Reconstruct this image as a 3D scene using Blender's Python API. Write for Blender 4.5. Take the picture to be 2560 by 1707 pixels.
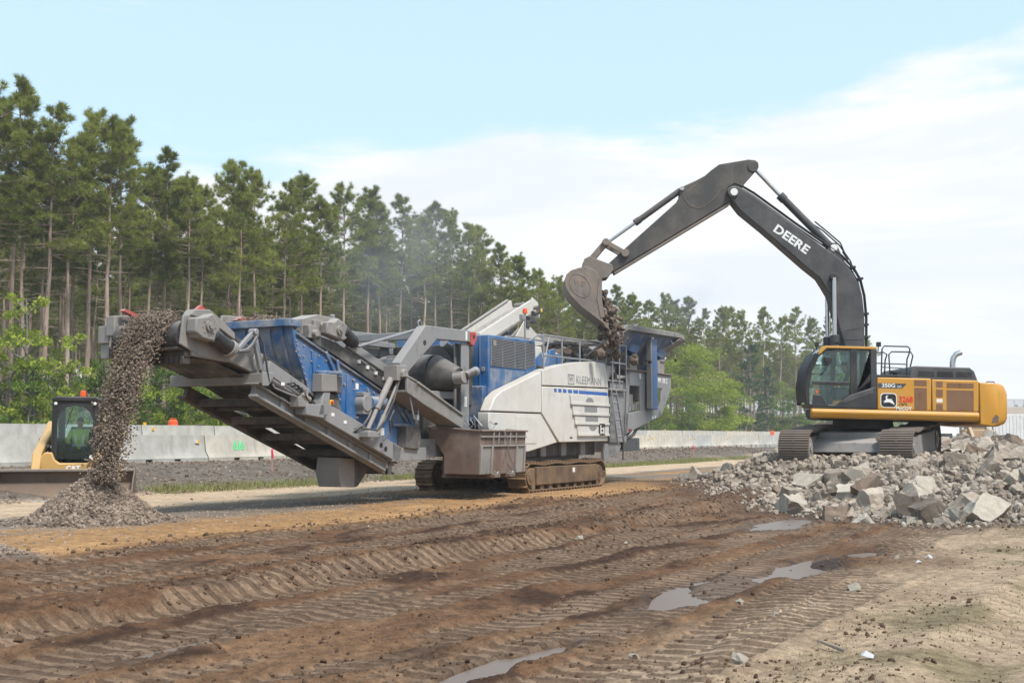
import bpy, bmesh, math, random
import numpy as np
from mathutils import Vector, Matrix, noise as mnoise
R = math.radians
S = bpy.context.scene
for o in list(bpy.data.objects): bpy.data.objects.remove(o)

# ------------------------------------------------------------------ camera
EYE = 1.4
cam = bpy.data.cameras.new('camera'); camo = bpy.data.objects.new('camera', cam); S.collection.objects.link(camo)
cam.sensor_width = 36; cam.lens = 36*2900/2560; cam.clip_end = 6000; cam.clip_start = .05
camo.location = (0, 0, EYE); camo.rotation_euler = (R(90+4.62), 0, 0)
S.camera = camo

# ------------------------------------------------------------------ sky and sun
SUN_EL, SUN_AZ = 56, 143          # azimuth measured clockwise from +Y: high, behind the camera and to its right
W = bpy.data.worlds.new('World'); S.world = W; W.use_nodes = True
nt = W.node_tree; nt.nodes.clear()
def N(t, typ, **kw):
    n = t.nodes.new(typ)
    for k, v in kw.items():
        if k[0] == '_': setattr(n, k[1:], v)
        else: n.inputs[k.replace('_', ' ')].default_value = v
    return n
out = N(nt, 'ShaderNodeOutputWorld'); bg = N(nt, 'ShaderNodeBackground', Strength=.13)
sky = N(nt, 'ShaderNodeTexSky', _sky_type='NISHITA', _sun_disc=False, _sun_elevation=R(SUN_EL), _sun_rotation=R(SUN_AZ),
        _air_density=1.0, _dust_density=2.2, _ozone_density=1.5, _altitude=200)
tc = N(nt, 'ShaderNodeTexCoord'); sep = N(nt, 'ShaderNodeSeparateXYZ')
nt.links.new(tc.outputs['Generated'], sep.inputs[0])
mp = N(nt, 'ShaderNodeMapping'); mp.inputs['Scale'].default_value = (1, 1, 3.2)
nt.links.new(tc.outputs['Generated'], mp.inputs[0])
n1 = N(nt, 'ShaderNodeTexNoise', Scale=2.2, Detail=9.0, Roughness=.58, Distortion=.25)
nt.links.new(mp.outputs[0], n1.inputs['Vector'])
mp2 = N(nt, 'ShaderNodeMapping'); mp2.inputs['Scale'].default_value = (1, 1, 5.5); mp2.inputs['Location'].default_value = (3.1, 1.7, .4)
nt.links.new(tc.outputs['Generated'], mp2.inputs[0])
n2 = N(nt, 'ShaderNodeTexNoise', Scale=3.4, Detail=8.0, Roughness=.6, Distortion=.5)
nt.links.new(mp2.outputs[0], n2.inputs['Vector'])
def MA(t, op, a, b=None, c=None, clamp=False):
    m = t.nodes.new('ShaderNodeMath'); m.operation = op; m.use_clamp = clamp
    for i, x in enumerate((a, b, c)):
        if x is None: continue
        if isinstance(x, (int, float)): m.inputs[i].default_value = x
        else: t.links.new(x, m.inputs[i])
    return m.outputs[0]
# a bank of cloud lying along the horizon: cover falls off with elevation, its edge broken by noise
cov = MA(nt, 'ADD', MA(nt, 'MULTIPLY', MA(nt, 'SUBTRACT', n1.outputs[0], .5), .42), MA(nt, 'SUBTRACT', .235, sep.outputs['Z']))
cov = MA(nt, 'ADD', cov, MA(nt, 'MULTIPLY', sep.outputs['X'], .13))
mask = N(nt, 'ShaderNodeMapRange', _interpolation_type='SMOOTHSTEP'); nt.links.new(cov, mask.inputs['Value'])
mask.inputs['From Min'].default_value = .0; mask.inputs['From Max'].default_value = .05
wisp = N(nt, 'ShaderNodeMapRange', _interpolation_type='SMOOTHSTEP'); nt.links.new(n2.outputs[0], wisp.inputs['Value'])
wisp.inputs['From Min'].default_value = .60; wisp.inputs['From Max'].default_value = .8; wisp.inputs['To Max'].default_value = .55
mk = MA(nt, 'MAXIMUM', mask.outputs[0], wisp.outputs[0])
ccol = N(nt, 'ShaderNodeMix', _data_type='RGBA'); cr_ = N(nt, 'ShaderNodeMapRange', _interpolation_type='SMOOTHSTEP'); nt.links.new(n2.outputs[0], cr_.inputs['Value']); cr_.inputs['From Min'].default_value = .38; cr_.inputs['From Max'].default_value = .62; nt.links.new(cr_.outputs[0], ccol.inputs['Factor'])
ccol.inputs['A'].default_value = (5.1, 5.45, 5.95, 1); ccol.inputs['B'].default_value = (5.95, 6.0, 6.1, 1)
mx = N(nt, 'ShaderNodeMix', _data_type='RGBA'); nt.links.new(mk, mx.inputs['Factor'])
veil = N(nt, 'ShaderNodeMix', _data_type='RGBA', Factor=.62); veil.inputs['B'].default_value = (4.75, 6.55, 8.0, 1)
nt.links.new(sky.outputs[0], veil.inputs['A'])
nt.links.new(veil.outputs['Result'], mx.inputs['A']); nt.links.new(ccol.outputs['Result'], mx.inputs['B'])
nt.links.new(mx.outputs['Result'], bg.inputs[0]); nt.links.new(bg.outputs[0], out.inputs[0])

sl = bpy.data.lights.new('sun', 'SUN'); so = bpy.data.objects.new('sun', sl); S.collection.objects.link(so)
sl.energy = 3.5; sl.angle = R(11); sl.color = (1, .95, .88)
sd = Vector((math.sin(R(SUN_AZ))*math.cos(R(SUN_EL)), math.cos(R(SUN_AZ))*math.cos(R(SUN_EL)), math.sin(R(SUN_EL))))
so.rotation_euler = sd.to_track_quat('Z', 'Y').to_euler()
so.location = sd*200
vs = S.view_settings; vs.view_transform = 'Standard'; vs.look = 'None'; vs.gamma = 1; vs.use_curve_mapping = False; vs.exposure = 0.45
S.render.engine = 'CYCLES'
cy = S.cycles; cy.use_denoising = True; cy.max_bounces = 6; cy.diffuse_bounces = 3; cy.glossy_bounces = 3
cy.transmission_bounces = 6; cy.transparent_max_bounces = 8; cy.volume_bounces = 1; cy.volume_step_rate = 1.0
cy.sample_clamp_indirect = 6

# ------------------------------------------------------------------ helpers
U = (.473, .881); V = (.881, -.473)     # along the road / across it, towards the camera side
ROADROT = math.atan2(U[1], U[0])
def ab2w(a, b, z=0): return Vector((a*U[0]+b*V[0], a*U[1]+b*V[1], z))
def tag(o, label=None, cat=None, group=None, kind=None):
    if label: o['label'] = label
    if cat: o['category'] = cat
    if group: o['group'] = group
    if kind: o['kind'] = kind
    return o
def link(o, parent=None):
    S.collection.objects.link(o)
    if parent: o.parent = parent
    return o
def empty(name, loc=(0, 0, 0), rz=0):
    o = bpy.data.objects.new(name, None); S.collection.objects.link(o); o.empty_display_size = .2
    o.location = loc; o.rotation_euler = (0, 0, rz); return o
def copy_tree(o, parent=None):
    c = o.copy(); S.collection.objects.link(c); c.parent = parent
    for ch in list(o.children): copy_tree(ch, c)
    return c
def np_mesh(name, v, tri=None, quad=None, smooth=False, midx=None):
    """mesh from numpy arrays"""
    me = bpy.data.meshes.new(name); v = np.asarray(v, dtype=np.float32)
    nt_ = 0 if tri is None else len(tri); nq = 0 if quad is None else len(quad)
    loops = np.concatenate([np.asarray(x, dtype=np.int32).ravel() for x in (tri, quad) if x is not None and len(x)])
    tot = np.concatenate([np.full(nt_, 3, np.int32), np.full(nq, 4, np.int32)])
    st = np.concatenate([[0], np.cumsum(tot)[:-1]]).astype(np.int32)
    me.vertices.add(len(v)); me.vertices.foreach_set('co', v.ravel())
    me.loops.add(len(loops)); me.loops.foreach_set('vertex_index', loops)
    me.polygons.add(len(tot)); me.polygons.foreach_set('loop_start', st); me.polygons.foreach_set('loop_total', tot)
    if midx is not None: me.polygons.foreach_set('material_index', np.asarray(midx, np.int32))
    me.polygons.foreach_set('use_smooth', np.full(len(tot), bool(smooth)))
    me.update(calc_edges=True); return me

class MB:
    """collects simple shapes into one mesh"""
    def __init__(s, flip=False): s.v = []; s.f = []; s.flip = flip      # flip: second coordinate given as b (=-local y)
    def add(s, v, f):
        o = len(s.v)
        s.v += [tuple(p) for p in v]; s.f += [tuple(o+i for i in q) for q in f]; return s
    def box(s, x0, x1, y0, y1, z0, z1):
        v = [(x, y, z) for z in (z0, z1) for y in (y0, y1) for x in (x0, x1)]
        return s.add(v, [(0, 2, 3, 1), (4, 5, 7, 6), (0, 1, 5, 4), (2, 6, 7, 3), (0, 4, 6, 2), (1, 3, 7, 5)])
    def beam(s, p, q, w, h, up=(0, 0, 1), w2=None, h2=None):
        """box section from p to q, w across, h in the up direction"""
        p, q = Vector(p), Vector(q); d = (q-p).normalized(); upv = Vector(up)
        sd_ = d.cross(upv)
        if sd_.length < 1e-4: sd_ = d.cross(Vector((0, 1, 0)))
        sd_.normalize(); u = sd_.cross(d).normalized(); w2 = w2 or w; h2 = h2 or h
        v = []
        for c, ww, hh in ((p, w, h), (q, w2, h2)):
            for a, b in ((-1, -1), (1, -1), (1, 1), (-1, 1)): v.append(c+sd_*a*ww/2+u*b*hh/2)
        return s.add(v, [(3, 2, 1, 0), (4, 5, 6, 7), (0, 1, 5, 4), (1, 2, 6, 5), (2, 3, 7, 6), (3, 0, 4, 7)])
    def cyl(s, p, q, r, r2=None, n=16, caps=True):
        p, q = Vector(p), Vector(q); d = (q-p).normalized(); r2 = r if r2 is None else r2
        a = d.orthogonal().normalized(); b = d.cross(a); v = []
        for c, rr in ((p, r), (q, r2)):
            for i in range(n):
                t = 2*math.pi*i/n; v.append(c+(a*math.cos(t)+b*math.sin(t))*rr)
        f = [(i, (i+1) % n, n+(i+1) % n, n+i) for i in range(n)]
        if caps: f += [tuple(range(n-1, -1, -1)), tuple(range(n, 2*n))]
        return s.add(v, f)
    def tube(s, pts, r, n=8, caps=True):
        pts = [Vector(p) for p in pts]; m = len(pts); v = []; prev = None
        for k, c in enumerate(pts):
            d = (pts[min(k+1, m-1)]-pts[max(k-1, 0)]).normalized()
            a = d.orthogonal().normalized() if prev is None else (prev-d*prev.dot(d)).normalized()
            prev = a; b = d.cross(a); rr = r[k] if hasattr(r, '__len__') else r
            for i in range(n):
                t = 2*math.pi*i/n; v.append(c+(a*math.cos(t)+b*math.sin(t))*rr)
        f = [(k*n+i, k*n+(i+1) % n, (k+1)*n+(i+1) % n, (k+1)*n+i) for k in range(m-1) for i in range(n)]
        if caps: f += [tuple(range(n-1, -1, -1)), tuple(range((m-1)*n, m*n))]
        return s.add(v, f)
    def prism(s, poly, y0, y1, axis='y', scale2=None):
        """polygon in (x,z) extruded in y (axis 'y'), in (y,z) along x (axis 'x') or in (x,y) along z (axis 'z')"""
        def P(p, t): return {'y': (p[0], t, p[1]), 'x': (t, p[0], p[1]), 'z': (p[0], p[1], t)}[axis]
        n = len(poly); v = [P(p, y0) for p in poly]+[P(p, y1) for p in (scale2 or poly)]
        f = [(i, (i+1) % n, n+(i+1) % n, n+i) for i in range(n)]+[tuple(range(n-1, -1, -1)), tuple(range(n, 2*n))]
        return s.add(v, f)
    def sphere(s, c, r, n=12, m=8, sc=(1, 1, 1)):
        v = []; c = Vector(c)
        for j in range(m+1):
            ph = math.pi*j/m
            for i in range(n):
                t = 2*math.pi*i/n
                v.append((c.x+r*sc[0]*math.sin(ph)*math.cos(t), c.y+r*sc[1]*math.sin(ph)*math.sin(t), c.z+r*sc[2]*math.cos(ph)))
        return s.add(v, [(j*n+i, (j+1)*n+i, (j+1)*n+(i+1) % n, j*n+(i+1) % n) for j in range(m) for i in range(n)])
    def quad(s, *p): return s.add(p, [tuple(range(len(p)))])
    def lathe(s, c, prof, n=16, axis='z'):
        c = Vector(c); v = []
        for r, h in prof:
            for i in range(n):
                t = 2*math.pi*i/n; x, y = r*math.cos(t), r*math.sin(t)
                v.append(c+Vector({'z': (x, y, h), 'y': (x, h, y), 'x': (h, x, y)}[axis]))
        m = len(prof)
        return s.add(v, [(k*n+i, k*n+(i+1) % n, (k+1)*n+(i+1) % n, (k+1)*n+i) for k in range(m-1) for i in range(n)]+[tuple(range(n-1, -1, -1)), tuple(range((m-1)*n, m*n))])
    def mesh(s, name, mat=None, smooth=None):
        me = bpy.data.meshes.new(name)
        v = [(p[0], -p[1], p[2]) for p in s.v] if s.flip else s.v
        me.from_pydata(v, [], s.f)
        bm = bmesh.new(); bm.from_mesh(me)
        bmesh.ops.remove_doubles(bm, verts=bm.verts, dist=1e-5)
        bmesh.ops.recalc_face_normals(bm, faces=bm.faces); bm.to_mesh(me); bm.free()
        if mat: me.materials.append(mat)
        if smooth is not None:
            me.polygons.foreach_set('use_smooth', [True]*len(me.polygons))
            me.set_sharp_from_angle(angle=R(smooth))
        me.update(); return me
    def build(s, name, mat, parent=None, bevel=0, smooth=35, loc=None):
        o = bpy.data.objects.new(name, s.mesh(name, mat, smooth)); link(o, parent)
        if loc is not None: o.location = loc
        if bevel:
            m = o.modifiers.new('bevel', 'BEVEL'); m.width = bevel; m.segments = 2; m.limit_method = 'ANGLE'; m.angle_limit = R(40)
            m.harden_normals = False
        return o

# value noise on arrays, for the ground heights
_rng = np.random.RandomState(7); _tab = _rng.rand(256, 256).astype(np.float32)
def vnoise(x, y):
    xi = np.floor(x).astype(int); yi = np.floor(y).astype(int); fx = x-xi; fy = y-yi
    fx = fx*fx*(3-2*fx); fy = fy*fy*(3-2*fy); g = lambda i, j: _tab[(xi+i) & 255, (yi+j) & 255]
    return (g(0, 0)*(1-fx)+g(1, 0)*fx)*(1-fy)+(g(0, 1)*(1-fx)+g(1, 1)*fx)*fy
def fbm(x, y, o=4, g=.5):
    s = 0; a = 1; t = 0
    for k in range(o): s = s+a*vnoise(x*2**k+17.3*k, y*2**k-9.1*k); t += a; a *= g
    return s/t-.5
def sstep(a, b, x): t = np.clip((x-a)/(b-a), 0, 1); return t*t*(3-2*t)

# ------------------------------------------------------------------ materials
def lin(r, g, b): return tuple(((c/255+.055)/1.055)**2.4 if c > 10 else c/255/12.92 for c in (r, g, b))+(1,)
def newmat(name):
    m = bpy.data.materials.new(name); m.use_nodes = True; t = m.node_tree
    return m, t, t.nodes['Principled BSDF']
def noise_node(t, scale, detail=4, rough=.55, coord='Object', stretch=None):
    c = t.nodes.new('ShaderNodeTexCoord'); src = c.outputs[coord]
    if stretch:
        mpn = t.nodes.new('ShaderNodeMapping'); mpn.inputs['Scale'].default_value = stretch
        t.links.new(src, mpn.inputs[0]); src = mpn.outputs[0]
    n = N(t, 'ShaderNodeTexNoise', Scale=scale, Detail=detail, Roughness=rough); t.links.new(src, n.inputs['Vector']); return n
def ramp(t, src, a, b, lo=0., hi=1.):
    r = N(t, 'ShaderNodeMapRange', _interpolation_type='SMOOTHSTEP'); t.links.new(src, r.inputs['Value'])
    r.inputs['From Min'].default_value = a; r.inputs['From Max'].default_value = b
    r.inputs['To Min'].default_value = lo; r.inputs['To Max'].default_value = hi; return r.outputs[0]
def mixc(t, fac, a, b, blend='MIX'):
    m = N(t, 'ShaderNodeMix', _data_type='RGBA', _blend_type=blend)
    for k, x in (('Factor', fac), ('A', a), ('B', b)):
        if isinstance(x, (int, float, tuple)): m.inputs[k].default_value = x
        else: t.links.new(x, m.inputs[k])
    return m.outputs['Result']
DUST = (.31, .285, .26, 1)
def paint(name, col, rough=.45, dust=.35, metal=0., dustcol=DUST, scale=1.6, rust=0., bump=.0, spec=.4, vary=.12, grime=.45):
    """machine paint under site dust: dust lies on upward faces and in noise patches, streaks run down the sides"""
    m, t, b = newmat(name)
    n = noise_node(t, scale, 6, .62); n2 = noise_node(t, scale*5, 4, .6); st = noise_node(t, 5, 4, .6, stretch=(1, 1, .12))
    geo = t.nodes.new('ShaderNodeNewGeometry'); sp = t.nodes.new('ShaderNodeSeparateXYZ'); t.links.new(geo.outputs['Normal'], sp.inputs[0])
    up = ramp(t, sp.outputs['Z'], .25, .95, 0, .75)
    base = mixc(t, ramp(t, n2.outputs[0], .3, .75, 0, vary), col, (col[0]*.45, col[1]*.45, col[2]*.45, 1))
    if rust:
        rc = mixc(t, n2.outputs[0], (.10, .035, .015, 1), (.22, .09, .04, 1))
        base = mixc(t, MA(t, 'MULTIPLY', ramp(t, n.outputs[0], .62-.3*rust, .78-.2*rust), min(1, rust*1.4)), base, rc)
    d = MA(t, 'ADD', MA(t, 'MULTIPLY', ramp(t, n.outputs[0], .35, .72), dust), MA(t, 'MULTIPLY', up, min(1, dust*2)))
    d = MA(t, 'ADD', d, MA(t, 'MULTIPLY', ramp(t, st.outputs[0], .5, .8), dust*.5))
    d = MA(t, 'MULTIPLY', d, ramp(t, n2.outputs[0], .15, .6, .55, 1.0), clamp=True)
    gr = noise_node(t, scale*2.3, 6, .7, stretch=(1, 1, .5)); base = mixc(t, MA(t, 'MULTIPLY', ramp(t, gr.outputs[0], .54, .72), grime), base, (.022, .019, .017, 1))
    t.links.new(mixc(t, d, base, dustcol), b.inputs['Base Color'])
    t.links.new(MA(t, 'ADD', MA(t, 'MULTIPLY', d, .9-rough), rough, clamp=True), b.inputs['Roughness'])
    b.inputs['Metallic'].default_value = metal; b.inputs['Specular IOR Level'].default_value = spec
    if bump:
        bn = N(t, 'ShaderNodeBump', Strength=bump, Distance=.02); t.links.new(n2.outputs[0], bn.inputs['Height']); t.links.new(bn.outputs[0], b.inputs['Normal'])
    return m
def plain(name, col, rough=.6, metal=0., emis=0, spec=.4):
    m, t, b = newmat(name); n = noise_node(t, 6, 4)
    t.links.new(mixc(t, ramp(t, n.outputs[0], .3, .75, 0, .25), col, tuple(c*.6 for c in col[:3])+(1,)), b.inputs['Base Color'])
    b.inputs['Roughness'].default_value = rough; b.inputs['Metallic'].default_value = metal; b.inputs['Specular IOR Level'].default_value = spec
    return m
M = {}
M['steel'] = paint('grey_steel', (.215, .217, .22, 1), .5, .35, rust=.12, grime=.6)
M['steel_d'] = paint('dark_steel', (.03, .03, .031, 1), .55, .42)
M['steel_b'] = paint('dusty_steel', (.20, .19, .178, 1), .6, .65, rust=.22, grime=.65)
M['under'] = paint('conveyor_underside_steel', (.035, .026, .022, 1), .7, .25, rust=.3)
M['blue'] = paint('blue_paint', (.012, .10, .28, 1), .40, .48, dustcol=(.25, .26, .27, 1))
M['blue_l'] = paint('worn_blue_paint', (.04, .11, .24, 1), .45, 1.0, dustcol=(.29, .28, .27, 1), scale=2.5, rust=.12)
M['white'] = paint('white_cover_paint', (.57, .555, .51, 1), .42, .32, dustcol=(.40, .35, .29, 1), vary=.06, grime=.2)
M['rubber'] = paint('black_rubber', (.012, .012, .013, 1), .75, .3)
M['belt'] = paint('conveyor_belt', (.02, .019, .018, 1), .8, .5)
M['black'] = paint('black_plastic', (.012, .012, .013, 1), .5, .12)
M['rust'] = paint('rusted_plate', (.13, .085, .066, 1), .75, .45, rust=.4, bump=.25)
M['chrome'] = plain('chrome_rod', (.55, .54, .52, 1), .28, 1.)
M['mud'] = paint('track_shoe_mud', (.09, .06, .04, 1), .8, .7, dustcol=(.24, .155, .085, 1))
M['trackgrey'] = paint('worn_track_steel', (.16, .13, .11, 1), .55, .75, metal=.3, dustcol=(.25, .20, .16, 1))
M['red'] = paint('red_paint', (.42, .04, .03, 1), .5, .3)
M['orange'] = plain('orange_plastic', (.75, .10, .02, 1), .4)
M['text_w'] = plain('white_lettering', (.72, .72, .70, 1), .5)
M['text_g'] = plain('grey_lettering', (.22, .22, .22, 1), .5)
M['text_k'] = plain('black_lettering', (.015, .015, .015, 1), .5)
M['text_r'] = plain('red_lettering', (.62, .025, .02, 1), .5)
M['stripe'] = plain('blue_stripe', (.02, .10, .36, 1), .4)
M['label'] = plain('white_sticker', (.7, .69, .66, 1), .5)
M['galv'] = paint('galvanised_rail', (.30, .31, .33, 1), .45, .3, metal=.5)
def text_mesh(name, body, size, mat, parent, mtx, bold=0., extrude=.004, shear=0., spacing=1., sx=1.):
    """flat lettering turned into a mesh; mtx places its centre"""
    cu = bpy.data.curves.new(name, 'FONT'); cu.body = body; cu.size = size; cu.align_x = 'CENTER'; cu.align_y = 'CENTER'
    cu.extrude = extrude; cu.offset = bold; cu.shear = shear; cu.space_character = spacing; cu.resolution_u = 3
    to = bpy.data.objects.new('t', cu); S.collection.objects.link(to)
    bpy.context.view_layer.update()
    me = bpy.data.meshes.new_from_object(to.evaluated_get(bpy.context.evaluated_depsgraph_get()))
    bpy.data.objects.remove(to); bpy.data.curves.remove(cu)
    me.name = name; me.materials.clear(); me.materials.append(mat)
    me.transform(mtx @ Matrix.Diagonal((sx, 1, 1, 1)))
    o = bpy.data.objects.new(name, me); link(o, parent); return o
# ------------------------------------------------------------------ ground heights
HEAP = np.array([(5.6, 36), (5.35, 30), (5.3, 26.4), (6.0, 22.4), (7.3, 19.2), (9.6, 17.6), (14, 16.5), (24, 18), (60, 60), (48, 85), (26, 72)], float)
def heap_dist(X, Y):
    ins = np.zeros(X.shape, bool); dm = np.full(X.shape, 1e9); n = len(HEAP)
    for i in range(n):
        (x0, y0), (x1, y1) = HEAP[i], HEAP[(i+1) % n]
        c = ((y0 > Y) != (y1 > Y)) & (X < (x1-x0)*(Y-y0)/(y1-y0+1e-9)+x0); ins ^= c
        t = np.clip(((X-x0)*(x1-x0)+(Y-y0)*(y1-y0))/((x1-x0)**2+(y1-y0)**2), 0, 1)
        dm = np.minimum(dm, np.hypot(X-x0-t*(x1-x0), Y-y0-t*(y1-y0)))
    return np.where(ins, dm, -dm)
# crawler tread bands: centre b, half width, angle to the road, start and end a, strength
BANDS = []
_r = random.Random(5)
for b0 in [-2.5-.62*i for i in range(9)]+[-8.55-.6*i for i in range(5)]:
    for k in range(3):
        BANDS.append((b0+_r.uniform(-.2, .2), .29, R(_r.uniform(-4, 4)), _r.uniform(-2, 4)+k*8, _r.uniform(7, 13)+k*11, _r.uniform(.8, 1.2), _r.uniform(0, 1)))
PUD = []     # x, y, length along road, width, level
def pud(px, py, L, Wd, lev): PUD.append((px, py, L, Wd, lev))
PUDS = [(2.0, 11.7, 2.5, .75), (3.3, 13.3, 2.3, .6), (4.35, 14.6, 1.0, .4), (4.7, 20.4, 3.6, .8), (.15, 8.05, 1.2, .3), (-.25, 7.45, 1.4, .38), (-2.4, 8.9, 1.3, .22), (-7.95, 18.4, 2.0, .3)]
def bandfield(a, b):
    hgt = np.zeros(a.shape); cov = np.zeros(a.shape); rid = np.zeros(a.shape); qq = a/.205
    for (b0, hw, an, a0, a1, st, ph) in BANDS:
        bb = b-b0-(a-(a0+a1)/2)*math.tan(an); w = sstep(hw, hw-.07, np.abs(bb))*sstep(a0, a0+1.2, a)*sstep(a1, a1-1.2, a)
        q_ = a/.205+ph+.2*np.sin(a*.9+b0); p = q_ % 1.0
        prof = sstep(.24, .38, p)*sstep(.76, .62, p)*(.7+.5*(vnoise(a*2.3+b0, b*5)))
        g = w*st*(.022*prof-.03)+.012*np.exp(-((np.abs(bb)-hw-.03)/.05)**2)*sstep(a0, a0+1, a)*sstep(a1, a1-1, a)
        hgt = np.where(w > cov, g, np.where(w > 0, np.maximum(hgt, g)*.5+hgt*.5, hgt+g*(1-cov))); rid = np.where(w > cov*.9, w*prof, rid); qq = np.where(w > cov, q_, qq); cov = np.maximum(cov, w)
    return hgt, cov, rid, qq
def ground_h(X, Y, fine=True, full=False):
    X = np.asarray(X, float); Y = np.asarray(Y, float)
    a = X*U[0]+Y*U[1]; b = X*V[0]+Y*V[1]
    bn = b+.55*fbm(a*.16, b*.16+3, 3)*2
    z = .585*sstep(-20.4, -24.6, bn)+.36*sstep(-27, -32, b)-.6*sstep(-36, -46, b)
    step_b = -7.75+.5*fbm(a*.22+4, a*0+1.3, 3)*2
    z = z-.13*sstep(step_b-.12, step_b+.2, b)*sstep(-1.0, -5.0, b)-.05*sstep(-2.0, -3.2, b)*sstep(-9, -7, b)*0
    # loose windrow along the cut edge, broken into stretches
    br = sstep(-.08, .14, fbm(a*.17+8.1, b*0+2.2, 3))
    z = z+(.15*br+.03)*np.exp(-((b-step_b+.32)/.34)**2)
    br2 = sstep(-.02, .2, fbm(a*.3+1.4, b*0+7.7, 3)); z = z+.13*br2*np.exp(-((b+11.0+.5*fbm(a*.2, a*0+5, 2))/.35)**2)
    z = z+.035*sstep(.0, .22, fbm(a*.55+9, b*1.3+2, 4))*sstep(-11.6, -10.8, b)*sstep(-1.6, -2.4, b)
    site = sstep(-13.5, -11, b)
    z = z+fbm(a*.09, b*.09, 3)*.06*sstep(-20, -17, b)*sstep(60, 30, Y)+fbm(a*.8, b*1.4, 4)*(.025+.022*site*sstep(-1.2, -2.4, b))
    # wheel ruts in the sandy verge
    for rb, w in ((-.75, .28), (.55, .3), (2.4, .3), (3.6, .3)):
        q = b-rb-.25*fbm(a*.12+rb, a*0, 2)-.03*(a-8); z = z-.05*np.exp(-(q/w)**2)+.03*np.exp(-((np.abs(q)-w*1.7)/.14)**2)
    cov = np.zeros(X.shape); rid = cov; qq = a
    if fine:
        bh, cov, rid, qq = bandfield(a, b)
        keep = sstep(-.20, -.08, fbm(a*.45+2, b*.9, 4)-.25*br*np.exp(-((b-step_b+.2)/.5)**2))
        z = z+bh*keep; cov = cov*keep; rid = rid*keep
        if True:
            rough = (1-.92*cov)*site*sstep(-1.0, -2.2, b)
            z = z+fbm(a*2.4, b*3.4, 5, .72)*.075*rough+fbm(a*9, b*9, 3, .7)*.04*(.12+rough)
        z = z+fbm(a*5, b*5, 3)*.018*sstep(-19.5, -21.5, b)
    pw = np.zeros(X.shape)
    for (x0, y0, L, Wd, lev) in PUD:
        da = (X-x0)*U[0]+(Y-y0)*U[1]; db = (X-x0)*V[0]+(Y-y0)*V[1]
        q = np.sqrt((da/L*2)**2+(db/Wd*2)**2)+1.1*fbm(a*1.3+x0, b*2.0+y0, 4)
        w2 = sstep(1.0, 1.15, q)*sstep(3.0, 2.0, q); z = z*(1-w2)+w2*np.maximum(z, lev+.006+.02*np.clip(q-1.15, 0, 1))
        w = sstep(1.15, .8, q); z = z*(1-w)+w*(lev-.022+.25*(z-lev)*sstep(.15, .5, fbm(a*1.7, b*3.0, 2)+.2)); pw = np.maximum(pw, sstep(1.5, .95, q))
    hd = heap_dist(X, Y)+.8*fbm(X*.35, Y*.35, 3)*2
    hp = sstep(-.4, 4.2, hd)
    z = z+hp*(.80+.22*sstep(38, 55, Y)+.18*fbm(X*.3, Y*.3, 4)+.32*fbm(X*1.2, Y*1.2, 3)*sstep(0, 2, hd))
    fl = sstep(4.2, 2.6, np.hypot(X-9.65, Y-32)); z = z*(1-fl)+fl*(.85+.3*(z-.8))
    dx, dy = X+6.75, Y-18.95; rr = np.hypot(dx, dy)
    pile = np.maximum(0, .80*(1-rr/1.06))+.04*np.exp(-(rr/1.6)**2)
    pile = np.where(rr < .3, pile-.12*(1-rr/.3)**2, pile)
    z = z+pile
    r2 = np.hypot(X+6.25, (Y-13.3)); z = z+np.maximum(0, .32*(1-r2/.75))
    if full: return z, a, b, cov, pw, hd, rr, r2, qq
    return z
def gz(x, y): return float(ground_h(np.array([x]), np.array([y]))[0])

for (x0, y0, L, Wd) in PUDS:            # water stands just below the lowest part of its rim
    an = np.linspace(0, 6.283, 60); ca, cb = L/2*1.08*np.cos(an), Wd/2*1.08*np.sin(an)
    zr = ground_h(x0+ca*U[0]+cb*V[0], y0+ca*U[1]+cb*V[1]); PUD.append((x0, y0, L, Wd, float(np.percentile(zr, 10))-.012))
# ------------------------------------------------------------------ ground sheet
rows = np.concatenate([np.geomspace(3.4, 62, 860), np.geomspace(63.5, 2500, 40)]); th = np.tan(np.radians(np.linspace(-36, 36, 560)))
YY, TT = np.meshgrid(rows, th, indexing='ij'); XX = YY*TT
zz, ga, gb, gcov, gpw, ghd, grr, gr2, gqq = ground_h(XX, YY, True, True)
fade = sstep(140, 70, YY); zz = zz*fade+(1-fade)*np.where(gb < -30, .35, .0)
nr, nc = XX.shape
idx = np.arange(nr*nc).reshape(nr, nc); quad = np.stack([idx[:-1, :-1], idx[:-1, 1:], idx[1:, 1:], idx[1:, :-1]], -1).reshape(-1, 4)
gme = np_mesh('ground', np.stack([XX, YY, zz], -1).reshape(-1, 3), quad=quad, smooth=True)
def col(*c): return np.array(c, float)
def mixa(A, B, w): return A*(1-w[..., None])+B*w[..., None]
nz1 = fbm(ga*.35, gb*.7, 4); nz2 = fbm(ga*1.3, gb*2.2, 4); nz3 = fbm(ga*.12+5, gb*.3, 3); bw = gb+.9*fbm(ga*.25, gb*.5+9, 4)*2
C = np.ones(XX.shape+(3,))*col(.128, .071, .041)                      # loose brown dirt
C = mixa(C, col(.18, .108, .063)*np.ones_like(C), sstep(-.02, .25, nz1))
C = mixa(C, col(.055, .031, .020)*np.ones_like(C), sstep(.0, .22, nz2+.5*nz3))
C = mixa(C, col(.225, .155, .106)*np.ones_like(C), gcov*.85)
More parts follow.
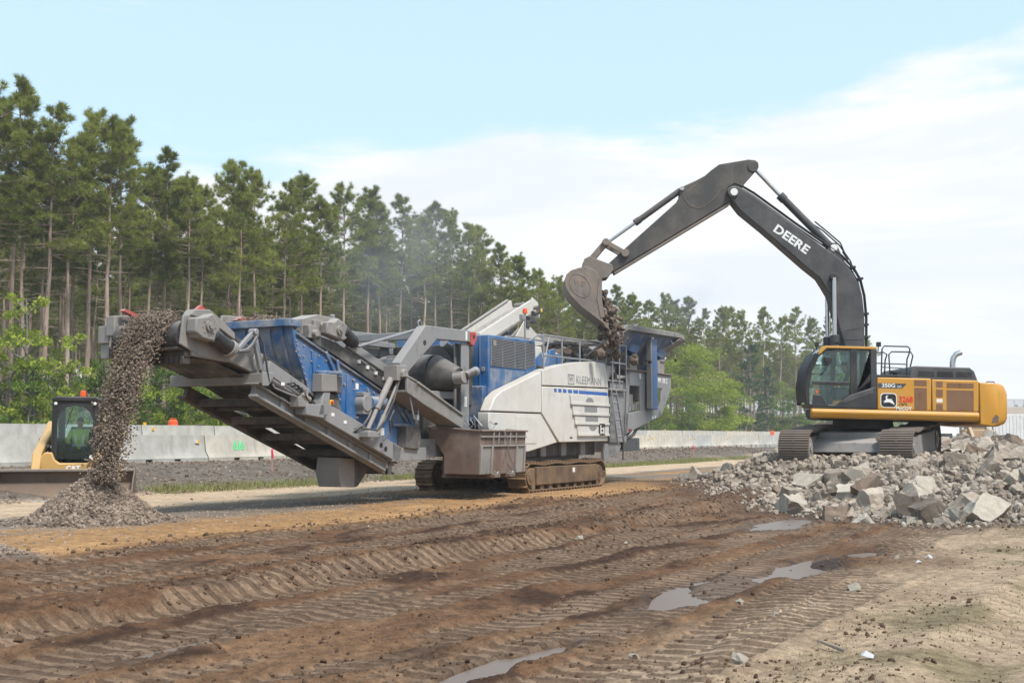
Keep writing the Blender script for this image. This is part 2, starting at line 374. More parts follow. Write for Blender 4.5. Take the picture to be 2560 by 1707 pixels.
           # packed tread prints
C = mixa(C, col(.40, .24, .115)*np.ones_like(C), sstep(-10.7, -11.6, bw)*sstep(-17.5, -15.2, bw)*(.72+.28*sstep(-.1, .15, nz1)))    # orange sand
C = mixa(C, col(.20, .165, .135)*np.ones_like(C), sstep(-13.2, -14.4, bw)*sstep(-.16, .02, nz1+.3*nz2))  # crushed stone round the machine
C = mixa(C, col(.47, .36, .255)*np.ones_like(C), sstep(-16.4, -17.2, gb+.5*nz1*2))      # haul road
C = mixa(C, col(.15, .128, .110)*np.ones_like(C), sstep(-20.2, -21.2, gb+.8*nz2))   # gravel bank
C = mixa(C, col(.11, .11, .11)*np.ones_like(C), sstep(-27.5, -28.5, gb))        # carriageway
C = mixa(C, col(.085, .105, .045)*np.ones_like(C), sstep(-37, -39, gb))         # grass under the wood
C = mixa(C, col(.345, .262, .185)*np.ones_like(C), sstep(-3.2, -1.8, gb+1.5*nz1+.7*nz2))  # sandy verge
C = mixa(C, col(.20, .165, .10)*np.ones_like(C), sstep(-2.2, -1.4, gb)*sstep(-.08, .12, nz2+.6*nz1)*.85)
C = mixa(C, col(.22, .185, .16)*np.ones_like(C), sstep(-.3, .8, ghd))           # broken concrete fines
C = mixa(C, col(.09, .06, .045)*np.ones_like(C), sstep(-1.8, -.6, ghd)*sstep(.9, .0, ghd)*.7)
C = mixa(C, col(.185, .155, .135)*np.ones_like(C), np.maximum(sstep(1.8, .9, grr+.8*nz2), sstep(1.1, .7, gr2)))
wet = np.clip(gpw+.35*gcov*sstep(-.1, .15, nz1), 0, 1)
C = C*(1-.28*gpw[..., None])
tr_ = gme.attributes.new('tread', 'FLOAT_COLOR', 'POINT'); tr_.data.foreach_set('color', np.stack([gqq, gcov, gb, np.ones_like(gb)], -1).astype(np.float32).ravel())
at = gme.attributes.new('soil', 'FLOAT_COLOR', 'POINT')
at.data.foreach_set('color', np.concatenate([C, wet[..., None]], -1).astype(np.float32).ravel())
gm, t, b_ = newmat('site_soil')
att = N(t, 'ShaderNodeAttribute', _attribute_name='soil')
nA = noise_node(t, 9, 8, .7); nB = noise_node(t, 55, 5, .7); nC = noise_node(t, 1.3, 6, .6)
c1 = mixc(t, ramp(t, nA.outputs[0], .3, .72), (.62, .60, .58, 1), (1.28, 1.27, 1.25, 1))
c2 = mixc(t, ramp(t, nB.outputs[0], .25, .75), (.72, .71, .7, 1), (1.25, 1.25, 1.25, 1))
c3 = mixc(t, ramp(t, nC.outputs[0], .3, .7), (.82, .80, .78, 1), (1.14, 1.14, 1.12, 1))
bc = mixc(t, 1.0, mixc(t, 1.0, mixc(t, 1.0, att.outputs['Color'], c1, 'MULTIPLY'), c2, 'MULTIPLY'), c3, 'MULTIPLY')
ta = N(t, 'ShaderNodeAttribute', _attribute_name='tread'); tsp = t.nodes.new('ShaderNodeSeparateColor'); t.links.new(ta.outputs['Color'], tsp.inputs[0])
nD = noise_node(t, 3.2, 4, .6); nE = noise_node(t, 22, 5, .7)
ph_ = MA(t, 'FRACT', MA(t, 'ADD', tsp.outputs[0], MA(t, 'ADD', MA(t, 'MULTIPLY', nD.outputs[0], .28), MA(t, 'MULTIPLY', nE.outputs[0], .22))))
rg = MA(t, 'MULTIPLY', ramp(t, ph_, .30, .40), ramp(t, ph_, .68, .55)); rgm = MA(t, 'MULTIPLY', MA(t, 'MULTIPLY', rg, ramp(t, tsp.outputs[1], .25, .8)), ramp(t, nE.outputs[0], .25, .45, .35, 1.0))
bc = mixc(t, MA(t, 'MULTIPLY', rgm, .52), bc, (.062, .036, .023, 1))
t.links.new(bc, b_.inputs['Base Color'])
t.links.new(MA(t, 'SUBTRACT', .95, MA(t, 'MULTIPLY', att.outputs['Alpha'], .42)), b_.inputs['Roughness'])
b_.inputs['Specular IOR Level'].default_value = .12
bmp = N(t, 'ShaderNodeBump', Strength=.75, Distance=.035); hh = MA(t, 'ADD', MA(t, 'MULTIPLY', nA.outputs[0], 1.0), MA(t, 'MULTIPLY', nB.outputs[0], .5))
hh = MA(t, 'ADD', hh, MA(t, 'MULTIPLY', rgm, 1.5)); t.links.new(hh, bmp.inputs['Height']); t.links.new(bmp.outputs[0], b_.inputs['Normal'])
gme.materials.append(gm)
tag(link(bpy.data.objects.new('ground', gme)), kind='structure')
gp = MB().quad((-2200, -400, -.35), (2200, -400, -.35), (2200, 2600, -.35), (-2200, 2600, -.35)).build('terrain', plain('distant_soil', (.14, .12, .08, 1), .95), smooth=None)
tag(gp, kind='structure')

# muddy standing water
wm, t, b_ = newmat('muddy_water')
b_.inputs['Base Color'].default_value = (.155, .115, .09, 1); b_.inputs['Roughness'].default_value = .33; b_.inputs['Specular IOR Level'].default_value = .2
nw = noise_node(t, 14, 3); bmp = N(t, 'ShaderNodeBump', Strength=.05, Distance=.02); t.links.new(nw.outputs[0], bmp.inputs['Height']); t.links.new(bmp.outputs[0], b_.inputs['Normal'])
for (x0, y0, L, Wd, lev) in PUD:
    pts = []
    for k in range(40):
        an = 2*math.pi*k/40; r_ = .92*(1+.08*math.sin(3*an+x0)+.05*math.sin(5*an+y0))
        pts.append((r_*L*math.cos(an), r_*Wd*math.sin(an), 0))
    o = MB().quad(*pts).build('puddle', wm, smooth=None); o.location = (x0, y0, lev); o.rotation_euler.z = ROADROT
    tag(o, kind='structure')

# ------------------------------------------------------------------ loose stones, clods, gravel
def rock_variants(n, seed, sub=1, rough=.35, flat=.75, mat=None, smooth=False):
    out_ = []
    for k in range(n):
        rnd = random.Random(seed+k); bm = bmesh.new(); bmesh.ops.create_icosphere(bm, subdivisions=sub, radius=1)
        off = Vector((rnd.random()*50, rnd.random()*50, 0))
        for v in bm.verts:
            v.co *= 1+rough*mnoise.noise(v.co*1.3+off)+rough*.6*mnoise.noise(v.co*3.1+off)
        for q in range(5):                                    # broken faces: cut with random planes
            nn = Vector((rnd.gauss(0, 1), rnd.gauss(0, 1), rnd.gauss(0, 1))).normalized(); dd = rnd.uniform(.55, .8)
            for v in bm.verts:
                e = v.co.dot(nn)-dd
                if e > 0: v.co -= nn*e
        for v in bm.verts: v.co.z *= flat
        co = np.array([v.co[:] for v in bm.verts]); bm.verts.index_update()
        fc = np.array([[v.index for v in f.verts] for f in bm.faces]); bm.free(); out_.append((co, fc))
    return out_
def rot_rand(rs, n):
    q = rs.normal(size=(n, 4)); q /= np.linalg.norm(q, axis=1)[:, None]; w, x, y, z = q.T
    return np.stack([1-2*(y*y+z*z), 2*(x*y-z*w), 2*(x*z+y*w), 2*(x*y+z*w), 1-2*(x*x+z*z), 2*(y*z-x*w), 2*(x*z-y*w), 2*(y*z+x*w), 1-2*(x*x+y*y)], -1).reshape(n, 3, 3)
def scatter_mesh(name, pos, size, variants, seed, mat, kind='stuff', label=None, cat=None, parent=None):
    rs = np.random.RandomState(seed); n = len(pos); Rm = rot_rand(rs, n); vi = rs.randint(len(variants), size=n); vs_, fs_ = [], []; o = 0
    for k, (co, fc) in enumerate(variants):
        ii = np.where(vi == k)[0]
        if not len(ii): continue
        P = np.einsum('nij,vj->nvi', Rm[ii], co)*size[ii][:, None, None]+pos[ii][:, None, :]
        vs_.append(P.reshape(-1, 3)); fs_.append((fc[None]+(np.arange(len(ii))*len(co))[:, None, None]+o).reshape(-1, 3)); o += len(ii)*len(co)
    me = np_mesh(name, np.concatenate(vs_), tri=np.concatenate(fs_)); me.materials.append(mat)
    ob = link(bpy.data.objects.new(name, me), parent); return tag(ob, label, cat, None, kind)
def stone_mat(name, c0, c1, sc=3., bump=.4):
    m, t, b = newmat(name); n = noise_node(t, sc, 6, .65); n2 = noise_node(t, sc*9, 4, .7); geo = t.nodes.new('ShaderNodeNewGeometry')
    oi = t.nodes.new('ShaderNodeObjectInfo')
    f = MA(t, 'ADD', MA(t, 'MULTIPLY', geo.outputs['Random Per Island'], .62), MA(t, 'MULTIPLY', ramp(t, n.outputs[0], .32, .68), .48))
    f = MA(t, 'SUBTRACT', MA(t, 'ADD', f, MA(t, 'MULTIPLY', oi.outputs['Random'], .4)), .28, clamp=True)
    c = mixc(t, f, c0, c1); c = mixc(t, 1.0, c, mixc(t, ramp(t, n2.outputs[0], .25, .75), (.7, .7, .7, 1), (1.22, 1.21, 1.2, 1)), 'MULTIPLY')
    t.links.new(c, b.inputs['Base Color']); b.inputs['Roughness'].default_value = .92; b.inputs['Specular IOR Level'].default_value = .2
    bm_ = N(t, 'ShaderNodeBump', Strength=bump, Distance=.02); t.links.new(n2.outputs[0], bm_.inputs['Height']); t.links.new(bm_.outputs[0], b.inputs['Normal']); return m
M['gravel'] = stone_mat('crushed_stone', (.11, .082, .062, 1), (.38, .305, .24, 1))
M['clod'] = stone_mat('soil_clod', (.05, .029, .018, 1), (.155, .10, .064, 1))
M['concrete_r'] = stone_mat('broken_concrete', (.18, .142, .108, 1), (.46, .395, .325, 1), 2.2, .8)
M['pale_stone'] = stone_mat('pale_stone', (.38, .34, .30, 1), (.62, .58, .53, 1))
PEB = rock_variants(5, 100, 1)
rs = np.random.RandomState(3)
# clods over the worked soil
n = 9000; Yc = np.exp(rs.uniform(math.log(5.5), math.log(30), n)); Xc = Yc*np.tan(np.radians(rs.uniform(-29, 29, n)))
bb = Xc*V[0]+Yc*V[1]; k = (bb > -12) & (bb < -1.7+rs.rand(n)*.7) & (fbm(Xc*.6, Yc*.6, 3) > -.08); Xc, Yc = Xc[k], Yc[k]
sz = .005+.02*rs.rand(len(Xc))**4+.0007*Yc*rs.rand(len(Xc))
scatter_mesh('dirt_clods', np.stack([Xc, Yc, ground_h(Xc, Yc)+sz*.2], -1), sz, PEB, 11, M['clod'], label='crumbled brown dirt clods over the churned soil', cat='dirt')
n = 5200; ca_ = rs.uniform(2, 34, n); cb_ = np.where(rs.rand(n) < .6, -7.95, -11.0)+rs.normal(0, .42, n); Xc, Yc = ca_*U[0]+cb_*V[0], ca_*U[1]+cb_*V[1]; sz = .007+.038*rs.rand(n)**3.2
scatter_mesh('crumbled_earth', np.stack([Xc, Yc, ground_h(Xc, Yc)+sz*.25], -1), sz, PEB, 17, M['clod'], label='dark crumbled earth lying along the dirt ridges', cat='earth')
# gravel of the bank below the barriers
n = 10500; aa = rs.uniform(2, 80, n); bb = rs.uniform(-25.6, -20.3, n); P = np.stack([aa*U[0]+bb*V[0], aa*U[1]+bb*V[1]], -1)
sz = .02+.05*rs.rand(n)**2
scatter_mesh('bank_gravel', np.stack([P[:, 0], P[:, 1], ground_h(P[:, 0], P[:, 1])+sz*.2], -1), sz, PEB, 12, M['gravel'], label='loose grey gravel on the bank below the barriers', cat='gravel')
# the pile under the conveyor, and the small one further left
n = 9000; rr = 1.05*np.sqrt(rs.rand(n))*(1+.45*(rs.rand(n) > .9)*rs.rand(n)); an = rs.rand(n)*6.283; P = np.stack([-6.75+rr*np.cos(an), 18.95+rr*np.sin(an)], -1)
sz = .017+.03*rs.rand(n)**2
scatter_mesh('gravel_pile', np.stack([P[:, 0], P[:, 1], ground_h(P[:, 0], P[:, 1])+sz*rs.uniform(-.2, .9, n)], -1), sz, PEB, 13, M['gravel'], label='cone of fresh crushed stone under the discharge conveyor', cat='gravel pile')
n = 1500; rr = .75*np.sqrt(rs.rand(n)); an = rs.rand(n)*6.283; P = np.stack([-6.25+rr*np.cos(an), 13.3+rr*np.sin(an)], -1); sz = .014+.022*rs.rand(n)**2
scatter_mesh('gravel_pile', np.stack([P[:, 0], P[:, 1], ground_h(P[:, 0], P[:, 1])+sz*.3], -1), sz, PEB, 14, M['gravel'], label='low heap of grey gravel beside the orange sand', cat='gravel pile')
n = 5000; aa = rs.uniform(8, 34, n); bb = rs.normal(-14.6, 1.3, n); P = np.stack([aa*U[0]+bb*V[0], aa*U[1]+bb*V[1]], -1); sz = .008+.02*rs.rand(n)**2
scatter_mesh('spilled_gravel', np.stack([P[:, 0], P[:, 1], ground_h(P[:, 0], P[:, 1])+sz*.2], -1), sz, PEB, 15, M['gravel'], label='spilled crushed stone scattered round the crusher tracks', cat='gravel')
# stream falling from the belt head
n = 17500; t_ = .74*rs.rand(n)**.9; ox, oy = -1.1, 28.96
aa = -10.5-1.62*t_+rs.normal(0, 1, n)*(.05+.06*t_); bb_ = .06+.12*t_+np.clip(rs.normal(0, 1, n), -2.2, 2.2)*(.24-.10*t_)
zt = 3.36+.10*(1-(bb_/.6)**2)*rs.rand(n)*np.exp(-t_*4)-4.9*t_**2
P = np.stack([ox+aa*U[0]+bb_*V[0], oy+aa*U[1]+bb_*V[1], zt+rs.normal(0, .05, n)], -1); sz = .009+.018*rs.rand(n)**2
scatter_mesh('falling_gravel', P, sz, PEB, 16, M['gravel'], label='stream of crushed stone falling from the belt head onto the pile', cat='gravel')
# sparse grass along the foot of the bank and on the verge
def grass_mesh(name, P, hmin, hmax, mat, seed, label):
    rs_ = np.random.RandomState(seed); n = len(P); an = rs_.rand(n)*6.283; h = rs_.uniform(hmin, hmax, n); w = h*.05+.002
    lean = rs_.normal(0, .35, (n, 2))*h[:, None]; d = np.stack([np.cos(an), np.sin(an), 0*an], -1)*w[:, None]
    tip = P+np.concatenate([lean, h[:, None]], 1); v = np.stack([P-d, P+d, tip], 1).reshape(-1, 3)
    me = np_mesh(name, v, tri=np.arange(3*n).reshape(-1, 3)); me.materials.append(mat)
    tag(link(bpy.data.objects.new(name, me)), label, 'grass', None, 'stuff')
gmat = stone_mat('grass_blades', (.10, .12, .035, 1), (.30, .30, .12, 1), 2, 0)
n = 26000; aa = rs.uniform(20.5, 75, n); bb = -20.7+rs.normal(0, .28, n)+.3*fbm(aa*.3, aa*0, 3)*2; P = np.stack([aa*U[0]+bb*V[0], aa*U[1]+bb*V[1]], -1)
k = fbm(P[:, 0]*.5, P[:, 1]*.5, 3) > -.13; P = P[k]
grass_mesh('bank_grass', np.concatenate([P, ground_h(P[:, 0], P[:, 1])[:, None]-.01], 1), .06, .2, gmat, 5, 'thin yellow green grass along the foot of the gravel bank')
gmat2 = stone_mat('verge_grass', (.16, .14, .075, 1), (.33, .28, .17, 1), 2, 0)
n = 5000; Yc = np.exp(rs.uniform(math.log(5.5), math.log(22), n)); Xc = Yc*np.tan(np.radians(rs.uniform(0, 30, n))); bb = Xc*V[0]+Yc*V[1]; k = bb > -2; Xc, Yc = Xc[k], Yc[k]; sz = .003+.011*rs.rand(len(Xc))**3
scatter_mesh('verge_grit', np.stack([Xc, Yc, ground_h(Xc, Yc)+sz*.2], -1), sz, PEB, 19, M['clod'], label='fine grit and crumbs scattered on the sandy verge', cat='grit')
n = 16000; Yc = np.exp(rs.uniform(math.log(5.5), math.log(26), n)); Xc = Yc*np.tan(np.radians(rs.uniform(0, 30, n))); bb = Xc*V[0]+Yc*V[1]
k = (bb > -2.0) & (fbm(Xc*.7+3, Yc*.7, 3) > .0); Xc, Yc = Xc[k], Yc[k]
grass_mesh('verge_grass', np.stack([Xc, Yc, ground_h(Xc, Yc)-.005], -1), .012, .045, gmat2, 6, 'sparse dry grass blades on the sandy verge')
# ------------------------------------------------------------------ concrete barriers
cm, t, b_ = newmat('barrier_concrete')
oi = t.nodes.new('ShaderNodeObjectInfo'); nA = noise_node(t, 1.4, 6, .65); nB = noise_node(t, 14, 4, .6); st = noise_node(t, 3, 4, .6, stretch=(1, 1, .15))
c = mixc(t, oi.outputs['Random'], (.33, .335, .32, 1), (.46, .41, .335, 1))
c = mixc(t, 1.0, c, mixc(t, ramp(t, nA.outputs[0], .3, .7), (.8, .79, .77, 1), (1.12, 1.12, 1.1, 1)), 'MULTIPLY')
c = mixc(t, MA(t, 'MULTIPLY', ramp(t, st.outputs[0], .52, .78), .45), c, (.19, .165, .135, 1))
t.links.new(c, b_.inputs['Base Color']); b_.inputs['Roughness'].default_value = .9
bm_ = N(t, 'ShaderNodeBump', Strength=.2, Distance=.02); t.links.new(nB.outputs[0], bm_.inputs['Height']); t.links.new(bm_.outputs[0], b_.inputs['Normal'])
M['barrier'] = cm; M['yellow'] = plain('yellow_reflector', (.75, .42, .02, 1), .35)
BL = 3.81
prof = [(-.29, .09), (-.29, .11), (-.165, .31), (-.085, .81), (.085, .81), (.165, .31), (.29, .11), (.29, .09)]
mb = MB().prism(prof, -BL/2+.025, BL/2-.025, axis='x')
for x0, x1 in ((-BL/2+.025, -.72), (-.45, .45), (.72, BL/2-.025)): mb.box(x0, x1, -.288, .288, -.12, .0902)
BMESH = mb.mesh('concrete_barrier', cm, 30)
RM = MB().box(-.055, .055, -.03, .03, -.05, .05).mesh('reflector', M['yellow'], None)
RM2 = MB().box(-.035, .035, -.032, .032, -.045, .045).mesh('reflector_white', M['label'], None)
rb = random.Random(4)
def barrier(a, b, z, label, group, refl=()):
    o = link(bpy.data.objects.new('concrete_barrier', BMESH)); p = ab2w(a, b, z); o.location = p
    o.rotation_euler = (rb.uniform(-.006, .006), rb.uniform(-.004, .004), ROADROT+rb.uniform(-.008, .008)); tag(o, label, 'barrier', group)
    for (x, y, zz_, me) in refl:
        r_ = link(bpy.data.objects.new('reflector', me), o); r_.location = (x, y, zz_)
    return o
a0 = 27.74                       # a joint measured in the photograph lies here
# the two rows: the front one on the gravel bank, the back one beyond the carriageway
tmp = {}
for k in range(-6, 22):
    a = a0+BL*(k+.5); z = max(gz(*ab2w(a, -26)[:2]), .55)*.0+.595
    rf = []
    if k % 2 == 1 or k < -1: rf = [(BL/2-.32, -.135, .60, RM), (BL/2-.41, -.135, .61, RM2)]
    elif rb.random() < .55: rf = [(-BL/2+.3, -.13, .62, RM)]
    lab = 'weathered concrete barrier in the front row on the gravel bank'
    if k == 0: lab = 'concrete barrier of the front row with green spray paint numerals'
    if k == -3: lab = 'concrete barrier of the front row with a black number 3'
    tmp[k] = barrier(a, -26, z, lab, 'front row of concrete barriers', rf)
# painted marks
Mt = lambda x, y, z, tilt=9: Matrix.Translation((x, y, z)) @ Matrix.Rotation(R(90-tilt), 4, 'X')
gpaint = plain('green_spray_paint', (.10, .62, .24, 1), .7)
text_mesh('painted_numerals', '616', .42, gpaint, tmp[0], Mt(-.35, -.150, .46), bold=.012, extrude=.002, spacing=.82)
text_mesh('stencilled_number', '3', .36, M['text_k'], tmp[-2], Mt(-.5, -.130, .58), bold=-.004, extrude=.002)
tmp[-2]['label'] = 'concrete barrier of the front row with a black stencilled number'; tmp[-3]['label'] = 'weathered concrete barrier in the front row on the gravel bank'
for k in range(-8, 24):
    a = 30.9+BL*(k+.5); rf = []
    if k % 2 == 0: rf = [(-BL/2+.25, 0, .86, RM), (-BL/2+.55, -.12, .66, RM)]
    elif rb.random() < .5: rf = [(-BL/2+.4, -.12, .66, RM2)]
    barrier(a, -32, .968, 'pale concrete barrier in the back row behind the carriageway', 'back row of concrete barriers', rf)
# traffic drums seen over the back row
DR = MB().lathe((0, 0, 0), [(.31, 0), (.31, .06), (.27, .07), (.26, .30), (.245, .31), (.24, .55), (.225, .56), (.22, .78), (.20, .80), (.19, .95), (.14, 1.0), (.05, 1.02)], 20)
DR.tube([(-.1, 0, 1.0), (-.08, 0, 1.06), (.08, 0, 1.06), (.1, 0, 1.0)], .015, 6)
for (a, b, lab) in ((34.0, -33.4, 'orange plastic traffic drum behind the barriers left of the gravel conveyor'), ):
    d = DR.build('traffic_drum', M['orange'], None, smooth=30); d.location = ab2w(a, b, 1.0); tag(d, lab, 'drum')
    MB().lathe((0, 0, 0), [(.262, .34), (.252, .52), (.25, .525)], 20).build('reflective_band', M['label'], d)
    MB().box(-.3, .3, -.3, .3, -.03, .045).build('rubber_base', M['rubber'], d)
# orange barricade panel beside the far end of the back row
bp = empty('road_barricade', ab2w(110.5, -30.9, .9), ROADROT); tag(bp, 'red orange barricade board standing against the far barriers', 'barricade')
MB().box(-.6, .6, -.02, .02, .5, .95).build('board', M['orange'], bp); MB().box(-.5, -.44, -.2, .2, -.05, .04).box(-.5, -.44, -.02, .02, .04, .5).build('leg', M['steel'], bp)
MB().box(.44, .5, -.2, .2, -.05, .04).box(.44, .5, -.02, .02, .04, .5).build('leg', M['steel'], bp)
# ------------------------------------------------------------------ trees
def bark_mat(name, c0, c1):
    m, t, b = newmat(name); n = noise_node(t, 3, 6, .65, stretch=(1, 1, .25)); n2 = noise_node(t, .35, 3)
    oi = t.nodes.new('ShaderNodeObjectInfo'); c = mixc(t, ramp(t, n.outputs[0], .3, .7), c0, c1)
    c = mixc(t, MA(t, 'MULTIPLY', oi.outputs['Random'], .5), c, tuple(x*.55 for x in c0[:3])+(1,))
    t.links.new(c, b.inputs['Base Color']); b.inputs['Roughness'].default_value = .95; b.inputs['Specular IOR Level'].default_value = .15
    bm_ = N(t, 'ShaderNodeBump', Strength=.6, Distance=.04); t.links.new(n.outputs[0], bm_.inputs['Height']); t.links.new(bm_.outputs[0], b.inputs['Normal']); return m
def leaf_mat(name, c0, c1, trans=.3, sc=.55):
    m, t, b = newmat(name); t.nodes.remove(b); o = t.nodes['Material Output']
    n = noise_node(t, sc, 4, .6); n2 = noise_node(t, sc*6, 3, .6); oi = t.nodes.new('ShaderNodeObjectInfo'); geo = t.nodes.new('ShaderNodeNewGeometry')
    f = MA(t, 'ADD', MA(t, 'MULTIPLY', ramp(t, n.outputs[0], .35, .65), .55), MA(t, 'MULTIPLY', ramp(t, n2.outputs[0], .38, .62), .45))
    f = MA(t, 'ADD', f, MA(t, 'MULTIPLY', MA(t, 'SUBTRACT', oi.outputs['Random'], .5), .5), clamp=True)
    c = mixc(t, f, c0, c1)
    d = N(t, 'ShaderNodeBsdfDiffuse'); tr = N(t, 'ShaderNodeBsdfTranslucent'); t.links.new(c, d.inputs[0]); t.links.new(c, tr.inputs[0])
    mx_ = N(t, 'ShaderNodeMixShader', Fac=trans); t.links.new(d.outputs[0], mx_.inputs[1]); t.links.new(tr.outputs[0], mx_.inputs[2]); t.links.new(mx_.outputs[0], o.inputs[0]); return m
M['bark'] = bark_mat('pine_bark', (.30, .205, .16, 1), (.52, .42, .35, 1))
M['bark2'] = bark_mat('grey_bark', (.16, .14, .12, 1), (.32, .29, .25, 1))
M['needle'] = leaf_mat('pine_needles', (.135, .165, .036, 1), (.36, .385, .10, 1), .42)
M['needle2'] = leaf_mat('blue_green_needles', (.05, .10, .05, 1), (.13, .21, .09, 1), .3)
M['leaf'] = leaf_mat('spring_leaves', (.17, .24, .03, 1), (.42, .48, .08, 1), .45)
M['leaf2'] = leaf_mat('green_leaves', (.075, .13, .03, 1), (.20, .29, .065, 1), .42)
def frame(d):
    a = np.cross(d, [0, 0, 1.]);
    if np.linalg.norm(a) < 1e-3: a = np.array([1., 0, 0])
    a /= np.linalg.norm(a); return a, np.cross(d, a)
def stick(vs_, fs_, p, q, r0, r1):
    """3-sided twig"""
    d = (q-p)/np.linalg.norm(q-p); a, b = frame(d); o = sum(len(x) for x in vs_)
    an = np.arange(3)*2.094; ring = np.cos(an)[:, None]*a+np.sin(an)[:, None]*b
    vs_.append(np.concatenate([p+ring*r0, q+ring*r1])); fs_.append(np.array([[0, 1, 4], [0, 4, 3], [1, 2, 5], [1, 5, 4], [2, 0, 3], [2, 3, 5]])+o)
def tuft(rs_, P, D, L, n, w, spread=.9):
    """bursts of n needles at the points P pointing about D -> triangles"""
    k = len(P); dirs = D[:, None, :]+rs_.normal(0, spread, (k, n, 3)); dirs /= np.linalg.norm(dirs, axis=2)[..., None]+1e-6
    LL = (L*rs_.uniform(.6, 1.1, (k, n)))[..., None]; base = P[:, None, :]+dirs*LL*.12
    side = np.cross(dirs, rs_.normal(size=(k, n, 3))); side /= np.linalg.norm(side, axis=2)[..., None]+1e-6; side *= w
    v = np.stack([base-side, base+side, base+dirs*LL], 2); return v.reshape(-1, 3)
def trunk_mesh(vs_, fs_, H, r0, r1, rs_, n=8, m=10, bend=.25):
    z = np.linspace(-.3, H, m); bx = bend*np.cumsum(rs_.normal(0, .25, m)); by = bend*np.cumsum(rs_.normal(0, .25, m)); bx[0] = by[0] = 0
    rad = r0+(r1-r0)*(np.maximum(z, 0)/H)**.8; rad[0] *= 1.35; an = np.arange(n)*2*math.pi/n; o = sum(len(x) for x in vs_)
    vs_.append(np.stack([bx[:, None]+rad[:, None]*np.cos(an), by[:, None]+rad[:, None]*np.sin(an), np.repeat(z[:, None], n, 1)], -1).reshape(-1, 3))
    for k in range(m-1):
        i = np.arange(n); j = (i+1) % n; A, B = o+k*n, o+(k+1)*n
        fs_.append(np.concatenate([np.stack([A+i, A+j, B+j], -1), np.stack([A+i, B+j, B+i], -1)]))
    return lambda zz_: np.array([np.interp(zz_, z, bx), np.interp(zz_, z, by), zz_])
def pine(seed, H=20., crown=.60, rad=2.5, dead=16, tuftn=40, whorls=19, nmat='needle', tl=.37, droop=0.):
    rs_ = np.random.RandomState(seed); vs_, fs_ = [], []; at_ = trunk_mesh(vs_, fs_, H*.97, .19, .035, rs_)
    tp, td, ts = [], [], []
    for w in range(whorls):
        f = (w+rs_.uniform(-.3, .3))/(whorls-1); f = min(max(f, 0), 1); z = H*(crown+(1-crown)*f*.97)
        L = rad*(.55+.45*math.sin(min(1, f*2.2+.25)*1.57))*(1-.72*max(0, f-.25)**1.1/.75**1.1)
        for k in range(rs_.randint(4, 6) if f < .92 else 4):
            if rs_.rand() < .18: continue
            an = rs_.rand()*6.283; el = (-.12-droop+.92*f)+rs_.normal(0, .13); l = L*rs_.uniform(.55, 1.15)
            d = np.array([math.cos(an)*math.cos(el), math.sin(an)*math.cos(el), math.sin(el)]); p0 = at_(z); p1 = p0+d*l*.6; p2 = p0+d*l+np.array([0, 0, .16*l])
            stick(vs_, fs_, p0, p1, .035*(1-f*.6), .02); stick(vs_, fs_, p1, p2, .02, .008)
            a, b = frame(d)
            for j in range(rs_.randint(6, 11)):
                s = rs_.uniform(.38, 1.0); c = p0+(p2-p0)*s+np.array([0, 0, -.06*l*math.sin(s*3.14)])
                off = a*rs_.normal(0, .32)*(.35+l*.24)*(1.15-s*.5)+np.array([0, 0, abs(rs_.normal(0, .14))+.02]); q = c+off
                if rs_.rand() < .5: stick(vs_, fs_, c, q, .012, .005)
                tp.append(q); dd = d*.5+off*.6+np.array([0, 0, .55]); td.append(dd/np.linalg.norm(dd))
            tp.append(p2); td.append(d*.6+np.array([0, 0, .5]))
    for k in range(6): tp.append(at_(H*.97)+np.array([rs_.normal(0, .12), rs_.normal(0, .12), rs_.uniform(-.5, .25)])); td.append(np.array([0, 0, 1.]))
    for k in range(dead):                                                   # bare lower branches
        z = H*rs_.uniform(crown*.5, crown+.06); an = rs_.rand()*6.283; l = rs_.uniform(.5, 2.2)*(z/(H*crown))**2
        p0 = at_(z); p1 = p0+np.array([math.cos(an), math.sin(an), rs_.uniform(-.1, .25)])*l*.6; p2 = p1+np.array([math.cos(an+rs_.normal(0, .3)), math.sin(an), rs_.uniform(-.25, .1)])*l*.5
        stick(vs_, fs_, p0, p1, .028, .016); stick(vs_, fs_, p1, p2, .016, .006)
        q = p1+np.array([rs_.normal(), rs_.normal(), rs_.normal(0, .3)])*l*.22; stick(vs_, fs_, p1, q, .01, .004)
    tv = tuft(rs_, np.array(tp), np.array(td), tl*1.0, tuftn, .014, .60)
    tme = np_mesh('trunk', np.concatenate(vs_), tri=np.concatenate(fs_), smooth=True); tme.materials.append(M['bark'])
    cme = np_mesh('crown', tv, tri=np.arange(len(tv)).reshape(-1, 3)); cme.materials.append(M[nmat]); return tme, cme
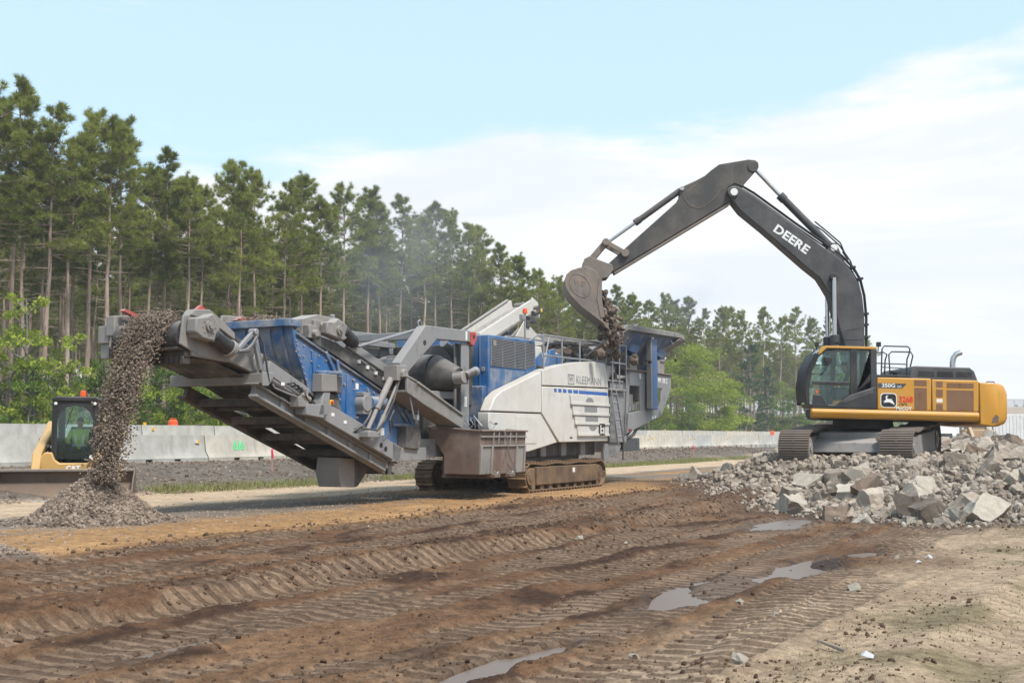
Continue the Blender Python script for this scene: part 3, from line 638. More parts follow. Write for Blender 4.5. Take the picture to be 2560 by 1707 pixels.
def leafy(seed, H=8., rad=2.6, base=.12, n=5200, size=.085, mat='leaf', bark='bark2', lobes=26, stems=1, low=False):
    rs_ = np.random.RandomState(seed); vs_, fs_ = [], []
    cs = []
    for s in range(stems):
        at_ = trunk_mesh(vs_, fs_, H*.92, .02+.009*H, .012, rs_, 6, 7, .3)
        for k in range(lobes//stems):
            f = rs_.uniform(base, 1.0); r = rad*(math.sin(min(1., f*1.5+.18)*1.57))*(1-max(0, f-.45)**1.6*2.0)*rs_.uniform(.25, 1.0); an = rs_.rand()*6.283
            c = at_(H*max(.05, f-.08))*1.0; e = np.array([c[0]+r*math.cos(an), c[1]+r*math.sin(an), H*f])
            stick(vs_, fs_, c, e, .02+.002*H, .006); cs.append((e, rad*rs_.uniform(.16, .34)))
    pos = []; ii = rs_.randint(len(cs), size=n)
    g = rs_.normal(size=(n, 3)); g /= np.linalg.norm(g, axis=1)[:, None]; g *= (rs_.rand(n)**.45)[:, None]
    E_ = np.array([c[0] for c in cs])[ii]; Rr = np.array([c[1] for c in cs])[ii]
    P = E_+g*Rr[:, None]*np.array([1.15, 1.15, .75]); P[:, 2] = np.maximum(P[:, 2], .05)
    A_ = rs_.normal(size=(n, 3)); A_ /= np.linalg.norm(A_, axis=1)[:, None]; B_ = np.cross(A_, rs_.normal(size=(n, 3))); B_ /= np.linalg.norm(B_, axis=1)[:, None]
    sz = (size*rs_.uniform(.6, 1.4, n))[:, None]
    v = np.stack([P-A_*sz, P-B_*sz*.5, P+A_*sz, P+B_*sz*.5], 1).reshape(-1, 3)
    tme = np_mesh('trunk', np.concatenate(vs_), tri=np.concatenate(fs_), smooth=True); tme.materials.append(M[bark])
    cme = np_mesh('crown', v, quad=np.arange(len(v)).reshape(-1, 4)); cme.materials.append(M[mat]); return tme, cme
PINES = [pine(21+k, crown=c, rad=r, dead=d) for k, (c, r, d) in enumerate(((.66, 2.5, 22), (.62, 2.7, 28), (.70, 2.3, 16), (.65, 2.4, 24), (.58, 2.9, 34), (.72, 2.3, 18)))]
BRANCHY = pine(90, crown=.46, rad=3.2, dead=70, whorls=20)
LEAFY = [leafy(41, 8, 2.7, n=11000, size=.065, lobes=40), leafy(42, 7, 2.2, mat='leaf2'), leafy(43, 9, 3.0, n=15000, size=.065, lobes=54), leafy(44, 6, 2.4, base=.05, n=7000, mat='leaf', lobes=30)]
SAPL = [leafy(51, 5, 1.2, .15, 1500, .07, 'leaf', lobes=24), leafy(52, 3.4, 1.3, .02, 1700, .07, 'leaf2', lobes=20), leafy(53, 2.6, 1.5, .0, 1800, .065, 'leaf', lobes=18)]
SPRUCE = [pine(61, H=12, crown=.12, rad=2.9, dead=4, whorls=24, nmat='needle2', tl=.36, droop=.05), pine(62, H=12, crown=.18, rad=2.4, dead=4, whorls=22, nmat='needle2', tl=.36)]
rt = random.Random(9)
def plant(name, meshes, p, sc, lab, cat, group, wid=None, lean=0.012):
    r_ = empty(name, p, rt.uniform(0, 6.283)); w = wid or sc; r_.scale = (w, w, sc)
    r_.rotation_euler.x = rt.gauss(0, lean); r_.rotation_euler.y = rt.gauss(0, lean); tag(r_, lab, cat, group)
    for nm, me in zip(('trunk', 'crown'), meshes): link(bpy.data.objects.new(nm, me), r_)
    return r_
def px_on_b(px, b):               # world point on the line b where the view column px crosses it
    k = (px-1280)/2900*math.cos(R(4.62)); Y = b/(V[0]*k+V[1]); return k*Y, Y
GP = 'pines along the wood edge'
edge = [(-75, 150), (-25, 230), (15, 200), (52, 280), (95, 255), (150, 330), (200, 268), (238, 285), (268, 290), (330, 390), (372, 362), (420, 420), (452, 440), (508, 374), (548, 430), (583, 405), (640, 430), (690, 412),
        (735, 470), (788, 436), (838, 446), (876, 480), (915, 465), (958, 510), (1000, 480), (1035, 500), (1078, 528), (1112, 525), (1150, 575), (1190, 598), (1240, 628), (1290, 645), (1340, 670), (1395, 690), (1422, 668),
        (1450, 685), (1490, 700), (1525, 685), (1555, 700), (1585, 692), (1620, 720), (1655, 715), (1682, 712), (1712, 722), (1750, 716), (1790, 735), (1830, 716), (1870, 738), (1905, 735), (1950, 760), (2000, 780)]
for i, (x, y) in enumerate(edge):
    px, py = x*1.0884, y*1.0884; b = -56+rt.uniform(-1.5, 1.5); X, Y = px_on_b(px, b); top = EYE+(1088-py)/2900*Y*1.004
    br = x == 508; ms = BRANCHY if br else PINES[i % 6]
    plant('pine_tree', ms, (X, Y, .35), (top-.35)/20, 'pine with many bare spreading branches below its crown at the wood edge' if br else 'tall straight pine with a bare pinkish trunk at the wood edge', 'tree', None if br else GP, wid=max(.85, (top-.35)/20)*rt.uniform(1.0, 1.22))
# the rows behind, seen between the edge trunks
cnt = 0; pts_deep = []
for row in range(1, 22):
    a = 26+rt.uniform(0, 4)
    while a < 330:
        b = -56-row*4.6+rt.uniform(-1.6, 1.6); p = ab2w(a, b); x = p.x/p.y
        if abs(x) < .60 and p.y > 40:
            H = rt.uniform(17.0, 19.6)*(1 if a < 130 else .93)
            if row <= 5 and cnt < 235 and abs(x) < .47:
                plant('pine_tree', PINES[rt.randrange(6)], (p.x, p.y, .35), H/20, 'slender pine standing within the shaded wood', 'tree', 'pines inside the wood', wid=rt.uniform(.85, 1.05)); cnt += 1
            else: pts_deep.append((p.x, p.y, .3, H/20))
        a += rt.uniform(3.4, 5.6)*(1 if a < 120 else 1.3)
# deeper wood: too many to tell apart, one object of instances on points
def instanced(name, pts, protos, label, cat):
    me = bpy.data.meshes.new(name); me.from_pydata([p[:3] for p in pts], [], [])
    at_ = me.attributes.new('sc', 'FLOAT', 'POINT'); at_.data.foreach_set('value', [p[3] for p in pts])
    ro = me.attributes.new('rz', 'FLOAT', 'POINT'); ro.data.foreach_set('value', [rt.uniform(0, 6.283) for _ in pts])
    ob = link(bpy.data.objects.new(name, me)); g = bpy.data.node_groups.new(name, 'GeometryNodeTree')
    g.interface.new_socket('Geometry', in_out='INPUT', socket_type='NodeSocketGeometry'); g.interface.new_socket('Geometry', in_out='OUTPUT', socket_type='NodeSocketGeometry')
    gi = g.nodes.new('NodeGroupInput'); go = g.nodes.new('NodeGroupOutput'); ip = g.nodes.new('GeometryNodeInstanceOnPoints'); jn = g.nodes.new('GeometryNodeJoinGeometry')
    for tme, cme in protos:
        pv = bpy.data.objects.new('p', tme), bpy.data.objects.new('p', cme)
        jj = g.nodes.new('GeometryNodeJoinGeometry')
        for q in pv:
            oi_ = g.nodes.new('GeometryNodeObjectInfo'); oi_.inputs['Object'].default_value = q; g.links.new(oi_.outputs['Geometry'], jj.inputs[0])
        gti = g.nodes.new('GeometryNodeGeometryToInstance'); g.links.new(jj.outputs[0], gti.inputs[0]); g.links.new(gti.outputs[0], jn.inputs[0])
    g.links.new(gi.outputs[0], ip.inputs['Points']); g.links.new(jn.outputs[0], ip.inputs['Instance']); ip.inputs['Pick Instance'].default_value = True
    na = g.nodes.new('GeometryNodeInputNamedAttribute'); na.data_type = 'FLOAT'; na.inputs['Name'].default_value = 'sc'
    nb = g.nodes.new('GeometryNodeInputNamedAttribute'); nb.data_type = 'FLOAT'; nb.inputs['Name'].default_value = 'rz'; cx_ = g.nodes.new('ShaderNodeCombineXYZ')
    g.links.new(nb.outputs[0], cx_.inputs['Z']); g.links.new(cx_.outputs[0], ip.inputs['Rotation']); g.links.new(na.outputs[0], ip.inputs['Scale'])
    g.links.new(ip.outputs[0], go.inputs[0]); md = ob.modifiers.new('trees', 'NODES'); md.node_group = g
    return tag(ob, label, cat, None, 'stuff')
instanced('deep_pine_wood', pts_deep, PINES[:3], 'deep shaded interior of the pine wood', 'wood')
# undergrowth along the wood edge and through its depth
us = []
for k in range(1100):
    a = rt.uniform(28, 330); b = -52-rt.uniform(0, 10)-rt.random()**2*110; p = ab2w(a, b)
    if abs(p.x/p.y) < .55: us.append((p.x, p.y, .3, rt.uniform(.55, 1.15)*(1+max(0, -b-66)/45)))
for k in range(230):
    a = rt.uniform(28, 82); b = -52-rt.random()**1.4*16; p = ab2w(a, b)
    if abs(p.x/p.y) < .55: us.append((p.x, p.y, .3, rt.uniform(.8, 1.6)))
instanced('undergrowth', us, SAPL[1:]+[SAPL[0]], 'bright green undergrowth filling the foot of the pine wood', 'undergrowth')
for (x, y0, b, m, lab) in ((62, 655, -53, SAPL[0], 'yellow green young tree in front of the leftmost pine trunks'), (20, 730, -54, SAPL[0], 'thin yellow green sapling beside the yellow green young tree'),
                           (225, 820, -54, SAPL[1], 'small leafy bush at the foot of two pines behind the loader'), (560, 850, -52, SAPL[2], 'bright green shrub seen under the gravel conveyor'), (430, 880, -52, SAPL[2], 'bright green shrub left of the conveyor underside'), (335, 800, -54, SAPL[1], 'leafy green sapling right of the falling gravel')):
    X, Y = px_on_b(x*1.0884, b); top = EYE+(1088-y0*1.0884)/2900*Y; H0 = 5 if m is SAPL[0] else 3.4 if m is SAPL[1] else 2.6
    plant('young_tree', m, (X, Y, .4), (top-.4)/H0, lab, 'young tree', None, lean=.02)
# broadleaf trees and spruces on the right, in front of the pines
for (x, y0, b, ms, w, lab) in ((1598, 800, -52, LEAFY[2], 1.7, 'broad bright yellow green tree right of the crusher hopper'), (1545, 830, -52.5, LEAFY[0], 1.5, 'bright green tree standing close behind the hopper'), (1650, 880, -51, LEAFY[3], 1.7, 'low light green tree in front of the broad yellow green one'),
                               (1528, 930, -49, LEAFY[3], .8, 'small green bush low behind the hopper'), (1582, 905, -49.5, LEAFY[1], .9, 'mid green bush at the foot of the broad yellow green tree'), (1668, 930, -49, LEAFY[3], .8, 'low green bush beside the dark spruce'),
                               (1728, 800, -52, SPRUCE[0], 1.0, 'dark bluish spruce between the light green trees'), (1765, 850, -53, SPRUCE[1], .8, 'smaller spruce beside the dark bluish one'), (1700, 870, -54, LEAFY[1], .9, 'green tree half behind the dark spruce'),
                               (1830, 900, -50, LEAFY[1], 1.4, 'green bushy tree left of the excavator cab'), (1868, 820, -54, SPRUCE[1], .9, 'pale green conifer beside the excavator cab'), (1795, 880, -53, LEAFY[0], 1.3, 'light green tree between spruce and excavator'),
                               (1930, 830, -53, SPRUCE[0], 1.0, 'conifer behind the excavator cab'), (1480, 840, -54, LEAFY[1], 1.0, 'green tree hidden behind the hopper'), (1990, 900, -52, LEAFY[1], 1.1, 'green tree behind the excavator body')):
    X, Y = px_on_b(x*1.0884, b); top = EYE+(1088-y0*1.0884)/2900*Y; H0 = {id(LEAFY[0]): 8, id(LEAFY[1]): 7, id(LEAFY[2]): 9, id(LEAFY[3]): 6}.get(id(ms), 12)
    plant('spruce_tree' if ms in SPRUCE else 'broadleaf_tree', ms, (X, Y, .2), (top-.2)/H0, lab, 'tree', None, wid=(top-.2)/H0*w)
# ------------------------------------------------------------------ tracked impact crusher, built in its own frame (a along, b to the near side, z up)
def crawler(parent, name, x0, L, Rw, yc, w, z0, mats, pitch=.19, grousers=1, frame_h=None, label=None):
    """a crawler: side frame with sprocket, idler and rollers, and one object for each shoe"""
    mf, ms = mats; fh = frame_h or Rw*1.1; th = .05
    fr = MB(); zc = z0+Rw
    fr.prism([(x0+Rw*.9, zc-fh/2), (x0+L-Rw*.9, zc-fh/2), (x0+L-Rw*.55, zc-fh*.2), (x0+L-Rw*.55, zc+fh*.3), (x0+L-Rw*.9, zc+fh/2), (x0+Rw*.9, zc+fh/2), (x0+Rw*.55, zc+fh*.2), (x0+Rw*.55, zc-fh*.2)], yc-w*.40, yc+w*.40)
    f = fr.build(name, mf, parent, bevel=.02)
    for nm, xc in (('sprocket', x0+Rw), ('idler', x0+L-Rw)):
        m_ = MB().cyl((xc, yc-w*.2, zc), (xc, yc+w*.2, zc), Rw-.09, n=24).cyl((xc, yc-w*.44, zc), (xc, yc+w*.44, zc), Rw*.5, n=18).cyl((xc, yc-w*.47, zc), (xc, yc+w*.47, zc), Rw*.25, n=12)
        if nm == 'sprocket':
            for k in range(14):
                an = 2*math.pi*k/14; c_, s_ = math.cos(an), math.sin(an)
                m_.beam((xc+c_*(Rw-.12), yc, zc+s_*(Rw-.12)), (xc+c_*(Rw-.045), yc, zc+s_*(Rw-.045)), .08, .05, up=(0, 1, 0))
        m_.build(nm, mf, f)
    nr_ = int((L-2*Rw)/.42)
    for k in range(nr_):
        xc = x0+Rw+.15+(L-2*Rw-.3)*k/max(1, nr_-1)
        MB().cyl((xc, yc-w*.42, z0+.16), (xc, yc+w*.42, z0+.16), .10, n=12).build('roller', mf, f)
    for k in (1, 2):
        xc = x0+L*k/3; MB().cyl((xc, yc-w*.25, z0+2*Rw-.12), (xc, yc+w*.25, z0+2*Rw-.12), .07, n=10).build('carrier_roller', mf, f)
    sm = MB().box(-pitch*.485, pitch*.485, -w/2, w/2, -.012, .018)
    for g in range(grousers):
        gx = 0 if grousers == 1 else pitch*(-.36+.72*g/(grousers-1)); h = .055 if grousers == 1 else .035
        sm.add([(gx-.022, -w/2, .017), (gx+.022, -w/2, .017), (gx+.012, -w/2, .018+h), (gx-.012, -w/2, .018+h), (gx-.022, w/2, .017), (gx+.022, w/2, .017), (gx+.012, w/2, .018+h), (gx-.012, w/2, .018+h)],
               [(0, 1, 2, 3), (7, 6, 5, 4), (0, 4, 5, 1), (1, 5, 6, 2), (2, 6, 7, 3), (3, 7, 4, 0)])
    sm.box(-pitch*.5, pitch*.5, -w*.16, w*.16, -.07, -.011)
    me = sm.mesh('track_shoe', ms, None)
    rr = Rw-.075; per = 2*(L-2*Rw)+2*math.pi*rr; n = int(round(per/pitch)); S_ = L-2*Rw
    for k in range(n):
        s = per*k/n
        if s < S_: x, z, an = x0+Rw+s, zc+rr-.035*math.sin(s/S_*math.pi*3)**2, 0.
        elif s < S_+math.pi*rr: t_ = (s-S_)/rr; x, z, an = x0+L-Rw+rr*math.sin(t_), zc+rr*math.cos(t_), t_
        elif s < 2*S_+math.pi*rr: x, z, an = x0+L-Rw-(s-S_-math.pi*rr), zc-rr, math.pi
        else: t_ = (s-2*S_-math.pi*rr)/rr; x, z, an = x0+Rw-rr*math.sin(t_), zc-rr*math.cos(t_), math.pi+t_
        o = link(bpy.data.objects.new('track_shoe', me), f); o.location = (x, yc, z); o.rotation_euler = (0, an, 0)
    return f
CR = empty('tracked_crusher', (-1.1, 28.96, 0), ROADROT)
tag(CR, 'tracked rock crusher, blue, white and grey, dropping crushed stone from its raised conveyor', 'rock crusher')
FB = lambda: MB(flip=True)
M['magnet'] = paint('worn_black_drum', (.030, .027, .025, 1), .6, .28, grime=.6)
def pb(name, mat, mb, parent=CR, bevel=.012, smooth=35): return mb.build(name, M[mat], parent, bevel, smooth)
for s in (-1, 1):
    f = crawler(CR, 'crawler_track', 0, 4.95, .40, s*1.34, .5, -.02, (M['mud'], M['mud']), .18)
    pb('track_guard', 'mud', FB().box(.65, 4.3, -s*1.34-.262, -s*1.34+.262, .18, .62), f)
    pb('inspection_plate', 'label', FB().box(2.7, 2.84, 1.60, 1.608, .44, .56), f) if s < 0 else None
# chassis
ch = FB().box(-4.4, 9.0, -.95, -.72, .92, 1.32).box(-4.4, 9.0, .72, .95, .92, 1.32)
for a in (-4.2, -2.6, -1.0, .6, 2.2, 3.8, 5.4, 7.0, 8.6): ch.box(a-.12, a+.12, -.73, .73, .98, 1.28)
ch.box(.5, 4.4, -1.0, 1.0, .70, .93).box(.6, 1.0, -1.3, 1.3, .5, .75).box(3.7, 4.1, -1.3, 1.3, .5, .75)
pb('chassis', 'steel', ch)
pb('belly_plate', 'under', FB().box(-3.4, 8.6, -.71, .71, 1.0, 1.26)); pb('dark_gap_fill', 'steel_d', FB().box(.1, 4.9, .95, 1.25, .86, 1.3).box(.1, 4.9, -1.25, -.95, .86, 1.3))  # outer dark boxes added so the gap under the cover reads dark
for a in (1.4, 2.6, 3.8): pb('underframe_post', 'steel', FB().box(a, a+.3, 1.25, 1.33, .86, 1.24))

pb('crusher_box', 'steel_d', FB().box(1.2, 4.9, -1.1, 1.1, 1.32, 3.2))
# main discharge conveyor: 20 degree incline from under the crusher to the head
SL = -.353
def cz(a): return 2.23+SL*(a+9.5)                 # bottom flange line
cv = empty('discharge_conveyor'); cv.parent = CR
for s in (-1, 1):
    m_ = FB().beam((-8.95, s*.80, cz(-8.95)+.15), (-4.8, s*.80, cz(-4.8)+.15), .10, .26)
    m_.beam((-9.0, s*.845, cz(-9.0)+.055), (-4.95, s*.845, cz(-4.95)+.055), .2, .05).beam((-9.0, s*.845, cz(-9.0)+.26), (-4.9, s*.845, cz(-4.9)+.26), .2, .03)
    for a in (-8.2, -7.5, -6.8, -6.1, -5.4, -4.7): m_.beam((a, s*.865, cz(a)+.06), (a, s*.865, cz(a)+.25), .03, .12, up=(1, 0, 0))
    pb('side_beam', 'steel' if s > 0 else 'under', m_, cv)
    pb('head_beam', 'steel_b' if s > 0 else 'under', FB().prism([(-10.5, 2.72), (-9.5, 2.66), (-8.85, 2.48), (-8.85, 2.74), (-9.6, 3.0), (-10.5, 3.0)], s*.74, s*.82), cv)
for i, a in enumerate((-8.6, -7.7, -6.8, -5.9, -5.0)):
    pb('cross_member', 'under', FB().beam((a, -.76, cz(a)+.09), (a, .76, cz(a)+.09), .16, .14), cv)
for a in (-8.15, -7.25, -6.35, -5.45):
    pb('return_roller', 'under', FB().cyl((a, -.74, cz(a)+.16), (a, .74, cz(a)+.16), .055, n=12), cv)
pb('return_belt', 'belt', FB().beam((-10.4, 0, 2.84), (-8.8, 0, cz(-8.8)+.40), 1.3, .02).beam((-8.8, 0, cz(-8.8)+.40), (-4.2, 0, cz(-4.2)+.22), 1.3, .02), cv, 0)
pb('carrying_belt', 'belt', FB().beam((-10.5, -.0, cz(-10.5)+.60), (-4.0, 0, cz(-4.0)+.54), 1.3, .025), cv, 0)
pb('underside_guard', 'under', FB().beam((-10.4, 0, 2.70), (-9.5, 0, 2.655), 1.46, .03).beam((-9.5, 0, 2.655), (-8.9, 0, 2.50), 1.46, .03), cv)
hd = pb('head_pulley', 'rubber', FB().cyl((-10.55, -.72, 3.06), (-10.55, .74, 3.06), .25, n=28), cv)
pb('pulley_shaft', 'steel', FB().cyl((-10.55, -1.05, 3.06), (-10.55, 1.02, 3.06), .05, n=12), hd)
for s in (-1, 1):
    pb('bearing_plate', 'steel_b', FB().prism([(-10.78, 2.9), (-10.3, 2.72), (-9.7, 2.70), (-9.7, 3.1), (-10.0, 3.36), (-10.4, 3.44), (-10.72, 3.38)], s*.78, s*.83), cv)
    pb('skirt_board', 'steel_d', FB().prism([(-10.5, 3.1), (-10.5, 3.46), (-9.9, 3.44), (-9.6, 3.28), (-5.0, 1.62), (-5.0, 1.40)], s*.60, s*.64), cv)
sc_ = FB().box(-10.62, -10.48, -.78, .78, 2.70, 2.80)
for k in range(13): sc_.box(-10.64, -10.46, -.74+.118*k, -.66+.118*k, 2.58, 2.71)
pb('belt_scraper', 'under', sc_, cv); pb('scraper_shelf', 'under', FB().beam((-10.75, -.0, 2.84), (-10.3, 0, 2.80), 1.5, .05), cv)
g = FB().prism([(-10.68, 3.10), (-10.66, 3.34), (-10.42, 3.38), (-10.27, 3.45), (-10.08, 3.22), (-10.17, 2.96), (-10.5, 3.0)], .84, 1.06)
pb('gearbox', 'steel_b', g, cv, .03)
gb = FB().cyl((-10.36, 1.05, 3.22), (-10.36, 1.10, 3.22), .09, n=16).cyl((-10.36, 1.09, 3.22), (-10.36, 1.13, 3.22), .05, n=12)
for k in range(8): an = k*math.pi/4; gb.cyl((-10.36+.15*math.cos(an), 1.055, 3.2+.13*math.sin(an)), (-10.36+.15*math.cos(an), 1.075, 3.2+.13*math.sin(an)), .014, n=6)
pb('gearbox_cover', 'steel_b', gb, cv, 0)
dm = pb('drive_motor', 'black', FB().cyl((-10.2, .97, 3.08), (-9.78, .97, 2.90), .13, n=20).cyl((-9.8, .97, 2.91), (-9.66, .97, 2.85), .145, .10, n=20), cv, .01)
pb('motor_cap', 'steel_b', FB().cyl((-9.79, .97, 2.905), (-9.69, .97, 2.86), .155, n=20), dm)
pb('head_guard', 'steel_b', FB().prism([(-10.58, 3.40), (-10.5, 3.50), (-10.14, 3.53), (-9.92, 3.42), (-9.5, 3.18), (-9.5, 3.06), (-10.0, 3.28), (-10.3, 3.36)], .66, .86), cv)
pb('head_guard', 'steel_b', FB().prism([(-10.78, 3.1), (-10.78, 3.44), (-10.3, 3.50), (-9.95, 3.42), (-9.9, 3.2)], -.90, -.70), cv)
pb('bearing_block', 'steel_b', FB().box(-10.75, -10.4, -1.12, -.86, 2.98, 3.28).box(-10.7, -10.55, -1.1, -.9, 2.72, 2.98), cv)
pb('warning_flag', 'red', FB().prism([(-10.75, 3.52), (-10.35, 3.40), (-10.15, 3.38), (-10.2, 3.43), (-10.7, 3.56)], -.62, -.52), cv, 0)
pb('warning_flag', 'red', FB().prism([(-10.3, 3.49), (-10.12, 3.62), (-9.95, 3.5)], .58, .66), cv, 0)
# folding brace, cylinders and hoses beside the head
fb_ = FB().beam((-9.62, .98, 2.84), (-9.16, .98, 3.22), .07, .08).beam((-9.16, .98, 3.22), (-8.95, .98, 2.56), .07, .10).cyl((-9.16, .9, 3.22), (-9.16, 1.06, 3.22), .06, n=12)
pb('folding_brace', 'galv', fb_, cv)
pb('hose', 'rubber', FB().tube([(-9.66, 1.04, 2.82), (-9.4, 1.1, 2.86), (-9.16, 1.1, 3.16), (-9.06, 1.12, 3.02), (-8.95, 1.1, 2.7), (-8.84, 1.08, 2.35)], .018, 6), cv, 0)
pb('hose', 'galv', FB().tube([(-9.62, 1.06, 2.85), (-9.42, 1.08, 2.90), (-9.28, 1.08, 3.02), (-9.18, 1.08, 3.14)], .014, 6), cv, 0)
xb = FB().box(-9.02, -8.78, -1.13, 1.06, 2.32, 2.50); xb.prism([(-9.03, 2.30), (-8.77, 2.30), (-8.77, 2.33), (-9.03, 2.33)], -1.14, 1.0)
pb('transport_cross_beam', 'steel_b', xb, CR, .01)
pb('beam_end_plate', 'steel', FB().prism([(-9.02, 2.27), (-8.86, 2.27), (-8.72, 2.44), (-8.72, 2.52), (-9.02, 2.52)], 1.06, 1.09))
for b in (-.98, -.86, .72, .84): pb('beam_bracket', 'steel' if b > 0 else 'steel_d', FB().beam((-8.9, b, 2.48), (-8.78, b, 2.86), .03, .09, up=(1, 0, 0)))
for (p, q, r_) in (((-8.76, 1.0, 2.42), (-8.14, 1.0, 2.2), .055), ((-8.14, 1.0, 2.2), (-7.75, 1.0, 2.07), .03)): pb('hydraulic_cylinder', 'steel' if r_ > .04 else 'chrome', FB().cyl((p), (q), r_, n=14))
pb('hose', 'galv', FB().tube([(-8.7, 1.05, 2.31), (-8.66, 1.06, 2.25), (-8.3, 1.06, 2.16), (-8.0, 1.06, 2.1)], .018, 6), CR, 0)
va = FB().box(-8.05, -7.75, .9, 1.12, 1.92, 2.12).cyl((-7.95, 1.1, 2.16), (-7.7, 1.1, 2.06), .05, n=10).cyl((-7.9, 1.02, 2.1), (-7.86, 1.02, 2.22), .03, n=8).box(-7.8, -7.55, .95, 1.08, 1.78, 1.95)
pb('valve_block', 'steel_b', va)
for k in range(4): pb('hose', 'rubber', FB().tube([(-8.5+.15*k, 1.0, 2.30-.05*k), (-8.2+.12*k, 1.12, 2.36-.04*k), (-7.9, 1.1+.02*k, 2.2-.02*k), (-7.6, 1.06, 2.05-.04*k), (-7.4, 1.0, 2.0-.03*k)], .016, 6), CR, 0)
# long lower rail of the screen support
lr = FB().beam((-8.85, 1.0, 2.62), (-7.7, 1.0, 2.16), .14, .24).beam((-7.3, 1.0, 1.90), (-4.6, 1.0, .98), .14, .34).prism([(-4.9, .86), (-4.9, 1.25), (-4.55, 1.14), (-3.6, 1.14), (-3.6, .86)], .93, 1.07)
lr.prism([(-7.85, 1.78), (-7.85, 1.98), (-7.3, 1.98), (-7.3, 1.72)], .86, 1.14)
pb('screen_support_rail', 'steel', lr)
for a, z in ((-6.2, 1.49), (-5.15, 1.12), (-5.32, 1.2)): pb('lightening_hole', 'black', FB().cyl((a, 1.069, z), (a, 1.074, z), .055, n=14), CR, 0)
for k in range(9):                                    # troughing idlers and their brackets along the belt
    a = -8.6+.5*k; pb('idler_bracket', 'steel_b', FB().prism([(a-.09, cz(a)+.27), (a+.09, cz(a)+.25), (a+.04, cz(a)+.74), (a-.04, cz(a)+.75)], .80, .86), cv, .005); pb('trough_idler', 'steel_d', FB().cyl((a, .28, cz(a)+.60), (a, .80, cz(a)+.74), .05, n=10), cv, 0)
for k in range(3): pb('cable', 'rubber', FB().tube([(-8.8+.62*q, .875+.012*k, cz(-8.8+.62*q)+.34+.05*k+.018*math.sin(q*2.1+k)) for q in range(8)], .014, 5), cv, 0)
for a in (-7.6, -6.3): pb('junction_box', 'steel_b', FB().box(a, a+.2, .86, .96, cz(a)+.30, cz(a)+.46), cv)
for (a, z) in ((-8.5, 2.2), (-7.0, 1.62), (-6.6, 1.68)): pb('sticker', 'label', FB().box(a, a+.10, 1.072, 1.075, cz(a)+.42, cz(a)+.48), cv, 0)
# screen box
ss = FB().prism([(-7.97, 3.37), (-5.03, 2.32), (-3.91, 1.92), (-3.82, 1.6), (-4.5, 1.12), (-5.14, 1.34), (-5.77, 1.59), (-6.65, 1.80), (-7.45, 2.16), (-7.94, 3.11)], .88, .91)
scn = pb('screen_side_plate', 'blue', ss)
pb('screen_side_plate', 'blue', FB().prism([(-7.97, 3.37), (-3.91, 1.92), (-3.82, 1.6), (-4.5, 1.12), (-6.65, 1.80), (-7.45, 2.16), (-7.94, 3.11)], -.74, -.71))
pb('screen_deck', 'steel_d', FB().beam((-7.7, .08, 3.0), (-4.1, .08, 1.7), 1.56, .06).beam((-7.4, .08, 2.55), (-4.3, .08, 1.45), 1.56, .06))
ew = FB()
for k in range(10):                                         # hood plate of the screen end, curved in
    z0, z1 = 2.42+.1*k, 2.42+.1*(k+1); a_ = lambda z: -7.55-.42*math.sin((z-2.42)/1.0*1.57)
    ew.add([(a_(z0), -.70, z0), (a_(z0), .88, z0), (a_(z1), .88, z1), (a_(z1), -.70, z1), (a_(z0)+.02, -.70, z0), (a_(z0)+.02, .88, z0), (a_(z1)+.02, .88, z1), (a_(z1)+.02, -.70, z1)],
           [(0, 1, 2, 3), (7, 6, 5, 4), (0, 4, 5, 1), (1, 5, 6, 2), (2, 6, 7, 3), (3, 7, 4, 0)])
pb('screen_end_hood', 'blue_l', ew, CR, 0, 60)
for b in (-.55, -.25, .05, .35, .65):
    rb_ = FB(); pts = [(a_(2.5+.1*k)-.015, b, 2.5+.1*k) for k in range(10)]
    for p, q in zip(pts[:-1], pts[1:]): rb_.beam(p, q, .05, .05, up=(1, 0, 0))
    pb('hood_rib', 'blue_l', rb_, CR, 0)
pb('hood_top_flange', 'blue_l', FB().box(-8.12, -7.78, -.74, .93, 3.42, 3.56))
pb('hood_lower_plate', 'steel_d', FB().prism([(-7.62, 2.05), (-7.62, 2.46), (-7.5, 2.46), (-7.3, 2.1)], -.70, .87))
for (p0, p1) in (((-7.9, 3.28), (-4.0, 1.90)), ((-7.55, 2.22), (-6.7, 1.86))): pb('screen_rub_rail', 'steel_d', FB().beam((p0[0], .93, p0[1]), (p1[0], .93, p1[1]), .05, .045))
for (q) in ([(-7.30, 2.60), (-7.02, 3.0), (-6.78, 2.92), (-6.62, 2.62)], [(-4.75, 1.62), (-4.62, 2.08), (-4.35, 2.0), (-4.0, 1.62)]):   # spring bracket gussets
    gs = FB().beam((q[1][0], .94, q[1][1]), (q[3][0]-.1, .94, q[3][1]), .05, .07).beam((q[2][0]+.12, .94, q[2][1]-.05), (q[3][0]+.02, .94, q[3][1]), .05, .07).beam((q[0][0], .95, q[0][1]), (q[3][0]+.08, .95, q[3][1]), .08, .06)
    pb('spring_bracket', 'blue_l', gs)
pb('spring_cover', 'steel_b', FB().prism([(-7.42, 2.22), (-7.40, 2.56), (-6.95, 2.56), (-6.92, 2.24)], .92, 1.16)); pb('spring_cover', 'steel_d', FB().prism([(-6.91, 2.22), (-6.93, 2.56), (-6.7, 2.54), (-6.7, 2.2)], .92, 1.1))
pb('spring_seat', 'steel', FB().prism([(-7.48, 1.78), (-7.32, 2.22), (-7.12, 2.22), (-7.2, 1.78)], .93, 1.14))
pb('mounting_plate', 'steel_d', FB().prism([(-7.14, 1.72), (-7.08, 2.2), (-6.72, 2.2), (-6.6, 1.9), (-6.55, 1.62)], .95, 1.02))
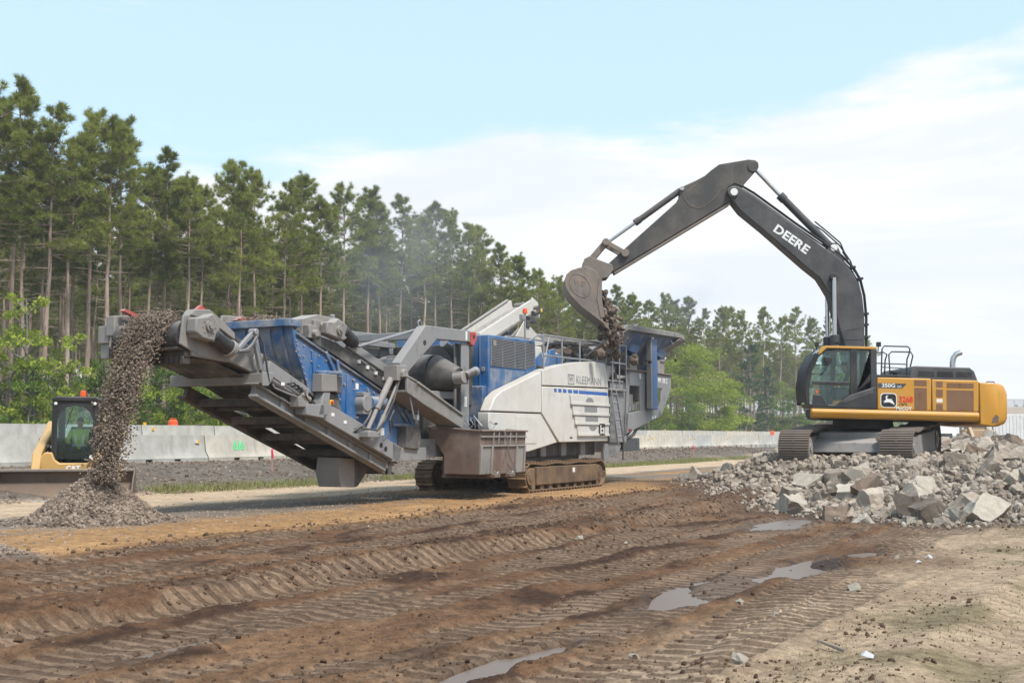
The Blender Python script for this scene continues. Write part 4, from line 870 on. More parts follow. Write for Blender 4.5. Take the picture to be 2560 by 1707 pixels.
pb('emergency_stop_box', 'yellow', FB().box(-7.04, -6.92, 1.02, 1.07, 1.98, 2.08)); pb('emergency_stop_button', 'red', FB().cyl((-6.98, 1.07, 2.03), (-6.98, 1.11, 2.03), .03, n=12), CR, 0)
pb('spring_cover', 'steel_d', FB().prism([(-4.5, 1.14), (-4.48, 1.6), (-4.0, 1.6), (-3.9, 1.32), (-4.0, 1.1)], .92, 1.14))
for p_, q_ in (((-6.45, 2.62), (-6.5, 1.86)), ((-6.28, 2.58), (-6.32, 1.8)), ((-7.42, 3.0), (-7.36, 2.56))): pb('stiffener', 'blue', FB().beam((p_[0], .92, p_[1]), (q_[0], .92, q_[1]), .03, .05, up=(1, 0, 0)))
vm = pb('vibration_motor', 'steel', FB().cyl((-5.86, .9, 2.04), (-5.86, 1.12, 2.04), .17, n=20).box(-5.98, -5.74, .9, 1.1, 1.82, 1.92).box(-5.98, -5.74, .9, 1.1, 2.18, 2.26))
pb('exciter_drum', 'blue_l', FB().cyl((-5.72, 1.05, 2.05), (-5.26, 1.05, 2.06), .135, n=24), CR, .01); pb('drum_end', 'blue', FB().cyl((-5.262, 1.05, 2.06), (-5.235, 1.05, 2.06), .14, n=24), CR, 0)
pb('sticker', 'label', FB().box(-5.231, -5.229, .99, 1.08, 2.03, 2.10), CR, 0)
for (a0_, a1_, z0_, z1_) in ((-6.0, -5.9, 2.32, 2.44), (-5.12, -4.98, 1.40, 1.55)): pb('sticker', 'label', FB().box(a0_, a1_, .911, .914, z0_, z1_), CR, 0)
bo = FB(); rbb = random.Random(2)
for k in range(18):
    f_ = k/17; a = -7.9+3.9*f_
    for dz in (-.14, -.34): bo.cyl((a, .91, 3.3-1.38*f_+dz), (a, .935, 3.3-1.38*f_+dz), .018, n=6)
for k in range(9): bo.cyl((-7.88+.05*k, .91, 3.1-.11*k), (-7.88+.05*k, .935, 3.1-.11*k), .018, n=6)
for k in range(12): bo.cyl((-6.95+.2*k, .91, 1.98-.068*k), (-6.95+.2*k, .935, 1.98-.068*k), .018, n=6)
for a, z in ((-6.55, 2.5), (-6.4, 2.4), (-6.1, 2.5), (-6.55, 2.1), (-5.95, 1.75), (-5.4, 1.62), (-5.0, 1.8), (-4.7, 1.7), (-4.9, 2.05), (-5.6, 2.3), (-5.2, 2.2)): bo.cyl((a, .91, z), (a, .95, z), .026, n=6)
tag(pb('bolts', 'steel_b', bo, CR, 0), kind='stuff')
# screen feed / oversize conveyor above the screen box
tcv = empty('oversize_conveyor'); tcv.parent = CR
def tz(a): return 3.11+(-.34)*(a+5.67)
pb('side_beam', 'steel', FB().beam((-6.1, .78, tz(-6.1)-.03), (-4.35, .78, tz(-4.35)-.03), .10, .18), tcv)
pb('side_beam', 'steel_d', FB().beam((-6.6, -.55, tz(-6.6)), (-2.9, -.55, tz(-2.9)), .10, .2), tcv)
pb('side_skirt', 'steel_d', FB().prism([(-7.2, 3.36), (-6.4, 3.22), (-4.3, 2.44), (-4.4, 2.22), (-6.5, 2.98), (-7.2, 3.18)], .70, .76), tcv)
for k in range(5): pb('skirt_clamp', 'label', FB().box(-5.75+.3*k, -5.66+.3*k, .762, .79, tz(-5.7+.3*k)-.26, tz(-5.7+.3*k)-.19), tcv, 0)
pb('carrying_belt', 'belt', FB().beam((-7.25, .1, 3.44), (-3.6, .1, 2.25), 1.1, .03), tcv, 0)
pb('head_pulley', 'rubber', FB().cyl((-7.3, -.5, 3.32), (-7.3, .66, 3.32), .2, n=24), tcv)
pb('gearbox', 'steel_b', FB().prism([(-6.98, 3.36), (-6.96, 3.6), (-6.72, 3.62), (-6.6, 3.7), (-6.3, 3.58), (-6.28, 3.32), (-6.42, 3.26)], .70, .92), tcv, .03)
pb('gearbox_cover', 'steel_b', FB().cyl((-6.58, .92, 3.46), (-6.58, .97, 3.46), .09, n=16).cyl((-6.58, .96, 3.46), (-6.58, 1.0, 3.46), .045, n=12), tcv, 0)
pb('drive_motor', 'black', FB().cyl((-6.35, .82, 3.46), (-6.0, .82, 3.28), .14, n=20).cyl((-6.0, .82, 3.28), (-5.9, .82, 3.22), .15, .09, n=20), tcv, .01)
pb('head_guard', 'steel_b', FB().prism([(-7.5, 3.3), (-7.45, 3.62), (-7.0, 3.74), (-6.4, 3.72), (-5.9, 3.52), (-5.9, 3.42), (-6.5, 3.56), (-7.1, 3.5)], .30, .72), tcv)
pb('bearing_block', 'steel_b', FB().box(-7.45, -7.2, .66, .86, 3.25, 3.5).box(-7.2, -7.0, .64, .8, 3.3, 3.62).cyl((-7.3, .8, 3.34), (-7.3, .95, 3.34), .07, n=12), tcv)
pb('far_guard', 'steel_b', FB().prism([(-8.3, 3.5), (-8.2, 3.68), (-7.2, 3.72), (-7.1, 3.5)], -.66, -.60), tcv)
pb('warning_flag', 'red', FB().prism([(-8.0, 3.60), (-7.6, 3.58), (-7.4, 3.70), (-7.8, 3.68)], -.58, -.45), tcv, 0)
P = []; rsg = np.random.RandomState(8)
for k in range(900): a = rsg.uniform(-10.5, -9.2); b = rsg.normal(0, .26); P.append((a, -b, cz(a)+.60+max(0, .20*(1-(b/.62)**2))*rsg.uniform(.3, 1)))
for k in range(700): a = rsg.uniform(-8.0, -6.9); b = rsg.normal(0, .3)-.05; P.append((a, -b, 3.46+.12*rsg.rand()+max(0, .1*(1-(b/.6)**2))))
for k in range(500): a = rsg.uniform(-7.9, -7.0); b = rsg.uniform(-.6, .6); P.append((a, -b, 3.40+.1*rsg.rand()))
scatter_mesh('load_of_stone', np.array(P), .014+.03*rsg.rand(len(P))**2, PEB, 33, M['gravel'], parent=CR)
# gantry arm, tie rod, post
ga_ = FB().prism([(-3.98, 3.76), (-2.05, 3.79), (-2.05, 3.53), (-3.52, 3.49), (-4.68, 2.70), (-4.92, 2.74), (-4.96, 2.90)], 1.06, 1.28)
gan = pb('gantry_arm', 'steel', ga_, CR, .015); pb('lightening_hole', 'black', FB().cyl((-4.02, 1.281, 3.38), (-4.02, 1.284, 3.38), .06, n=14), gan, 0)
pb('gantry_arm', 'steel', FB().prism([(-3.98, 3.76), (-2.05, 3.79), (-2.05, 3.53), (-3.52, 3.49), (-4.68, 2.70), (-4.96, 2.90)], -1.2, -1.0))
pb('gantry_cross_tube', 'steel', FB().beam((-3.9, -1.0, 3.55), (-3.9, 1.06, 3.55), .16, .16).beam((-4.6, -1.0, 2.95), (-4.6, 1.06, 2.95), .14, .14))
pb('tie_rod', 'galv', FB().cyl((-6.05, 1.0, 3.17), (-3.92, 1.0, 3.68), .032, n=10))
pb('lifting_hook', 'steel', FB().tube([(-3.98, 1.1, 3.7), (-4.02, 1.1, 3.84), (-3.93, 1.1, 3.88), (-3.86, 1.1, 3.80)], .022, 6), CR, 0)
pb('red_lifting_eye', 'red', FB().prism([(-2.08, 3.48), (-2.1, 3.76), (-1.86, 3.78), (-1.78, 3.66), (-1.95, 3.44)], 1.18, 1.30)); pb('eye_hole', 'black', FB().cyl((-1.95, 1.301, 3.66), (-1.95, 1.304, 3.66), .05, n=12), CR, 0)
pb('post', 'steel', FB().box(-2.36, -2.02, 1.0, 1.04, 1.3, 3.5).box(-2.36, -2.02, 1.18, 1.22, 1.3, 3.5).box(-2.21, -2.17, 1.03, 1.19, 1.3, 3.5)); pb('post', 'steel', FB().box(-2.36, -2.02, -1.22, -1.0, 1.3, 3.5))
pb('sticker', 'label', FB().box(-2.25, -2.13, 1.221, 1.224, 2.05, 2.28).box(-2.3, -2.22, 1.281, 1.284, 3.56, 3.76), CR, 0)
pb('joint_block', 'steel_b', FB().box(-5.15, -4.8, 1.0, 1.34, 2.52, 2.84).cyl((-4.95, .95, 2.66), (-4.95, 1.42, 2.66), .10, n=14))
# scrap chute descending to the bin
cu = FB(); sec = [(-5.02, 2.58, 2.28), (-4.3, 2.36, 2.02), (-3.5, 2.08, 1.78), (-2.8, 1.82, 1.55)]
cu.prism([(s_[0], s_[1]) for s_ in sec]+[(s_[0], s_[2]) for s_ in reversed(sec)], 1.44, 1.50); cu.prism([(s_[0], s_[2]+.05) for s_ in sec]+[(s_[0], s_[2]) for s_ in reversed(sec)], .95, 1.47)
cu.beam((-5.05, 1.40, 2.62), (-4.66, 1.40, 2.52), .22, .05)
pb('scrap_chute', 'steel_b', cu); pb('chute_mouth', 'black', FB().box(-5.0, -4.9, .98, 1.43, 2.32, 2.55), CR, 0)
pb('chute_rim', 'steel_b', FB().beam((-4.66, 1.5, 2.50), (-2.8, 1.5, 1.84), .08, .05))
# hydraulic legs and hoses beside the gantry foot
for (p, q, r_) in (((-5.12, 1.16, 2.56), (-5.62, 1.16, 1.92), .07), ((-5.62, 1.16, 1.92), (-5.98, 1.16, 1.42), .045), ((-5.0, 1.26, 2.5), (-5.5, 1.26, 1.8), .03), ((-5.5, 1.26, 1.8), (-5.75, 1.26, 1.42), .05)): pb('hydraulic_cylinder', 'steel_b', FB().cyl(p, q, r_, n=14))
pb('cylinder_clevis', 'steel', FB().box(-6.1, -5.7, 1.05, 1.3, 1.36, 1.48).box(-6.02, -5.92, 1.08, 1.26, 1.3, 1.5))
for k, pts in enumerate(([(-4.95, 1.35, 2.6), (-4.8, 1.42, 2.2), (-4.6, 1.4, 1.75), (-4.4, 1.35, 1.72), (-4.28, 1.3, 1.95)], [(-5.05, 1.32, 2.5), (-5.3, 1.36, 2.1), (-5.6, 1.36, 1.7), (-5.8, 1.3, 1.5), (-6.1, 1.1, 1.55)], [(-5.7, 1.1, 1.9), (-5.95, 1.2, 1.75), (-6.05, 1.15, 1.6), (-6.3, 1.05, 1.45)], [(-5.2, 1.3, 1.9), (-5.4, 1.34, 1.7), (-5.35, 1.32, 1.45), (-5.5, 1.26, 1.3)])):
    pb('hose', 'galv' if k == 0 else 'rubber', FB().tube(pts, .02, 6), CR, 0)
# overband magnet with its drum and motor
pb('magnet_drum', 'magnet', FB().cyl((-2.75, -.6, 2.80), (-2.75, .75, 2.80), .42, n=32).cyl((-2.75, .75, 2.80), (-2.75, 1.36, 2.67), .42, .24, n=32), CR, .01)
pb('magnet_housing', 'steel_b', FB().box(-3.15, -2.15, -.3, .42, 3.06, 3.2).box(-3.12, -2.2, .30, .42, 2.92, 3.08).cyl((-2.5, .42, 3.0), (-2.5, .46, 3.0), .06, n=12))
mm = pb('magnet_motor', 'steel_b', FB().cyl((-2.9, 1.36, 2.66), (-2.9, 1.62, 2.68), .14, n=16).box(-3.0, -2.7, 1.4, 1.6, 2.54, 2.8))
pb('motor_body', 'steel_d', FB().cyl((-2.85, 1.6, 2.7), (-2.45, 1.6, 2.82), .10, n=16), mm); pb('motor_cap', 'galv', FB().cyl((-2.47, 1.6, 2.814), (-2.36, 1.6, 2.847), .105, n=16), mm)
pb('magnet_frame', 'steel', FB().beam((-3.4, .95, 2.30), (-2.1, .95, 2.30), .1, .16).beam((-3.4, -.9, 2.30), (-2.1, -.9, 2.30), .1, .16).beam((-3.3, -.9, 2.3), (-3.3, .95, 2.3), .1, .12))
pb('exhaust_pipe', 'galv', FB().tube([(-1.9, .7, 3.1), (-2.0, .75, 3.3), (-2.25, .8, 3.42), (-2.5, .8, 3.5)], .10, 10)); pb('exhaust_pipe', 'steel_d', FB().tube([(-1.75, .9, 3.0), (-1.8, .9, 3.3), (-1.82, .9, 3.5)], .06, 10))
# machinery behind: deck, tanks, inner walls
pb('inner_frame', 'steel', FB().box(-4.2, -1.3, -1.2, -1.1, 1.3, 3.3).beam((-4.4, -1.1, 3.4), (-1.3, -1.1, 3.4), .12, .16).beam((-5.6, -.9, 3.5), (-2.0, -.9, 3.52), .12, .12).beam((-4.0, -1.1, 3.3), (-2.4, -1.1, 3.3), .1, .1))
pb('tank', 'galv', FB().box(-5.3, -4.3, -1.15, -.45, 3.3, 3.62)); pb('pipe', 'steel', FB().cyl((-4.95, -.3, 3.2), (-5.2, -.3, 3.95), .055, n=10))
pb('machinery', 'steel_d', FB().box(-3.3, -1.4, -.9, .8, 1.32, 2.1).box(-2.0, -1.35, -.9, .95, 2.1, 3.5).cyl((-3.0, .5, 1.75), (-2.3, .9, 1.75), .2, n=14))
pb('pump', 'red', FB().cyl((-2.75, .95, 1.75), (-2.55, .95, 1.75), .09, n=12))
pn = FB().box(-3.62, -3.52, .78, .84, 1.0, 1.84)
pb('punched_post', 'steel', pn)
for k in range(6): pb('punched_hole', 'black', FB().cyl((-3.57, .841, 1.1+.12*k), (-3.57, .844, 1.1+.12*k), .026, n=10), CR, 0)
# power pack
pp = pb('engine_housing', 'blue', FB().prism([(-1.25, 1.78), (1.15, 1.78), (1.22, 3.05), (1.15, 3.80), (-1.25, 3.77)], -1.3, 1.3), CR, .03)
pb('side_skin', 'blue_l', FB().prism([(-1.22, 1.8), (1.13, 1.8), (1.2, 3.05), (.6, 2.98), (-1.22, 2.97)], 1.3, 1.306), pp, 0)
pb('grille_recess', 'black', FB().prism([(-1.16, 3.03), (.57, 3.05), (1.12, 3.16), (1.05, 3.72), (-1.16, 3.70)], 1.301, 1.304), pp, 0)
for k in range(18):
    z = 3.05+.0375*k; a1 = 1.1 if z > 3.16 else .6+(z-3.04)*4.2
    pb('louvre', 'galv', FB().beam((-1.17, 1.318, z), (a1, 1.318, z), .022, .016), pp, 0)
for a in (-1.18, -.62, 0., .56): pb('grille_bar', 'galv', FB().box(a-.008, a+.008, 1.304, 1.334, 3.03, 3.71), pp, 0)
pb('grille_plate', 'steel_b', FB().box(-1.1, -.95, 1.332, 1.338, 3.52, 3.64), pp, 0)
pb('lower_panel', 'blue_l', FB().box(-1.45, -1.26, .35, 1.25, 1.70, 2.55), CR, .02); pb('door_hinge', 'steel', FB().box(-1.275, -1.253, 1.1, 1.2, 2.9, 3.0).box(-1.275, -1.253, 1.1, 1.2, 2.45, 2.55), CR)
pb('end_rib', 'blue', FB().box(-1.28, -1.25, 1.05, 1.08, 1.8, 3.7))
# white side cover
wc = [(-1.76, 1.94), (-1.53, 2.27), (-1.19, 2.44), (.0, 2.76), (.92, 3.02), (2.0, 3.22), (3.09, 3.35), (3.99, 3.41), (4.81, 3.41), (4.92, 3.2), (5.04, 2.74)]
pb('cover_upper', 'white', FB().prism([(.90, 2.65)]+wc[4:]+[(5.03, 2.735)], 1.34, 1.62), CR, .025)
pb('cover_upper', 'white', FB().prism([(-1.77, 1.955)]+wc[1:4]+[(.87, 3.0), (.87, 1.955)], 1.34, 1.62), CR, .025)
pb('cover_main', 'white', FB().prism([(.90, 1.94), (.90, 2.62), (5.03, 2.70), (4.97, 1.24), (1.87, 1.22)], 1.34, 1.622), CR, .02)
pb('cover_lower', 'white', FB().prism([(-1.79, 1.62), (-1.77, 1.93), (.87, 1.93), (1.80, 1.22), (.19, 1.0), (-1.2, 1.0), (-1.6, 1.3)], 1.30, 1.60), CR, .02)
pb('cover_door', 'white', FB().box(-.5, .62, 1.60, 1.612, 1.2, 1.86), CR, .008); pb('door_latch', 'black', FB().box(-1.5, -1.38, 1.601, 1.61, 1.66, 1.69).box(2.5, 2.64, 1.623, 1.63, 1.32, 1.36), CR, 0)
pb('cover_seam', 'text_g', FB().box(.875, .897, 1.57, 1.608, 1.93, 3.0), CR, 0)
for k, (a0_, a1_, z0_, z1_) in enumerate(((2.47, 5.0, 2.20, 2.47), (2.60, 4.98, 1.93, 2.19), (2.73, 4.97, 1.68, 1.92), (2.89, 4.96, 1.38, 1.67))):
    pb('cover_step', 'white', FB().prism([(a0_+.06, z0_), (a1_, z0_), (a1_+.01, z1_), (a0_, z1_)], 1.622, 1.66).box(a0_+.02, a1_, 1.66, 1.69, z0_, z0_+.07), CR, .006)
    mc = a0_*.52+a1_*.48
    if k in (0, 3): pb('air_opening', 'text_g', FB().prism([(mc+.26*math.cos(t_), (z0_+.09 if k == 0 else z1_-.02)+(.13 if k == 0 else -.13)*math.sin(t_)) for t_ in [math.pi*q/10 for q in range(11)]], 1.6605, 1.664), CR, 0)
    else: pb('air_opening', 'text_g', FB().box(mc-.4, mc+.42, 1.6605, 1.664, z0_+.09, z1_-.01), CR, 0)
TB = lambda a, b, z: Matrix.Translation((a, -b, z)) @ Matrix.Rotation(R(90), 4, 'X')
text_mesh('brand_lettering', 'KLEEMANN', .30, M['text_g'], CR, TB(3.72, 1.6215, 2.865), bold=0, spacing=1.06, sx=1.02)
lg = FB().box(2.40, 2.78, 1.6205, 1.625, 2.73, 2.76).box(2.40, 2.78, 1.6205, 1.625, 2.97, 3.0).box(2.40, 2.43, 1.6205, 1.625, 2.76, 2.97).box(2.75, 2.78, 1.6205, 1.625, 2.76, 2.97)
pb('emblem_frame', 'text_g', lg, CR, 0); text_mesh('emblem_letter', 'W', .24, M['text_g'], CR, TB(2.59, 1.6215, 2.865), bold=.004)
for a0_, a1_ in ((1.56, 1.70), (1.80, 1.98), (2.08, 2.28), (2.38, 2.62), (2.70, 3.0), (3.06, 4.95)):
    pb('stripe', 'stripe', FB().prism([(a0_+.03, 2.50), (a1_+.03, 2.505), (a1_, 2.595), (a0_, 2.59)], 1.623, 1.6262), CR, 0)
pb('tool_sign', 'text_k', FB().box(4.25, 4.62, 1.69, 1.694, 1.40, 1.72), CR, 0)
pb('tool_sign_glyph', 'label', FB().box(4.30, 4.36, 1.6942, 1.697, 1.44, 1.68).box(4.36, 4.46, 1.6942, 1.697, 1.46, 1.50).box(4.36, 4.46, 1.6942, 1.697, 1.56, 1.60).box(4.5, 4.57, 1.6942, 1.697, 1.44, 1.62), CR, 0)
# walkway with railing on top of the cover
pb('walkway_deck', 'steel', FB().box(1.2, 6.2, .95, 1.6, 2.92, 2.97))
def rail(pts, r_=.024): pb('handrail', 'galv', FB().tube(pts, r_, 8), CR, 0)
rail([(.82, 1.3, 3.76), (.95, 1.45, 3.9), (1.3, 1.5, 3.94), (5.1, 1.5, 3.98)]); rail([(1.2, 1.5, 3.42), (5.1, 1.5, 3.46)])
rail([(.82, .6, 3.76), (.95, .55, 3.92), (1.4, .55, 3.95), (4.2, .55, 3.95)]); rail([(5.1, 1.5, 3.98), (5.25, 1.66, 3.98), (6.2, 1.68, 3.98)]); rail([(5.1, 1.66, 3.45), (6.2, 1.68, 3.45)])
for a, b, z0_ in ((1.22, 1.5, 2.97), (2.3, 1.5, 2.97), (3.4, 1.5, 2.97), (4.55, 1.5, 2.97), (5.1, 1.52, 2.75), (5.25, 1.66, 2.72), (5.72, 1.67, 2.72), (6.2, 1.68, 2.72)): pb('rail_post', 'galv', FB().cyl((a, b, z0_), (a, b, 3.98), .024, n=8), CR, 0)
pb('rail_post', 'galv', FB().cyl((1.22, 1.5, 3.1), (1.55, 1.5, 3.94), .022, n=8), CR, 0)
pb('ladder_platform', 'steel', FB().box(5.05, 6.25, 1.0, 1.68, 2.66, 2.72).box(5.1, 6.2, 1.3, 1.34, 2.72, 3.4)); pb('hose_reel', 'rubber', FB().lathe((5.9, 1.42, 3.02), [(.06, -.03), (.2, -.03), (.2, .03), (.06, .03)], 18, 'y'), CR, 0)
for a0_, a1_ in ((4.9, 5.28), (5.24, 5.74)): pb('ladder_stile', 'galv', FB().beam((a0_, 1.76, 2.68), (a1_, 1.80, 1.12), .05, .035), CR)
for k in range(6): f_ = k/5.5; pb('ladder_rung', 'galv', FB().cyl((4.93+.33*f_+.02, 1.77, 2.55-1.3*f_), (5.26+.42*f_, 1.77, 2.55-1.3*f_), .022, n=8), CR, 0)
# crusher inlet and return conveyor seen above
for (a0_, a1_, z_) in ((1.5, 2.6, 3.72), (2.9, 3.6, 3.62)):
    pb('inlet_cover', 'white', FB().prism([(a0_, 3.2), (a0_+.15, z_), (a1_-.2, z_+.02), (a1_, 3.2)], -.9, .85), CR, .03)
pb('inlet_gusset', 'blue', FB().prism([(1.45, 3.1), (2.3, 3.6), (2.5, 3.1)], .86, .9).prism([(2.5, 3.1), (2.75, 3.68), (3.05, 3.72), (3.1, 3.1)], .86, .94).box(3.2, 3.5, .8, .95, 3.0, 3.6))
pb('feed_throat', 'blue_l', FB().prism([(3.7, 3.0), (3.9, 3.7), (6.3, 3.8), (6.3, 3.0)], .82, .9)); pb('feed_throat', 'steel_d', FB().prism([(3.5, 3.0), (3.7, 3.9), (6.3, 4.0), (6.3, 3.0)], -1.0, -.9))
rc = empty('return_conveyor'); rc.parent = CR
pb('trough', 'white', FB().beam((2.6, -1.15, 4.0), (5.75, -1.15, 5.25), .08, .42).beam((2.6, -1.75, 4.05), (5.55, -1.75, 5.3), .06, .3), rc); pb('trough_edge', 'steel_b', FB().beam((2.6, -1.10, 3.86), (5.8, -1.10, 5.1), .1, .08).beam((2.4, -1.75, 4.2), (5.3, -1.75, 5.42), .1, .05), rc)
pb('belt', 'belt', FB().beam((2.4, -1.45, 4.0), (5.7, -1.45, 5.25), .55, .04), rc, 0); pb('support_strut', 'steel', FB().beam((3.2, -1.45, 3.2), (3.2, -1.45, 4.2), .14, .14), rc); pb('support_strut', 'steel', FB().beam((4.6, -1.45, 3.2), (4.6, -1.45, 4.75), .12, .12), rc)
pb('head_drum', 'rubber', FB().cyl((5.78, -1.72, 5.18), (5.78, -1.1, 5.18), .2, n=18), rc); pb('head_hood', 'white', FB().prism([(5.5, 5.0), (5.6, 5.5), (5.95, 5.38), (6.1, 5.1), (6.05, 4.9)], -1.12, -1.06), rc)
pb('drive_unit', 'steel_d', FB().box(5.1, 5.6, -1.1, -.9, 4.72, 4.9).cyl((5.5, -1.0, 5.0), (5.85, -1.0, 5.1), .09, n=12).box(4.95, 5.15, -1.08, -.9, 4.55, 4.75).cyl((5.75, -1.05, 5.14), (5.75, -.92, 5.14), .13, n=14), rc); pb('drive_cap', 'yellow', FB().cyl((5.86, -1.0, 5.10), (5.96, -1.0, 5.13), .09, n=12), rc, 0)
mast = pb('beacon_mast', 'steel', FB().cyl((1.16, 1.0, 3.78), (1.16, 1.0, 4.5), .025, n=8)); pb('beacon', 'orange', FB().lathe((1.16, 1.0, 4.5), [(.06, 0), (.065, .03), (.055, .12), (.02, .14)], 14), mast, 0)
pb('work_lamp', 'steel', FB().box(.92, 1.06, .96, 1.06, 4.32, 4.46).beam((1.0, 1.0, 4.36), (1.16, 1.0, 4.36), .03, .03), mast)
# feed hopper
hp_ = [(6.48, 3.28), (10.12, 3.32), (9.25, 2.02), (6.24, 1.42), (5.9, 2.7)]
pb('hopper_side_frame', 'steel', FB().box(6.5, 10.1, 1.55, 1.60, 2.86, 3.30).prism([(6.24, 1.42), (6.5, 3.3), (6.72, 3.3), (6.45, 1.5)], 1.55, 1.60).prism([(9.34, 2.87), (10.10, 2.87), (9.25, 2.02), (8.9, 1.95)], 1.55, 1.60).prism([(6.24, 1.42), (6.40, 2.03), (9.0, 2.30), (9.25, 2.02)], 1.55, 1.60).box(7.45, 8.15, 1.55, 1.60, 2.15, 2.87), CR, .012)
pb('hopper_side_frame', 'steel', FB().prism(hp_, -1.60, -1.55)); pb('frame_cap', 'rust', FB().box(6.45, 10.16, 1.50, 1.66, 3.30, 3.34)); pb('frame_step', 'steel', FB().box(5.3, 6.5, 1.50, 1.56, 1.2, 2.92))
pb('frame_web', 'steel_d', FB().prism([(6.4, 1.6), (6.5, 3.2), (10.0, 3.2), (9.2, 2.1)], -1.4, -1.35).box(6.4, 9.3, -.9, .95, 2.45, 3.1)); pb('frame_slots', 'steel_b', FB().box(6.4, 7.3, 1.40, 1.44, 2.3, 2.62).beam((8.2, 1.42, 2.25), (9.2, 1.42, 2.7), .04, .12).beam((8.2, 1.42, 2.45), (9.0, 1.42, 2.82), .04, .06))
for k in range(4): pb('vent_slat', 'steel', FB().prism([(6.5+.26*k, 2.06+.04*k), (6.62+.26*k, 2.07+.04*k), (6.66+.26*k, 2.24+.04*k), (6.54+.26*k, 2.23+.04*k)], 1.46, 1.53), CR, 0)
text_mesh('model_lettering', 'MR 130 Z', .21, M['text_w'], CR, TB(9.35, 1.602, 3.10), bold=.004, sx=.95)
pb('sticker', 'label', FB().box(7.42, 7.54, 1.601, 1.604, 3.08, 3.24).box(8.4, 8.55, 1.601, 1.604, 1.9, 2.0).box(8.65, 8.72, 1.601, 1.604, 1.92, 2.0), CR, 0)
# flared walls of the hopper: inclined plates from the throat to the rim
def plate(name, mat, q, t_=.05, parent=CR):
    q = [Vector(p) for p in q]; n_ = (q[1]-q[0]).cross(q[2]-q[0]).normalized()*t_
    return pb(name, mat, FB().add([*q, *[p+n_ for p in q]], [(0, 1, 2, 3), (7, 6, 5, 4), (0, 4, 5, 1), (1, 5, 6, 2), (2, 6, 7, 3), (3, 7, 4, 0)]), parent, .01)
plate('hopper_wall', 'blue_l', [(6.2, 1.0, 3.2), (9.3, 1.0, 3.2), (10.1, 1.85, 4.5), (5.8, 1.85, 4.42)]); plate('hopper_wall', 'steel_b', [(6.2, -1.0, 3.2), (9.3, -1.0, 3.2), (10.1, -1.85, 4.5), (4.6, -1.85, 4.42)])
plate('hopper_wall', 'steel_b', [(9.3, -1.0, 3.2), (9.3, 1.0, 3.2), (10.4, 1.85, 4.5), (10.4, -1.85, 4.5)]); plate('hopper_wing', 'steel_b', [(4.2, 1.25, 3.5), (6.2, 1.0, 3.2), (5.8, 1.85, 4.42), (4.3, 1.8, 3.95)])
pb('hopper_rim', 'steel_b', FB().prism([(4.25, 3.90), (5.70, 4.40), (9.95, 4.48), (10.5, 4.42), (10.3, 4.58), (9.85, 4.64), (5.70, 4.56), (4.22, 4.02)], 1.78, 1.98), CR, .02)
pb('hopper_rim', 'steel_b', FB().prism([(4.25, 3.92), (5.70, 4.42), (10.3, 4.5), (10.3, 4.62), (5.70, 4.56), (4.22, 4.04)], -1.98, -1.8), CR, .02); pb('hopper_rim', 'steel_b', FB().box(10.25, 10.5, -1.9, 1.9, 4.42, 4.56), CR, .02)
plate('rear_flare', 'steel_b', [(9.9, 1.95, 4.46), (10.5, 1.92, 4.44), (9.0, 1.0, 3.5), (8.7, 1.05, 3.6)], .04)
for a, z0_, z1_, bq in ((7.0, 3.34, 4.40, 1.5), (9.25, 3.34, 4.42, 1.5)):
    pb('wall_strut', 'blue_l', FB().prism([(a, z0_+.35), (a+.28, z0_+.35), (a+.36, z1_), (a+.12, z1_)], bq, bq+.06).box(a+.02, a+.24, bq-.1, bq+.05, z0_, z0_+.36), CR, .01); pb('strut_foot', 'steel_b', FB().box(a-.25, a+.3, 1.2, 1.58, z0_, z0_+.4).box(a-.05, a+.34, 1.2, 1.62, z0_+.36, z0_+.42), CR, .01)
pb('fold_cylinder_guard', 'blue', FB().box(7.86, 8.46, 1.64, 1.78, 2.18, 4.36), CR, .02); pb('guard_flange', 'steel', FB().box(7.82, 7.92, 1.66, 1.82, 2.2, 4.3))
for a in (6.6, 8.8): pb('wall_gusset', 'blue', FB().prism([(a, 3.9), (a+.7, 4.25), (a+.9, 4.0), (a+.6, 3.8)], 1.35, 1.6), CR, .02)
pb('shackle', 'galv', FB().tube([(7.55, 1.9, 4.40), (7.62, 1.92, 4.3), (7.72, 1.92, 4.28), (7.78, 1.9, 4.36)], .02, 6).tube([(9.3, 1.9, 4.36), (9.36, 1.94, 4.26), (9.46, 1.94, 4.26)], .02, 6), CR, 0)
pb('lower_skirt', 'steel', FB().prism([(4.95, 1.16), (6.25, 1.14), (6.05, .90), (5.0, .70)], 1.4, 1.5)); pb('rear_pan', 'steel_d', FB().prism([(6.2, 1.42), (8.9, 2.0), (8.3, 1.75), (7.4, 1.35), (6.6, 1.28)], .6, 1.2))
pb('hose', 'rubber', FB().tube([(8.2, 1.45, 2.12), (8.0, 1.5, 1.9), (7.6, 1.5, 1.72), (7.2, 1.48, 1.42), (6.7, 1.46, 1.28), (6.4, 1.45, 1.18), (6.35, 1.45, 1.0)], .05, 8), CR, 0); pb('hose', 'rubber', FB().tube([(6.5, 1.5, 1.4), (6.3, 1.5, 1.2), (6.35, 1.5, .9), (6.33, 1.5, .7)], .02, 6), CR, 0)
pb('grease_pump', 'red', FB().box(6.5, 6.8, 1.45, 1.6, 1.5, 1.6), CR)
plate('inlet_back_plate', 'white', [(4.2, -.95, 4.1), (5.4, -.95, 4.0), (6.3, -.95, 4.1), (4.9, -.95, 4.75)], .04); plate('inlet_back_plate', 'steel_b', [(3.6, -.9, 4.0), (8.5, -1.3, 4.0), (8.5, -1.4, 4.4), (4.6, -1.0, 4.5)], .04)
